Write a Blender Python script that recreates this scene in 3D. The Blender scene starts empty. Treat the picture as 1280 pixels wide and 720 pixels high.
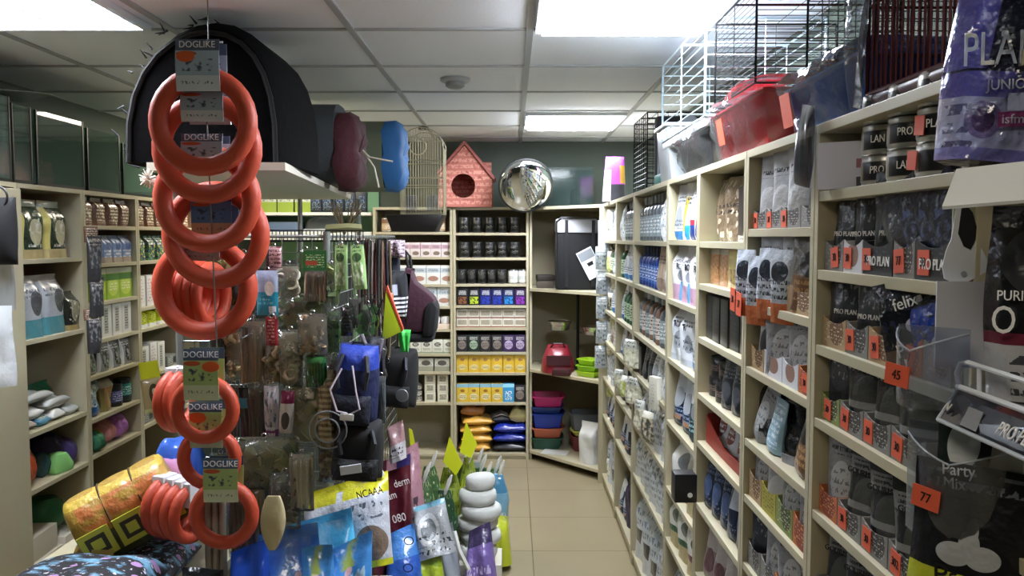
import bpy, bmesh, math, random
from mathutils import Vector, Matrix
random.seed(7)
EXPOSURE, LAMP_E, HIDE_E, HIDE_E2 = 0.4, 44, 7, 16
sc = bpy.context.scene
COL = sc.collection
PI = math.pi
CAMZ = 1.56
F = 1037.0                       # focal length in pixels of a 1280 wide frame
PITCH = math.atan(63 / F)
CP, SP = math.cos(PITCH), math.sin(PITCH)

def at(px, py, Y):
    """world point at distance Y into the shop along the sight line of a photo pixel"""
    u, v = (px - 640) / F, (360 - py) / F
    dy, dz = CP + v * SP, -SP + v * CP
    return Vector((u * Y / dy, Y, CAMZ + dz * Y / dy))

def lin(c):
    if isinstance(c, str):
        c = c.lstrip('#'); c = [int(c[i:i + 2], 16) for i in (0, 2, 4)]
    return tuple(((x / 255) / 12.92 if x <= 10 else (((x / 255) + 0.055) / 1.055) ** 2.4) for x in c) + (1,)

# ------------------------------------------------------------ materials
MATS = {}
def mat(key, col, rough=.5, metal=0, alpha=1, trans=0, emit=None, es=0, bump=0, bscale=60, coat=0, var=0):
    if key in MATS: return MATS[key]
    m = bpy.data.materials.new(key); m.use_nodes = True
    nt = m.node_tree; b = nt.nodes['Principled BSDF']
    b.inputs['Base Color'].default_value = lin(col)
    b.inputs['Roughness'].default_value = rough
    b.inputs['Metallic'].default_value = metal
    b.inputs['Alpha'].default_value = alpha
    b.inputs['Transmission Weight'].default_value = trans
    b.inputs['Coat Weight'].default_value = coat
    if emit:
        b.inputs['Emission Color'].default_value = lin(emit); b.inputs['Emission Strength'].default_value = es
    if bump or var:
        tc = nt.nodes.new('ShaderNodeTexCoord'); n = nt.nodes.new('ShaderNodeTexNoise')
        n.inputs['Scale'].default_value = bscale; n.inputs['Detail'].default_value = 4
        nt.links.new(tc.outputs['Object'], n.inputs['Vector'])
        if bump:
            bp = nt.nodes.new('ShaderNodeBump'); bp.inputs['Strength'].default_value = bump; bp.inputs['Distance'].default_value = .01
            nt.links.new(n.outputs['Fac'], bp.inputs['Height']); nt.links.new(bp.outputs['Normal'], b.inputs['Normal'])
        if var:
            mx = nt.nodes.new('ShaderNodeMix'); mx.data_type = 'RGBA'; mx.blend_type = 'MULTIPLY'
            mx.inputs[0].default_value = var
            mx.inputs[6].default_value = lin(col)
            nt.links.new(n.outputs['Color'], mx.inputs[7])
            nt.links.new(mx.outputs[2], b.inputs['Base Color'])
    MATS[key] = m
    return m

def pack(key, base, layers=(), rough=.35, bump=.25, coat=0, metal=0, seed=0):
    """a printed surface; layers are laid over the base colour in UV space (u across, v up)"""
    if key in MATS: return MATS[key]
    m = bpy.data.materials.new(key); m.use_nodes = True
    nt = m.node_tree; N = nt.nodes; L = nt.links; b = N['Principled BSDF']
    b.inputs['Roughness'].default_value = rough; b.inputs['Metallic'].default_value = metal; b.inputs['Coat Weight'].default_value = coat
    uv = N.new('ShaderNodeUVMap'); uv.uv_map = 'UVMap'
    sp = N.new('ShaderNodeSeparateXYZ'); L.new(uv.outputs[0], sp.inputs[0])
    U, V = sp.outputs[0], sp.outputs[1]
    def M(op, a, c):
        n = N.new('ShaderNodeMath'); n.operation = op
        for i, x in enumerate((a, c)):
            if isinstance(x, (int, float)): n.inputs[i].default_value = x
            else: L.new(x, n.inputs[i])
        return n.outputs[0]
    def rect(x0, x1, z0, z1):
        return M('MULTIPLY', M('MULTIPLY', M('GREATER_THAN', U, x0), M('LESS_THAN', U, x1)),
                 M('MULTIPLY', M('GREATER_THAN', V, z0), M('LESS_THAN', V, z1)))
    cur = None
    def mixin(mask, col):
        nonlocal cur
        x = N.new('ShaderNodeMix'); x.data_type = 'RGBA'
        L.new(mask, x.inputs[0])
        if cur is None: x.inputs[6].default_value = lin(base)
        else: L.new(cur, x.inputs[6])
        x.inputs[7].default_value = lin(col)
        cur = x.outputs[2]
    for k, l in enumerate(layers):
        t = l[0]
        if t == 'band': mixin(rect(-1, 2, l[1], l[2]), l[3])
        elif t == 'rect': mixin(rect(*l[1:5]), l[5])
        elif t == 'ell':
            cx, cz, rx, rz, c = l[1:]
            dx = M('DIVIDE', M('SUBTRACT', U, cx), rx); dz = M('DIVIDE', M('SUBTRACT', V, cz), rz)
            mixin(M('LESS_THAN', M('ADD', M('MULTIPLY', dx, dx), M('MULTIPLY', dz, dz)), 1), c)
        elif t in ('text', 'blot'):
            x0, x1, z0, z1, c, s = l[1:7]
            mp = N.new('ShaderNodeMapping'); L.new(uv.outputs[0], mp.inputs[0])
            mp.inputs['Scale'].default_value = (s, s * (1.6 if t == 'text' else 1), 1)
            mp.inputs['Location'].default_value = (seed + k * 3.7, seed * 1.3, 0)
            n = N.new('ShaderNodeTexNoise'); n.inputs['Scale'].default_value = 1; n.inputs['Detail'].default_value = 2 if t == 'text' else 5
            L.new(mp.outputs[0], n.inputs['Vector'])
            th = l[7] if len(l) > 7 else .52
            if t == 'text':
                mp.inputs['Scale'].default_value = (s * 3.2, s * 2.2, 1)
                rows = M('GREATER_THAN', M('FRACT', M('MULTIPLY', V, s * 1.7), 0), .42)
                mixin(M('MULTIPLY', M('MULTIPLY', rect(x0, x1, z0, z1), rows), M('GREATER_THAN', n.outputs['Fac'], th - .03)), c)
            else:
                mp.inputs['Scale'].default_value = (s * 1.5, s * 1.9, 1)
                mr = N.new('ShaderNodeMapRange'); mr.inputs['From Min'].default_value = th - .06; mr.inputs['From Max'].default_value = th + .06
                L.new(n.outputs['Fac'], mr.inputs['Value'])
                mixin(M('MULTIPLY', rect(x0, x1, z0, z1), mr.outputs[0]), c)
        elif t == 'cells':
            x0, x1, z0, z1, c, s = l[1:7]
            n = N.new('ShaderNodeTexVoronoi'); n.inputs['Scale'].default_value = s
            L.new(uv.outputs[0], n.inputs['Vector'])
            mixin(M('MULTIPLY', rect(x0, x1, z0, z1), M('LESS_THAN', n.outputs['Distance'], l[7] if len(l) > 7 else .38)), c)
        elif t == 'stripes':
            x0, x1, z0, z1, c, s = l[1:7]
            mixin(M('MULTIPLY', rect(x0, x1, z0, z1), M('GREATER_THAN', M('FRACT', M('MULTIPLY', V, s), 0), .5)), c)
        elif t == 'vstripes':
            x0, x1, z0, z1, c, s = l[1:7]
            mixin(M('MULTIPLY', rect(x0, x1, z0, z1), M('GREATER_THAN', M('FRACT', M('MULTIPLY', U, s), 0), .5)), c)
    if cur is None: b.inputs['Base Color'].default_value = lin(base)
    else: L.new(cur, b.inputs['Base Color'])
    if bump:
        tc = N.new('ShaderNodeTexCoord'); n = N.new('ShaderNodeTexNoise'); n.inputs['Scale'].default_value = 28; n.inputs['Detail'].default_value = 3
        L.new(tc.outputs['Object'], n.inputs['Vector'])
        bp = N.new('ShaderNodeBump'); bp.inputs['Strength'].default_value = bump; bp.inputs['Distance'].default_value = .02
        L.new(n.outputs['Fac'], bp.inputs['Height']); L.new(bp.outputs['Normal'], b.inputs['Normal'])
    MATS[key] = m
    return m

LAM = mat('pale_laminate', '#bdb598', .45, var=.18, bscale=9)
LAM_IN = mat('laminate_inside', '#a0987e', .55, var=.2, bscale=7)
BLACK = mat('black_plastic', '#151517', .45)
WHITE = mat('white_plastic', '#e6e6e6', .4)
STEEL = mat('steel', '#c9ccd0', .25, 1)
def film(key, tint='#f4f8ff', base=.04, k=1.0, rough=.12, bump=.5, bscale=30, haze=None):
    if key in MATS: return MATS[key]
    m = bpy.data.materials.new(key); m.use_nodes = True; nt = m.node_tree; N = nt.nodes; L = nt.links
    N.remove(N['Principled BSDF']); out = [n for n in N if n.type == 'OUTPUT_MATERIAL'][0]
    tr = N.new('ShaderNodeBsdfTransparent'); tr.inputs[0].default_value = lin(tint)
    gl = N.new('ShaderNodeBsdfGlossy'); gl.inputs['Roughness'].default_value = rough
    mx = N.new('ShaderNodeMixShader'); lw = N.new('ShaderNodeFresnel'); lw.inputs['IOR'].default_value = 1.45
    ma = N.new('ShaderNodeMath'); ma.operation = 'MULTIPLY_ADD'; ma.inputs[1].default_value = k; ma.inputs[2].default_value = base; ma.use_clamp = True
    tc = N.new('ShaderNodeTexCoord'); n = N.new('ShaderNodeTexNoise'); n.inputs['Scale'].default_value = bscale; n.inputs['Detail'].default_value = 3
    bp = N.new('ShaderNodeBump'); bp.inputs['Strength'].default_value = bump; bp.inputs['Distance'].default_value = .02
    L.new(tc.outputs['Object'], n.inputs['Vector']); L.new(n.outputs['Fac'], bp.inputs['Height'])
    L.new(bp.outputs['Normal'], gl.inputs['Normal']); L.new(bp.outputs['Normal'], lw.inputs['Normal'])
    L.new(lw.outputs[0], ma.inputs[0]); L.new(ma.outputs[0], mx.inputs[0]); L.new(tr.outputs[0], mx.inputs[1]); L.new(gl.outputs[0], mx.inputs[2])
    last = mx.outputs[0]
    if haze:
        df = N.new('ShaderNodeBsdfDiffuse'); df.inputs[0].default_value = lin(tint); m2 = N.new('ShaderNodeMixShader'); m2.inputs[0].default_value = haze
        L.new(last, m2.inputs[1]); L.new(df.outputs[0], m2.inputs[2]); last = m2.outputs[0]
    L.new(last, out.inputs['Surface']); MATS[key] = m
    return m
FILM = film('clear_film') ; WRAP = film('wrap_film', '#f4f7fa', .02, .9, .12, .5, 14, .04)
HAZY = film('hazy_film', '#e4e8f0', .04, 1, .2, .1, 10, .07)
PFILM = film('pack_film', '#f4f8f0', .03, 1.3, .12, .7, 22, .05)
ORANGE = mat('orange_price_card', '#d85a3a', .7)
INK = mat('black_ink', '#0c0c0e', .7)
INKW = mat('white_ink', '#f2f2f2', .6)
KRAFT = mat('brown_card', '#9b7a55', .75, var=.2, bscale=20)

# ------------------------------------------------------------ mesh builder
class MB:
    def __init__(s): s.v = []; s.f = []; s.m = []; s.uv = {}
    def add(s, vs, fs, mi=0, uvs=None):
        o = len(s.v); s.v += [tuple(p) for p in vs]
        for f in fs: s.f.append(tuple(i + o for i in f)); s.m.append(mi)
        if uvs:
            for i, q in enumerate(uvs): s.uv[o + i] = q
        return s
    def box(s, x0, x1, y0, y1, z0, z1, mi=0):
        return s.add([(x0, y0, z0), (x1, y0, z0), (x1, y1, z0), (x0, y1, z0), (x0, y0, z1), (x1, y0, z1), (x1, y1, z1), (x0, y1, z1)],
                     [(0, 3, 2, 1), (4, 5, 6, 7), (0, 1, 5, 4), (1, 2, 6, 5), (2, 3, 7, 6), (3, 0, 4, 7)], mi)
    def prism(s, poly, z0, z1, mi=0, axis='z'):
        n = len(poly)
        def P(a, b, z): return {'z': (a, b, z), 'y': (a, z, b), 'x': (z, a, b)}[axis]
        vs = [P(a, b, z0) for a, b in poly] + [P(a, b, z1) for a, b in poly]
        fs = [tuple(range(n))[::-1], tuple(range(n, 2 * n))] + [(i, (i + 1) % n, n + (i + 1) % n, n + i) for i in range(n)]
        return s.add(vs, fs, mi)
    def tube(s, pts, r, mi=0, n=6, closed=False, cap=True):
        pts = [Vector(p) for p in pts]; k = len(pts); vs = []; fs = []
        up = Vector((0, 0, 1)); prev = None
        rr = r if isinstance(r, (list, tuple)) else [r] * k
        for i, p in enumerate(pts):
            a = pts[(i - 1) % k] if (closed or i > 0) else p; b = pts[(i + 1) % k] if (closed or i < k - 1) else p
            t = (b - a)
            t = t.normalized() if t.length > 1e-9 else Vector((0, 0, 1))
            if prev is None:
                w = up if abs(t.z) < .9 else Vector((1, 0, 0)); e = t.cross(w).normalized()
            else:
                e = prev - t * prev.dot(t)
                e = e.normalized() if e.length > 1e-6 else t.cross(up).normalized()
            prev = e; g = t.cross(e)
            for j in range(n):
                an = 2 * PI * j / n; vs.append(p + (e * math.cos(an) + g * math.sin(an)) * rr[i])
        for i in range(k if closed else k - 1):
            i2 = (i + 1) % k
            for j in range(n): fs.append((i * n + j, i * n + (j + 1) % n, i2 * n + (j + 1) % n, i2 * n + j))
        if cap and not closed: fs += [tuple(range(n))[::-1], tuple(range((k - 1) * n, k * n))]
        return s.add(vs, fs, mi)
    def lathe(s, prof, n=20, mi=0, c=(0, 0, 0), mis=None):
        o = len(s.v); k = len(prof)
        for r, z in prof:
            for j in range(n):
                a = 2 * PI * j / n; s.v.append((c[0] + r * math.cos(a), c[1] + r * math.sin(a), c[2] + z))
                s.uv[len(s.v) - 1] = ((j / n * 2) % 1.0, (z - prof[0][1]) / max(1e-6, max(q[1] for q in prof) - prof[0][1]))
        for i in range(k - 1):
            for j in range(n):
                s.f.append((o + i * n + j, o + i * n + (j + 1) % n, o + (i + 1) * n + (j + 1) % n, o + (i + 1) * n + j)); s.m.append(mis[i] if mis else mi)
        if prof[0][0] > 1e-5: s.f.append(tuple(o + j for j in range(n))[::-1]); s.m.append(mis[0] if mis else mi)
        if prof[-1][0] > 1e-5: s.f.append(tuple(o + (k - 1) * n + j for j in range(n))); s.m.append(mis[-1] if mis else mi)
        return s
    def shell(s, mid, half, nu=8, nv=10, mi=0, nrm=None):
        """closed cushion: mid(u,v) point, half(u,v) half thickness along nrm; u -1..1, v 0..1"""
        nrm = Vector(nrm or (0, -1, 0)); vs = []; uvs = []; fs = []
        for sd in (1, -1):
            for j in range(nv + 1):
                for i in range(nu + 1):
                    u = -1 + 2 * i / nu; v = j / nv
                    vs.append(Vector(mid(u, v)) + nrm * (sd * half(u, v))); uvs.append(((u + 1) / 2, v))
        W = nu + 1; K = W * (nv + 1)
        for j in range(nv):
            for i in range(nu):
                a = j * W + i; fs.append((a, a + 1, a + 1 + W, a + W)); fs.append((K + a, K + a + W, K + a + 1 + W, K + a + 1))
        bd = [i for i in range(nu)] + [nu + j * W for j in range(nv)] + [nv * W + nu - i for i in range(nu)] + [(nv - j) * W for j in range(nv)]
        for q in range(len(bd)):
            a, b = bd[q], bd[(q + 1) % len(bd)]; fs.append((b, a, K + a, K + b))
        return s.add(vs, fs, mi, uvs)
    def torus(s, R, r, n=40, k=12, mi=0, c=(0, 0, 0), ridge=0):
        o = len(s.v)
        for i in range(n):
            a = 2 * PI * i / n; rr = r * (1 + (ridge if i % 2 else 0))
            for j in range(k):
                b = 2 * PI * j / k; q = R + rr * math.cos(b)
                s.v.append((c[0] + q * math.cos(a), c[1] + rr * math.sin(b), c[2] + q * math.sin(a)))
        for i in range(n):
            for j in range(k):
                i2, j2 = (i + 1) % n, (j + 1) % k
                s.f.append((o + i * k + j, o + i * k + j2, o + i2 * k + j2, o + i2 * k + j)); s.m.append(mi)
        return s
    def data(s, name, mats, smooth=40, bevel=0):
        me = bpy.data.meshes.new(name); me.from_pydata(s.v, [], s.f)
        mats = mats if isinstance(mats, (list, tuple)) else [mats]
        for m in mats: me.materials.append(m)
        me.polygons.foreach_set('material_index', s.m)
        xs = [p[0] for p in s.v]; ys = [p[1] for p in s.v]; zs = [p[2] for p in s.v]
        x0, x1, z0, z1 = min(xs), max(xs), min(zs), max(zs)
        if x1 - x0 < .3 * (max(ys) - min(ys)) : xs = ys; x0, x1 = min(ys), max(ys); k0 = 1
        else: k0 = 0
        uvl = me.uv_layers.new(name='UVMap')
        for lp in me.loops:
            i = lp.vertex_index
            uvl.data[lp.index].uv = s.uv.get(i) or ((s.v[i][k0] - x0) / max(1e-6, x1 - x0), (s.v[i][2] - z0) / max(1e-6, z1 - z0))
        bm = bmesh.new(); bm.from_mesh(me)
        bmesh.ops.recalc_face_normals(bm, faces=bm.faces)
        if bevel:
            es = [e for e in bm.edges if len(e.link_faces) == 2 and e.calc_face_angle(0) > .6]
            bmesh.ops.bevel(bm, geom=es, offset=bevel, segments=2, affect='EDGES', profile=.6)
        bm.to_mesh(me); bm.free()
        if smooth:
            me.shade_smooth(); me.set_sharp_from_angle(angle=math.radians(smooth))
        return me

def link(name, data, parent=None, loc=(0, 0, 0), rot=(0, 0, 0)):
    o = bpy.data.objects.new(name, data); COL.objects.link(o)
    o.location = loc; o.rotation_euler = rot
    if parent is not None: o.parent = parent
    return o
USED = set()
def tag(o, label, cat, group=None):
    n = len(label.replace('-', ' ').split())
    if len(label.split()) > 16 or len(label.split()) < 4: print("LABEL LENGTH", label)
    if label in USED and not group: print('DUP LABEL', label)
    USED.add(label)
    o['label'] = label; o['category'] = cat
    if group: o['group'] = group
    return o
def thing(name, label, cat, loc=(0, 0, 0), rot=(0, 0, 0), group=None):
    return tag(link(name, None, None, loc, rot), label, cat, group)
def struct(name, mb, m, **k):
    o = link(name, mb.data(name, m, **k)); o['kind'] = 'structure'; return o
def solo(name, mb, m, label, cat, loc=(0, 0, 0), rot=(0, 0, 0), group=None, **k):
    return tag(link(name, mb.data(name, m, **k), None, loc, rot), label, cat, group)
def part(name, mb, m, parent, loc=(0, 0, 0), rot=(0, 0, 0), **k):
    return link(name, mb.data(name, m, **k), parent, loc, rot)

TXT = {}
def text_mesh(txt, size, m, sx=1.0, shear=0):
    k = (txt, size, m.name, sx, shear)
    if k in TXT: return TXT[k]
    c = bpy.data.curves.new('lettering', 'FONT'); c.body = txt; c.size = size; c.extrude = .0006; c.align_x = 'CENTER'; c.align_y = 'CENTER'; c.shear = shear; c.resolution_u = 3
    o = bpy.data.objects.new('lettering', c); COL.objects.link(o)
    dg = bpy.context.evaluated_depsgraph_get()
    me = bpy.data.meshes.new_from_object(o.evaluated_get(dg)); bpy.data.objects.remove(o)
    me.materials.clear(); me.materials.append(m)
    for v in me.vertices: v.co.x *= sx
    TXT[k] = me
    return me
def text(txt, size, m, parent, loc, rot=(PI / 2, 0, 0), sx=1.0, shear=0):
    """lettering lying on the front (-Y) face of its parent"""
    return link('lettering', text_mesh(txt, size, m, sx, shear), parent, loc, rot)

# ------------------------------------------------------------ package meshes (front faces -Y, base at z=0, centred)
CACHE = {}
def cached(key, fn):
    if key not in CACHE: CACHE[key] = fn()
    return CACHE[key]
def can_mesh(r, h, m, lid=None, name='can'):
    def mk():
        p = [(r * .90, 0), (r * .97, .002), (r * .97, .006), (r, .009), (r, h - .009), (r * .97, h - .006), (r * .98, h - .001), (r * .9, h), (r * .87, h - .003), (.0005, h - .003)]
        return MB().lathe(p, 18, mis=[1, 1, 1, 0, 1, 1, 1, 1, 1, 1]).data(name, [m, lid or STEEL])
    return cached(('can', r, h, m.name, lid.name if lid else 0), mk)
def carton_mesh(w, h, d, m, name='carton', lip=True):
    def mk():
        b = MB().box(-w / 2, w / 2, -d / 2, d / 2, 0, h)
        if lip: b.box(-w / 2 + .002, w / 2 - .002, -d / 2 + .001, d / 2 - .003, h - .001, h + .0012)
        return b.data(name, m, bevel=.0012)
    return cached(('carton', w, h, d, m.name), mk)
def pouch_mesh(w, h, d, m, seed=0, name='pouch', seal=.06):
    def mk():
        rn = random.Random(seed); a, c, e = rn.uniform(0, 6), rn.uniform(0, 6), rn.uniform(.6, 1.4)
        def mid(u, v):
            ww = w / 2 * (1 - .07 * math.sin(PI * min(1, v * 1.1)) + .015 * math.sin(5 * v + a))
            return (u * ww, .12 * d * math.sin(3 * v + c) * v + .05 * d * math.sin(4 * u + a) * v, v * h)
        def half(u, v):
            if v > 1 - seal: return .0012
            q = max(0, 1 - abs(u) ** 3) ** .6; tap = (1 - (v / (1 - seal)) ** 2.2)
            fl = min(1, .75 + v * 3)
            return .0012 + d / 2 * q * (tap * .9 + .1 * (1 - v)) * fl * (1 + .12 * math.sin(e * 9 * v + 3 * u + a))
        return MB().shell(mid, half, 8, 12).data(name, m, smooth=55)
    return cached(('pouch', w, h, d, m.name, seed, seal), mk)
def bag_mesh(w, h, d, m, seed=0, name='food_bag'):
    """block-bottom bag with gusseted sides and a pinched, sealed top"""
    def mk():
        rn = random.Random(seed); a = rn.uniform(0, 6)
        def mid(u, v): return (u * w / 2 * (1 + .03 * math.sin(6 * v + a)), .06 * d * math.sin(5 * v + a) * v, v * h)
        def half(u, v):
            q = max(0, 1 - abs(u) ** 8) ** .5
            tap = 1 if v < .68 else max(0, 1 - ((v - .68) / .26) ** 1.3)
            return .0015 + d / 2 * q * tap * (1 + .08 * math.sin(8 * v + 4 * u + a))
        return MB().shell(mid, half, 12, 14).data(name, m, smooth=50)
    return cached(('bag', w, h, d, m.name, seed), mk)
def pillow_mesh(w, h, d, m, seed=0, name='bag'):
    """flat pack sealed at both ends, hanging"""
    def mk():
        rn = random.Random(seed); a, c = rn.uniform(0, 6), rn.uniform(0, 6)
        def mid(u, v): return (u * w / 2 * (1 + .04 * math.sin(5 * v + a)), .15 * d * math.sin(4 * v + 2 * u + c), v * h)
        def half(u, v):
            q = max(0, 1 - abs(u) ** 3) ** .6; t = max(0, 1 - abs(2 * v - .9) ** 5) ** .7
            return .001 + d / 2 * q * t * (1 + .22 * math.sin(7 * v + 4 * u + a) * math.sin(5 * u + c))
        return MB().shell(mid, half, 10, 12).data(name, m, smooth=60)
    return cached(('pillow', w, h, d, m.name, seed), mk)
def bottle_mesh(r, h, m, cap, name='bottle'):
    def mk():
        p = [(r * .85, 0), (r, .006), (r, h * .62), (r * .8, h * .72), (r * .35, h * .78), (r * .35, h * .82), (r * .42, h * .82), (r * .42, h * .97), (r * .3, h), (.0005, h)]
        return MB().lathe(p, 16, mis=[0, 0, 0, 0, 0, 1, 1, 1, 1, 1]).data(name, [m, cap])
    return cached(('bottle', r, h, m.name, cap.name), mk)

ORD = 'first second third fourth fifth sixth seventh eighth ninth tenth eleventh twelfth thirteenth fourteenth fifteenth sixteenth'.split()
STY = {}
def S(key, kind, m, w, h, d, desc, cat, name, **k): STY[key] = dict(kind=kind, m=m, w=w, h=h, d=d, desc=desc, cat=cat, name=name, **k)
def build(key, loc, rz, label, group, lean=0, seed=0, sc_=1):
    s = STY[key]; k = s['kind']; nm = s['name']
    if k == 'can': me = can_mesh(s['w'] / 2, s['h'], s['m'], s.get('lid'), nm)
    elif k == 'carton': me = carton_mesh(s['w'], s['h'], s['d'], s['m'], nm)
    elif k == 'pouch': me = pouch_mesh(s['w'], s['h'], s['d'], s['m'], seed % 4, nm)
    elif k == 'bag': me = bag_mesh(s['w'], s['h'], s['d'], s['m'], seed % 3, nm)
    elif k == 'pillow': me = pillow_mesh(s['w'], s['h'], s['d'], s['m'], seed % 3, nm)
    elif k == 'bottle': me = bottle_mesh(s['w'] / 2, s['h'], s['m'], s.get('lid', WHITE), nm)
    o = link(nm, me, None, loc, (lean, 0, rz)); o.rotation_mode = 'XYZ'
    tag(o, label, s['cat'], group)
    if s.get('txt'):
        for (t, size, col, z, sx) in s['txt']:
            b = s['d'] / 2 + .004 if k in ('carton', 'can') else s['d'] * .53
            text(t, size, col, o, (0, -b, z), sx=sx)
    return o
# face frames: origin + direction along the row (seen from the aisle: left to right) and rotation of an item facing the aisle
XR, XL, YB = .57, -1.90, 5.75
SHELF = {'R': [], 'L': [], 'B': []}
def headroom(side, c, z):
    ups = [q for (a, b, q) in SHELF[side] if a <= c <= b and q > z + .02]
    return (min(ups) - .018 - z - .004) if ups else 9
def row(side, a, b, z, keys, where, ends='corner', gap=None, inset=.018, jit=.006, lean=0, ordbase=0, name_end=True):
    """stand items in order along a shelf from a to b (world coordinate along the shelf)"""
    n = len(keys); tot = sum(STY[k]['w'] for k in keys); Lg = abs(b - a); sg = 1 if b > a else -1
    g = (Lg - tot) / (n + 1) if gap is None else gap
    pos = a + sg * (max(g, .001) if gap is None else .008)
    cnt = {}
    for i, k in enumerate(keys):
        s = STY[k]; c = pos + sg * s['w'] / 2; pos += sg * (s['w'] + g)
        ins = inset + s['d'] / 2 + random.uniform(0, jit)
        if side == 'R': loc, rz = (XR + ins, c, z), -PI / 2
        elif side == 'L': loc, rz = (XL - ins, c, z), PI / 2
        else: loc, rz = (c, YB + ins, z), 0
        rz += random.uniform(-.05, .05) + (.22 if side == 'R' and s['kind'] in ('pouch', 'bag', 'pillow') and c < 3.9 else 0)
        cnt[k] = cnt.get(k, 0) + 1
        lab = f"{s['desc']}, {ORD[i + ordbase]} along {where}"
        hr = headroom(side, c, z)
        ob = build(k, loc, rz, lab, s['desc'] + 's on ' + where.split(' of ')[0], lean, random.randrange(12))
        if s['h'] > hr: ob.scale = (1, 1, hr / s['h'])
# ------------------------------------------------------------ camera, lights, setting
cam = bpy.data.cameras.new('camera'); co = bpy.data.objects.new('camera', cam); COL.objects.link(co)
cam.sensor_width = 36; cam.lens = 36 * F / 1280; cam.clip_start = .02
co.location = (0, 0, CAMZ); co.rotation_euler = (PI / 2 - PITCH, 0, 0)
sc.camera = co
sc.view_settings.view_transform = 'Standard'; sc.view_settings.look = 'None'; sc.view_settings.gamma = 1
sc.view_settings.use_curve_mapping = False; sc.view_settings.exposure = EXPOSURE
w = bpy.data.worlds.new('world'); sc.world = w; w.use_nodes = True
w.node_tree.nodes['Background'].inputs[0].default_value = (.6, .7, .9, 1); w.node_tree.nodes['Background'].inputs[1].default_value = 0.02

CEIL = 2.26; X0, X1, Y0, Y1 = -2.28, .97, -2.2, 6.12
def tile_mat(key, a, b, sx, ox, oy, gw, grout, rough):
    m = bpy.data.materials.new(key); m.use_nodes = True; nt = m.node_tree; N = nt.nodes; L = nt.links
    bs = N['Principled BSDF']; bs.inputs['Roughness'].default_value = rough
    tc = N.new('ShaderNodeTexCoord'); sp = N.new('ShaderNodeSeparateXYZ'); L.new(tc.outputs['Object'], sp.inputs[0])
    def M(op, p, q):
        n = N.new('ShaderNodeMath'); n.operation = op
        for i, x in enumerate((p, q)):
            if isinstance(x, (int, float)): n.inputs[i].default_value = x
            else: L.new(x, n.inputs[i])
        return n.outputs[0]
    fx = M('FLOORED_MODULO', M('SUBTRACT', sp.outputs[0], ox), sx); fy = M('FLOORED_MODULO', M('SUBTRACT', sp.outputs[1], oy), sx)
    mask = M('MAXIMUM', M('LESS_THAN', fx, gw), M('LESS_THAN', fy, gw))
    n = N.new('ShaderNodeTexNoise'); n.inputs['Scale'].default_value = 3; n.inputs['Detail'].default_value = 6; L.new(tc.outputs['Object'], n.inputs['Vector'])
    m1 = N.new('ShaderNodeMix'); m1.data_type = 'RGBA'; m1.inputs[6].default_value = lin(a); m1.inputs[7].default_value = lin(b); L.new(n.outputs['Fac'], m1.inputs[0])
    m2 = N.new('ShaderNodeMix'); m2.data_type = 'RGBA'; L.new(mask, m2.inputs[0]); L.new(m1.outputs[2], m2.inputs[6]); m2.inputs[7].default_value = lin(grout)
    L.new(m2.outputs[2], bs.inputs['Base Color'])
    return m
struct('floor', MB().box(X0, X1, Y0, Y1, -.08, 0), tile_mat('floor_tiles', '#8f8468', '#9c9176', .5, .1, 4.05 - 3, .004, '#4f4634', .3), smooth=0)
PAINT = mat('wall_paint', '#5a645a', .8, var=.15, bscale=4)
struct('wall_back', MB().box(X0 - .1, X1 + .1, Y1, Y1 + .1, 0, CEIL), PAINT, smooth=0)
struct('wall_left', MB().box(X0 - .1, X0, Y0, Y1, 0, CEIL), PAINT, smooth=0)
struct('wall_right', MB().box(X1, X1 + .1, Y0, Y1, 0, CEIL), PAINT, smooth=0)
struct('wall_front', MB().box(X0 - .1, X1 + .1, Y0 - .1, Y0, 0, CEIL), PAINT, smooth=0)
CTILE = mat('mineral_tile', '#eaeff6', .9, bump=.15, bscale=120)
LAMPS = [(-1.77, 2.2, 'white louvred ceiling lamp above the glass tanks, showing its cell grid'), (.06, 2.23, 'bright square ceiling lamp beside the white wire cage'),
         (.06, 4.66, 'far ceiling lamp above the convex mirror end of aisle')]
HID = [(-.54, -.77, None)]
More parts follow.
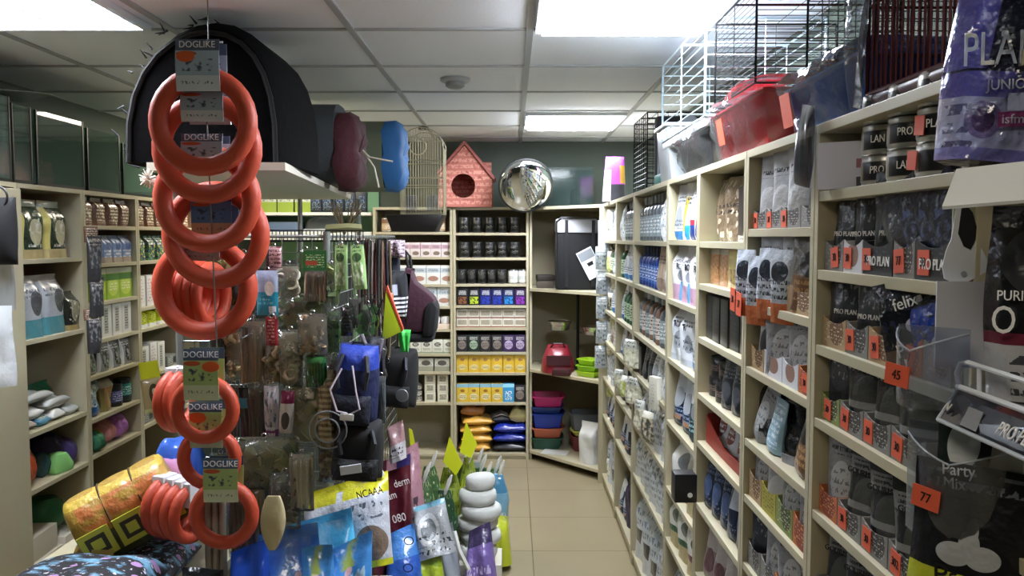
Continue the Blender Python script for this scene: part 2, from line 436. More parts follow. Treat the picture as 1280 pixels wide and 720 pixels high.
# ceiling slab with openings is not needed: the lamps are recessed boxes whose face lies just under the tiles
struct('ceiling', MB().box(X0, X1, Y0, Y1, CEIL, CEIL + .08), CTILE, smooth=0)
g = MB()
GX = [.06 + .6 * k for k in range(-4, 2)]; GY = [2.83 + .6 * k for k in range(-8, 6)]
for x in GX: g.box(x - .012, x + .012, Y0, Y1, CEIL - .006, CEIL)
for y in GY:
    xs = [X0] + GX + [X1]
    for p, q in zip(xs, xs[1:]): g.box(p + (.012 if p != X0 else 0), q - (.012 if q != X1 else 0), y - .010, y + .010, CEIL - .006, CEIL)
struct('trim_1', g, mat('ceiling_rail', '#a9adb0', .6), smooth=0)
GLOW = mat('lamp_glow', '#ffffff', .5, emit='#eef4ff', es=LAMP_E)
LOUV = mat('louvre_metal', '#5c6670', .5)
def ceiling_lamp(x, y, label, k):
    t = thing('ceiling_lamp', label, 'lamp', (x + .3, y + .3, CEIL), group='recessed ceiling lamps')
    a = .282; fr = MB()
    for x0, x1, y0, y1 in ((-a, a, -a, -a + .02), (-a, a, a - .02, a), (-a, -a + .02, -a + .02, a - .02), (a - .02, a, -a + .02, a - .02)): fr.box(x0, x1, y0, y1, -.022, -.001)
    part('frame', fr, mat('lamp_frame', '#e4e8ea', .4), t, smooth=0)
    part('diffuser', MB().box(-a + .021, a - .021, -a + .021, a - .021, -.006 if k == 0 else -.034, -.002), GLOW, t, smooth=0)
    if k: return
    lv = MB()
    for i in range(1, 8):
        p = -a + .02 + i * (2 * a - .04) / 8
        lv.box(-a + .021, a - .021, p - .0025, p + .0025, -.030, -.0065)
    for i in range(1, 4):
        p = -a + .02 + i * (2 * a - .04) / 4
        lv.box(p - .002, p + .002, -a + .021, a - .021, -.0205, -.007)
    part('louvre', lv, LOUV, t, smooth=0)
for i, (x, y, l) in enumerate(LAMPS): ceiling_lamp(x, y, l, i)
for i, (x, y, e) in enumerate(((-.54, -.17, HIDE_E),(-1.74, 4.66, HIDE_E2))):
    t = thing('ceiling_lamp', ['white ceiling lamp above the shop entrance end of the aisle','white ceiling lamp at the far end above the left shelving'][i], 'lamp', (x + .3, y + .3, CEIL), group='recessed ceiling lamps')
    part('diffuser', MB().box(-.28, .28, -.28, .28, -.012, -.002), mat('lamp_glow_dim%d'%i, '#ffffff', .5, emit='#fff2dc', es=e), t, smooth=0)
t = thing('smoke_detector', 'round white smoke detector on the ceiling tiles', 'smoke detector', tuple(at(569, 106, 3.7)[:2]) + (CEIL,))
part('base', MB().lathe([(.0005, -.018), (.058, -.018), (.066, -.012), (.066, -.001)], 28), mat('detector_base', '#a7aaa8', .5), t)
part('sensor', MB().lathe([(.0005, -.045), (.028, -.044), (.042, -.036), (.044, -.0185)], 24), mat('detector_sensor', '#8d918f', .5), t)

# ------------------------------------------------------------ shelving
def bay(side, a, b, zs, label, z_top=1.77, depth=.37, back=True, mi=None, T=.018, foot=True):
    """one shelving unit: two uprights, boards, back and plinth; a<b along the wall"""
    nm = 'shelving_unit'
    c = (a + b) / 2; w_ = b - a - .003
    SHELF[side] += [(a, b, q) for q in zs] + [(a, b, z_top)]
    loc, rz = {'R': ((XR, c, 0), -PI / 2), 'L': ((XL, c, 0), PI / 2), 'B': ((c, YB, 0), 0)}[side]
    t = thing(nm, label, 'shelving', loc, (0, 0, rz), 'shelving units along the walls')
    for s in (-1, 1):
        x = s * (w_ / 2 - T / 2); part('side_panel', MB().box(x - T / 2, x + T / 2, 0, depth, 0, z_top - T), LAM, t, smooth=0, bevel=.001)
    iw = w_ / 2 - T - .0005
    part('top_board', MB().box(-w_ / 2, w_ / 2, 0, depth, z_top - T, z_top), LAM, t, smooth=0, bevel=.001)
    for z in zs: part('shelf', MB().box(-iw, iw, .001, depth - .006, z - T, z), LAM, t, smooth=0, bevel=.001)
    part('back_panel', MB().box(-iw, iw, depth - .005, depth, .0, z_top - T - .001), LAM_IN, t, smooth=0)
    if foot and min(zs) > .04: part('plinth', MB().box(-iw, iw, .012, .03, 0, min(zs) - T - .001), LAM, t, smooth=0)
    return t
ZB1 = [1.605, 1.435, 1.25, 1.095, .925, .755, .63, .418, .07]
ZB1 = [CAMZ + (297 - p) * YB / F for p in (290, 321, 355.5, 383, 412, 443, 466, 505, 571)]
ZB2 = [CAMZ + (297 - p) * YB / F for p in (291, 322, 355, 382, 410, 441, 467, 505, 570)]
XB0, XB1, XB2 = -.965, -.41, .118
bay('B', XB0 + .002, XB1, ZB1, 'pale back wall unit of carton food below the bird cage')
bay('B', XB1, XB2, ZB2, 'pale back wall unit of dark cans under the pink cat house')
ZA = [1.545, 1.345, 1.12, .93, .69, .45, .07]
Z4 = [1.552, 1.338, 1.122, .89, .642, .448, .07]
Z5 = [1.548, 1.42, 1.257, 1.085, .935, .741, .50, .28, .07]
Z5 = [1.548, 1.42, 1.257, 1.085, .935, .741, .52, .29, .07]
Z6 = [1.58, 1.405, 1.247, 1.07, .93, .76, .58, .4, .2, .05]
Z7 = [1.645, 1.50, 1.36, 1.222, 1.045, .87, .69, .5, .3, .06]
RB = [(5.2, 4.55), (4.55, 3.9), (3.9, 3.05), (3.05, 2.55), (2.55, 2.03), (2.03, 1.57), (1.57, 1.04)]
RL = ['narrow right wall unit next to the diagonal corner shelves', 'right wall unit below the black folded wire cages', 'wide right wall unit below the black tray in film',
      'right wall unit holding white pouches below the red tray', 'right wall unit with red display tray in it', 'right wall unit of grey pouches below the blue tray', 'right wall unit of dark pouches below the maroon barred cage']
for (b_, a_), zs, l in zip(RB, (ZA, ZA, ZA, Z4, Z5, Z6, Z7), RL): bay('R', a_, b_, zs, l)
bay('R', .45, 1.04, [1.2, .8, .4, .06], 'dark end unit behind the hanging treat pockets on right')
ZL1 = [1.474, 1.156, .785, .557, .07]; ZL2 = [1.615, 1.44, 1.265, 1.09, .93, .735, .57, .07]; ZL3 = [1.617, 1.44, 1.2, 1.09, .84, .585, .07]
LB = [(3.2, 3.69), (3.69, 4.22), (4.22, 4.75), (4.75, 5.7)]
bay('L', 2.55, 3.2, [1.2, .6, .07], 'nearest left shelving unit closed by a pale door')
LLb = ['left wall unit of large food bags below the glass tanks', 'left wall unit of green litter packs beside hanging dark socks', 'left wall unit behind the tan bag with yellow header', 'left wall unit in the far left corner behind the rings']
for (a_, b_), zs, l in zip(LB, (ZL1, ZL2, ZL3, ZL3), LLb): bay('L', a_, b_, zs, l)
# pale door over the nearest left unit
t = thing('cupboard_door', 'pale laminate door panel closing the nearest left shelving', 'door', (XL + .012, 2.87, 0.0))
part('panel', MB().box(-.009, .009, -.32, .32, .002, 1.745), LAM, t, smooth=0, bevel=.002)
part('handle', MB().tube([(.012, -.27, .75), (.035, -.27, .75), (.035, -.27, .9), (.012, -.27, .9)], .005), STEEL, t)
# diagonal corner shelves
cp = [(XB2 + .004, 5.75), (.566, 5.235), (.945, 5.235), (.945, 6.1), (XB2 + .004, 6.1)]
t = thing('corner_shelves', 'pale diagonal corner shelves holding stacked plastic trays', 'shelving', (0, 0, 0))
for z, nm in ((1.77, 'top_board'), (1.21, 'shelf'), (.645, 'shelf'), (.07, 'shelf')): part(nm, MB().prism(cp, z - .02, z), LAM, t, smooth=0, bevel=.001)
part('side_panel', MB().box(XB2 + .004, XB2 + .022, 5.77, 6.1, 0, 1.749), LAM, t, smooth=0)
part('side_panel', MB().box(.575, .945, 5.215, 5.233, 0, 1.749), LAM, t, smooth=0)
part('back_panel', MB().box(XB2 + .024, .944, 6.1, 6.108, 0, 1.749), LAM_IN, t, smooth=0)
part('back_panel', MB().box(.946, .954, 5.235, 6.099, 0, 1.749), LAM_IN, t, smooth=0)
d = Vector((.566 - XB2, 5.235 - 5.75, 0)).normalized()
part('post', MB().box(.548, .570, 5.196, 5.214, 0, 1.749), LAM, t, smooth=0)

# far left of the back wall: green lit shelf
GREEN = mat('green_back_board', '#86b48c', .7)
t = thing('long_shelf', 'long white shelf against green board on the back wall', 'shelf', (-1.43, 5.8, 0))
part('shelf_board', MB().box(-.46, .455, -.03, .29, 1.715, 1.735), mat('white_board', '#e2e4de', .5), t, smooth=0, bevel=.001)
part('back_board', MB().box(-.46, .455, .295, .305, .4, 2.1), GREEN, t, smooth=0)
part('shelf_board', MB().box(-.46, .455, -.03, .29, 1.545, 1.60), mat('white_board', '#e2e4de', .5), t, smooth=0, bevel=.001)
# ------------------------------------------------------------ goods on the back units
S('dcan', 'can', pack('p_dcan', '#0f1011', [('band', .1, .2, '#1d1e1e'), ('ell', .5, .66, .3, .1, '#2b2c2a'), ('text', .25, .75, .28, .45, '#a9a99e', 9, .58), ('text', .25, .7, .62, .78, '#c0bfb6', 9, .6)], .3), .075, .108, .075, 'dark pet food can', 'can', 'food_can', lid=mat('can_lid_dark', '#55565a', .35, .8))
S('dcan2', 'can', pack('p_dcan2', '#0d0e0f', [('band', .0, .3, '#181919'), ('ell', .5, .5, .26, .18, '#3b3a36'), ('text', .2, .8, .65, .85, '#b9b7ab', 9, .6)], .3), .07, .1, .07, 'black pet food can', 'can', 'food_can', lid=mat('can_lid_dark', '#55565a'))
S('wcan', 'can', pack('p_wcan', '#dcdcd6', [('text', .15, .85, .3, .55, '#8d949a', 12), ('band', .85, 1, '#b9babb')], .35), .07, .1, .07, 'white pet food can', 'can', 'food_can')
def boxmat(k, base, *l, **kw): return pack('p_' + k, base, list(l), .4, 0.0, **kw)
S('pinkbox', 'carton', boxmat('pinkbox', '#ddd3d3', ('band', .55, .85, '#c9a8b4'), ('text', .15, .85, .6, .8, '#3a2c34', 9), ('ell', .55, .25, .32, .14, '#8a7a68'), ('text', .2, .9, .1, .35, '#5d4a4c', 8, .58)), .07, .098, .05, 'pale pink food carton', 'carton', 'food_carton')
S('wbox', 'carton', boxmat('wbox', '#dfe0de', ('band', .62, .86, '#b9c4cc'), ('text', .15, .85, .66, .84, '#28303a', 8), ('ell', .5, .3, .36, .14, '#b98c7a'), ('text', .1, .9, .2, .4, '#7f6a60', 8, .56)), .095, .13, .06, 'white food carton with bowl print', 'carton', 'food_carton')
S('tancan', 'can', pack('p_tancan', '#b99c7a', [('band', .6, .9, '#7b5a44'), ('text', .1, .9, .2, .5, '#efe6d6', 9)], .35), .07, .1, .07, 'tan treat tin', 'tin', 'treat_tin')
S('grncart', 'carton', boxmat('grncart', '#d8d9cb', ('band', .0, .12, '#9aa58f'), ('ell', .5, .66, .3, .16, '#37362f'), ('text', .15, .85, .2, .42, '#57584a', 9), ('text', .3, .7, .55, .78, '#e9e7da', 14)), .075, .095, .06, 'cream carton with dark emblem', 'carton', 'food_carton')
S('grncart2', 'carton', boxmat('grncart2', '#cfcfc4', ('band', .0, .4, '#9fa08e'), ('ell', .5, .66, .3, .2, '#5a5750'), ('text', .1, .9, .45, .6, '#41423a', 9)), .105, .09, .07, 'wide cream carton', 'carton', 'food_carton')
S('smcan', 'can', pack('p_smcan', '#d7d2c0', [('band', .35, .75, '#3f3a32'), ('text', .1, .9, .4, .7, '#efe9d8', 10)], .35), .062, .04, .062, 'small striped can', 'can', 'food_can')
S('smbox', 'carton', boxmat('smbox', '#d9d6c2', ('rect', .2, .8, .25, .8, '#57523f'), ('text', .2, .8, .3, .75, '#f0ecd8', 8)), .075, .062, .06, 'small cream carton', 'carton', 'food_carton')
for k, c in (('a', '#8b5a3c'), ('b', '#b9d03a'), ('c', '#2a3fae'), ('d', '#2b8ad8'), ('e', '#8a3ab0')):
    S('blkbox' + k, 'carton', boxmat('blkbox' + k, '#16161c' if k in 'ab' else ('#1b1f5e' if k == 'c' else ('#1c2a5a' if k == 'd' else '#33184e')), ('text', .2, .85, .62, .86, '#e8e8ea', 9, .5), ('blot', .15, .9, .08, .5, c, 4.5, .45)), .078, .118, .06,
      {'a': 'black box with brown dog', 'b': 'black box with lime dog', 'c': 'deep blue box', 'd': 'navy box with light blue dog', 'e': 'purple box with violet dog'}[k], 'carton', 'treat_box')
S('trayc', 'carton', boxmat('trayc', '#d5d2c6', ('rect', .1, .9, .3, .85, '#b4ab98'), ('text', .1, .9, .3, .8, '#6f675a', 7), ('band', 0, .12, '#8e4c3c')), .079, .062, .06, 'pale food tray', 'food tray', 'food_tray')
for k, b_, c, ds in (('dk', '#2a282c', '#8a7f78', 'dark pouch carton'), ('pu', '#3a2a52', '#b9a7c8', 'purple pouch carton'), ('gn', '#22302a', '#9fb59a', 'dark green pouch carton')):
    S('pb' + k, 'carton', boxmat('pb' + k, b_, ('ell', .5, .42, .36, .26, c), ('text', .15, .85, .7, .9, '#e6e2dc', 10), ('text', .2, .8, .25, .55, '#40363c', 7), ('band', 0, .14, b_)), .079, .118, .06, ds, 'carton', 'food_carton')
S('yel', 'carton', boxmat('yel', '#e0b93a', ('ell', .5, .3, .38, .16, '#e9dca0'), ('text', .15, .85, .2, .4, '#8a6a30', 8), ('ell', .5, .74, .2, .09, '#a86e28'), ('text', .15, .85, .68, .82, '#fff6d0', 12, .6)), .079, .12, .06, 'yellow food carton', 'carton', 'food_carton')
S('yelb', 'carton', boxmat('yelb', '#dcb93c', ('band', .8, 1, '#86b6c8'), ('ell', .5, .3, .36, .18, '#e6dcae'), ('text', .2, .8, .2, .4, '#7a6a3c', 8), ('ell', .5, .62, .2, .08, '#9c6a2c')), .079, .128, .06, 'yellow carton with blue top', 'carton', 'food_carton')
S('blub', 'carton', boxmat('blub', '#3b9ad0', ('blot', .2, .8, .1, .6, '#e4eef6', 5), ('band', .8, 1, '#9adaf0')), .079, .128, .06, 'sky blue carton with white bird', 'carton', 'food_carton')
UP = ORD
def B1(i, keys, a=XB0 + .04, b=XB1 - .03, **k): row('B', a, b, ZB1[i - 1] if i else 0, keys, **k)
tt = 'shelf of the pale carton unit'
row('B', XB0 + .03, XB1 - .03, ZB1[0], ['tancan', 'tancan', 'wcan', 'wcan', 'tancan'], 'topmost shelf of the bird cage unit')
row('B', -.86, XB1 - .025, ZB1[1], ['pinkbox'] * 6, 'second shelf of the bird cage unit', gap=.002)
row('B', -.80, XB1 - .025, ZB1[2], ['wbox'] * 4, 'third shelf of the bird cage unit', gap=.003)
row('B', -.63, XB1 - .025, ZB1[3], ['wbox'] * 2, 'fourth shelf of the bird cage unit', gap=.005)
row('B', -.80, XB1 - .025, ZB1[5], ['grncart'] * 5, 'sixth shelf of the bird cage unit', gap=.003)
row('B', -.78, XB1 - .025, ZB1[6], ['grncart2'] * 3, 'seventh shelf of the bird cage unit', gap=.01)
for i in range(2):
    for k in range(3 + (i == 0)):
        build('smcan', (-.75 + .085 * i, YB + .06, ZB1[7] + k * .0415), 0, f"small striped can, {ORD[k]} from below in the {['taller','shorter'][i]} can stack under cream cartons", 'small cans in stacks', 0)
for i in range(2):
    for k in range(3):
        build('smbox', (-.577 + .09 * i, YB + .06, ZB1[7] + k * .0645), 0, f"small cream carton, {ORD[k]} from below in the stack {['beside the small cans','beside the yellow cartons'][i]}", 'small cartons in stacks', 0)
t = thing('display_tray', 'low white tray of cups on unit behind maroon bag', 'tray', (-.505, YB + .06, ZB1[4]))
part('tray', MB().box(-.07, .07, -.04, .06, 0, .035), mat('tray_print', '#d7c7b6', .6), t, bevel=.002)
part('cup', MB().lathe([(.028, .036), (.034, .07), (.03, .085), (.0005, .09)], 16, c=(-.032, 0, 0)), WHITE, t)
part('cup', MB().lathe([(.028, .036), (.034, .07), (.03, .085), (.0005, .09)], 16, c=(.036, 0, 0)), WHITE, t)
row('B', XB1 + .03, XB2 - .05, ZB2[0], ['dcan'] * 5, 'topmost shelf of the pink cat house unit')
row('B', XB1 + .03, XB2 - .05, ZB2[1], ['dcan'] * 5, 'second shelf of the pink cat house unit')
row('B', XB1 + .015, XB1 + .36, ZB2[2], ['dcan2'] * 5, 'third shelf of the pink cat house unit', gap=0)
row('B', XB1 + .375, XB2 - .015, ZB2[2], ['wcan'] * 2, 'third shelf of the pink cat house unit', gap=.0)
row('B', XB1 + .02, XB2 - .02, ZB2[3], ['blkboxa', 'blkboxb', 'blkboxc', 'blkboxc', 'blkboxd', 'blkboxe'], 'fourth shelf of the pink cat house unit')
for k in range(2):
    for i in range(6):
        build('trayc', (XB1 + .062 + i * .081, YB + .055, ZB2[4] + k * .064), 0, f"pale food tray, {['lower','upper'][k]} one of the {ORD[i]} pair under the dog boxes", 'pale food trays in stacks')
row('B', XB1 + .02, XB2 - .02, ZB2[5], ['pbdk', 'pbgn', 'pbdk', 'pbdk', 'pbpu', 'pbpu'], 'sixth shelf of the pink cat house unit')
row('B', XB1 + .02, XB2 - .02, ZB2[6], ['yel'] * 6, 'seventh shelf of the pink cat house unit')
row('B', XB1 + .02, XB2 - .02, ZB2[7], ['yelb', 'yelb', 'yelb', 'yelb', 'blub', 'pbdk'], 'eighth shelf of the pink cat house unit')
# flat food sacks stacked on the lowest board
def sack(name, w_, d_, h_, m, label, loc, rz=0, group=None, seed=0):
    rn = random.Random(seed); a = rn.uniform(0, 6)
    def mid(u, v): return (u * w_ / 2, (v - .5) * d_, h_ / 2 + .008 * math.sin(4 * u + a) * math.sin(3 * v))
    def half(u, v): return .002 + h_ / 2 * max(0, 1 - abs(u) ** 3.5) ** .5 * max(0, 1 - abs(2 * v - 1) ** 4) ** .5 * (1 + .1 * math.sin(6 * u + a))
    b = MB().shell(mid, half, 12, 10, nrm=(0, 0, 1))
    return solo(name, b, m, label, 'bag', loc, (0, 0, rz), group, smooth=60)
YS = pack('p_ysack', '#d8a43c', [('text', .05, .95, .1, .9, '#f0d890', 6), ('blot', .1, .9, .2, .8, '#8a5a24', 4, .6)], .3)
for k in range(4): sack('food_sack', .22, .24, .06, YS, f'yellow printed food sack, {ORD[k]} from below in the pile', (XB1 + .145 + .012 * (k % 2), YB + .14, ZB2[8] + .062 * k), .05 * k, 'yellow sacks in a pile', k)
sack('food_sack', .17, .2, .075, mat('brown_sack', '#a9703c', .4, bump=.3, bscale=20), 'brown food sack on top of the yellow sack pile', (XB1 + .13, YB + .14, ZB2[8] + .25), 0, None, 9)
BS = pack('p_bsack', '#1d2f9c', [('band', .45, .55, '#4a6ae0'), ('text', .1, .9, .1, .9, '#8aa4f0', 5, .62)], .2)
for k in range(3): sack('food_sack', .24, .24, .065, BS if k else mat('dark_sack', '#1c1a22', .3), ['black sack at the bottom of the blue sack pile', 'lower glossy blue sack beside the yellow pile', 'upper glossy blue sack beside the yellow pile'][k], (XB1 + .395, YB + .14, ZB2[8] + .066 * k), .03 * k, None, k + 3)
sack('food_sack', .13, .2, .06, pack('p_ksack', '#1a1a20', [('stripes', 0, 1, 0, 1, '#d8d8dc', 5)], .3), 'black and white striped sack on the blue sacks', (XB1 + .325, YB + .14, ZB2[8] + .2), .1, None, 8)
sack('food_sack', .13, .18, .1, pack('p_wysack', '#cfc489', [('text', .1, .9, .1, .9, '#f4efd0', 5)], .3), 'pale yellow clear sack on the blue sacks', (XB1 + .46, YB + .14, ZB2[8] + .2), -.1, None, 11)
S('grntop', 'carton', boxmat('grntop', '#c9d1c4', ('band', 0, .42, '#9ab24a'), ('rect', 0, .06, 0, 1, '#22261f'), ('blot', .2, .9, .45, .85, '#5d6258', 6, .55)), .118, .17, .05, 'white and green aquarium box', 'carton', 'boxed_filter')
S('drk', 'carton', boxmat('drk', '#232a33', ('blot', .1, .9, .2, .8, '#5a78a8', 5, .55), ('text', .1, .9, .1, .5, '#b9c4a0', 7, .62)), .075, .14, .05, 'dark aquarium box', 'carton', 'boxed_filter')
row('B', -1.885, -1.42, 1.735, ['grntop'] * 4 , 'white shelf on the green back board', gap=.002, inset=.04)
row('B', -1.41, -1.0, 1.735, ['drk'] * 5, 'white shelf on the green back board', gap=.004, inset=.04)
t = thing('pet_carrier', 'clear domed carrier in front of the green back board', 'carrier', (-1.32, 5.95, 1.60))
part('base', MB().box(-.15, .15, -.1, .1, 0, .02), mat('carrier_base', '#cfd6da', .4), t, bevel=.006)
part('dome', MB().prism([(-.14, .0), (.14, .0), (.12, .06), (.07, .085), (-.07, .085), (-.12, .06)], -.09, .09, axis='y'), HAZY, t, (0, 0, .021), bevel=.01)
solo('boxed_filter', MB().box(-.18, .18, -.1, .1, 0, .07), mat('blue_grey_box', '#5b6f8c', .5), 'long blue grey box lying below the white shelf', 'carton', (-1.68, 5.93, 1.60), bevel=.003)

# ------------------------------------------------------------ right wall rows
RN = ['first', 'second', 'third', 'fourth', 'fifth', 'sixth', 'seventh']
def rr(bn, shelf, keys, gap=None, near=0.02, far=.02, **k):
    b_, a_ = RB[bn - 1]; zs = (ZA, ZA, ZA, Z4, Z5, Z6, Z7)[bn - 1]
    row('R', b_ - far, a_ + near, zs[shelf - 1], keys, f"{'topmost' if shelf == 1 else ORD[shelf - 1]} shelf, {RN[bn - 1]} aisle bay", gap=gap, **k)
def pm(k, base, *l, **kw): return pack('p_' + k, base, list(l), kw.pop('rough', .3), kw.pop('bump', .35), **kw)
S('wbag', 'bag', pm('wbag', '#dfe4ea', ('text', .2, .85, .7, .8, '#2a2c34', 8), ('ell', .6, .4, .24, .16, '#9aa0a8'), ('text', .3, .9, .25, .5, '#4a4c52', 5, .56), ('band', 0, .12, '#c0c8d2')), .13, .2, .08, 'white food bag', 'bag', 'food_bag', txt=[('RO', .034, INK, .135, .9)])
S('wbagp', 'bag', pm('wbagp', '#e4e6ec', ('text', .15, .9, .66, .76, '#33343c', 7), ('band', 0, .3, '#c9a2bc'), ('rect', .55, .95, 0, .35, '#5d9ac8'), ('ell', .62, .46, .22, .1, '#888d98')), .14, .2, .07, 'white bag with pink base', 'bag', 'food_bag', txt=[('RO', .034, INK, .125, .9)])
S('wpet', 'pouch', pm('wpet', '#e0e4ec', ('text', .2, .9, .68, .8, '#2c303c', 9), ('ell', .5, .42, .3, .2, '#a8adb4'), ('text', .2, .9, .2, .4, '#5c6470', 8), ('band', 0, .16, '#3d7ab8')), .11, .2, .06, 'white pouch with blue base', 'pouch', 'food_pouch')
S('wyel', 'pouch', pm('wyel', '#e8e8e4', ('rect', .1, .5, .15, .75, '#d8c23c'), ('text', .2, .9, .6, .78, '#3c4048', 8), ('rect', .5, .95, 0, .25, '#2f8fd0')), .1, .2, .05, 'white pouch with yellow print', 'pouch', 'food_pouch')
S('wred', 'pouch', pm('wred', '#e6e8ec', ('text', .2, .9, .6, .8, '#3c4048', 8), ('rect', .3, .95, .0, .25, '#28408a'), ('rect', .3, .95, .25, .34, '#b03040')), .1, .2, .05, 'white pouch with navy base', 'pouch', 'food_pouch')
S('clearw', 'pillow', pm('clearw', '#c9d0d6', ('blot', .1, .9, .1, .9, '#f0f3f6', 5, .5), ('text', .1, .9, .2, .8, '#7d868c', 5, .6), coat=1), .1, .19, .05, 'clear pack of white chews', 'bag', 'treat_pack')
S('cleard', 'bottle', pm('cleard', '#4a5660', ('band', .1, .55, '#8a9aa0'), ('text', .1, .9, .15, .5, '#e0e6ea', 8), coat=1), .075, .2, .075, 'grey shampoo bottle', 'bottle', 'shampoo_bottle', lid=mat('cap_grey', '#9aa4aa', .4))
S('blueb', 'bottle', pm('blueb', '#1c3c86', ('band', .12, .55, '#3d66b0'), ('text', .1, .9, .2, .5, '#d8e2f4', 8)), .075, .19, .075, 'deep blue bottle', 'bottle', 'shampoo_bottle', lid=mat('cap_navy', '#15264e', .4))
S('greenb', 'bottle', pm('greenb', '#2d5a40', ('band', .12, .55, '#b9d0b0'), ('text', .1, .9, .2, .5, '#1c3024', 8)), .07, .19, .07, 'green labelled bottle', 'bottle', 'shampoo_bottle', lid=mat('cap_white', '#dfe2e2', .4))
S('brnb', 'bottle', pm('brnb', '#7a5a4c', ('band', .12, .55, '#d8cfc4'), ('text', .1, .9, .2, .5, '#4a2c24', 8)), .08, .2, .08, 'brown labelled bottle', 'bottle', 'shampoo_bottle', lid=mat('cap_white', '#dfe2e2', .4))
S('beigeb', 'pouch', pm('beigeb', '#b8a490', ('text', .2, .9, .6, .8, '#4a3c34', 8), ('band', 0, .3, '#8a7668')), .1, .19, .06, 'beige treat pouch', 'pouch', 'treat_pouch')
S('greyw', 'bag', pm('greyw', '#c9ced4', ('blot', .1, .9, .5, .95, '#5c6268', 4, .55), ('text', .1, .9, .15, .5, '#8a9096', 5), coat=.5), .13, .21, .09, 'grey white clear bag', 'bag', 'food_bag')
S('bigw', 'bag', pm('bigw', '#c2cad4', ('rect', .15, .6, .25, .45, '#2c2e34'), ('text', .1, .9, .5, .9, '#7c8694', 4), coat=.5), .17, .32, .12, 'large white food bag', 'bag', 'food_bag')
S('navyp', 'pouch', pm('navyp', '#1d2c48', ('band', .6, .9, '#d8dde4'), ('ell', .5, .5, .3, .18, '#b9c0c8'), ('text', .15, .9, .15, .35, '#93a8cc', 8), ('rect', .3, .8, .12, .2, '#b88a6c')), .13, .2, .06, 'white topped navy pouch', 'pouch', 'food_pouch')
S('tealp', 'pouch', pm('tealp', '#1f3a40', ('band', .62, .92, '#dfe4e6'), ('ell', .5, .52, .28, .16, '#8c949a'), ('text', .15, .9, .15, .35, '#9cc0c4', 8)), .12, .2, .06, 'white topped teal pouch', 'pouch', 'food_pouch')
S('brownc', 'bag', pm('brownc', '#a08a5c', ('band', .45, 1, '#e2e2de'), ('ell', .6, .7, .22, .16, '#70747a'), ('rect', .1, .95, .3, .45, '#7a2c34'), ('text', .1, .9, .32, .43, '#e8dcd0', 10)), .19, .19, .09, 'white bag with brown base', 'bag', 'food_bag')
S('whgrn', 'bag', pm('whgrn', '#dcdcd4', ('ell', .55, .66, .24, .14, '#5c6058'), ('rect', .1, .95, .3, .42, '#2f5a38'), ('band', 0, .3, '#b3a274')), .13, .17, .08, 'white bag with green band', 'bag', 'food_bag')
S('whred', 'bag', pm('whred', '#dcdcd4', ('ell', .55, .66, .24, .14, '#5c6058'), ('rect', .1, .95, .3, .42, '#6e2430'), ('band', 0, .3, '#b3a274')), .13, .17, .08, 'white bag with maroon band', 'bag', 'food_bag')
S('chew', 'pillow', pm('chew', '#7c6a54', ('cells', .1, .9, .05, .95, '#d8cbb4', 7, .36), ('text', .1, .9, .4, .6, '#3a3228', 6), coat=1, bump=.8), .12, .185, .04, 'clear pack of knotted chews', 'bag', 'chew_pack')
S('darkbox', 'carton', boxmat('darkbox', '#2a2628', ('band', 0, .12, '#c9c4bc'), ('text', .1, .9, .0, .14, '#3a3436', 8), ('rect', .6, 1, 0, 1, '#38393c')), .16, .15, .1, 'dark brown flat box', 'carton', 'treat_box')
S('chewcard', 'pillow', pm('chewcard', '#c4bfae', ('text', .1, .9, .1, .9, '#6a6252', 7), coat=1), .09, .16, .04, 'cream chew pack', 'bag', 'chew_pack')
S('orjar', 'carton', boxmat('orjar', '#b0764a', ('band', .85, 1, '#c9c1b4'), ('blot', 0, 1, .1, .85, '#d49a64', 6, .52), ('blot', 0, 1, .1, .85, '#7c4a2c', 7, .62), coat=1), .1, .115, .1, 'clear tub of orange chews', 'tub', 'treat_tub')
S('yljar', 'carton', boxmat('yljar', '#b89a4c', ('rect', .1, .9, .5, .95, '#d8c868'), ('blot', 0, 1, .05, .5, '#8a6c2c', 6, .52), coat=1), .1, .112, .1, 'clear tub of yellow chews', 'tub', 'treat_tub')
S('blackc', 'carton', boxmat('blackc', '#17171a', ('rect', .1, .9, .05, .2, '#34343a'), ('text', .1, .9, .3, .8, '#37373d', 6, .55)), .085, .13, .09, 'black tall carton', 'carton', 'food_carton')
S('blackt', 'can', pm('blackt', '#191618', ('band', .3, .6, '#3a2c2c'), ('text', .1, .9, .3, .6, '#9a8a84', 8)), .095, .06, .095, 'squat black tin', 'tin', 'food_tin', lid=mat('tin_lid', '#2a2a2c', .4))
S('darkpo', 'pouch', pm('darkpo', '#22262c', ('text', .1, .9, .6, .85, '#8a8e94', 8, .56), ('ell', .5, .35, .3, .2, '#4c5056')), .08, .14, .04, 'black treat pouch', 'pouch', 'treat_pouch')
S('wpo', 'pouch', pm('wpo', '#cdd2d8', ('text', .15, .9, .6, .8, '#33343c', 7), ('ell', .5, .35, .36, .2, '#8a5a54'), ('text', .2, .8, .25, .5, '#e6e6ea', 6)), .095, .165, .05, 'white treat pouch', 'pouch', 'treat_pouch')
S('navb', 'pouch', pm('navb', '#1c2438', ('text', .15, .9, .62, .85, '#7888a8', 7, .55), ('ell', .5, .4, .28, .2, '#4a5a7c'), ('text', .2, .8, .1, .3, '#8a94ac', 8, .6)), .085, .19, .05, 'dark navy pouch', 'pouch', 'food_pouch')
S('navw', 'pouch', pm('navw', '#1c2438', ('rect', .3, .9, .5, .8, '#aeb6c2'), ('text', .2, .8, .1, .3, '#8a94ac', 8, .6)), .085, .19, .05, 'navy pouch with white patch', 'pouch', 'food_pouch')
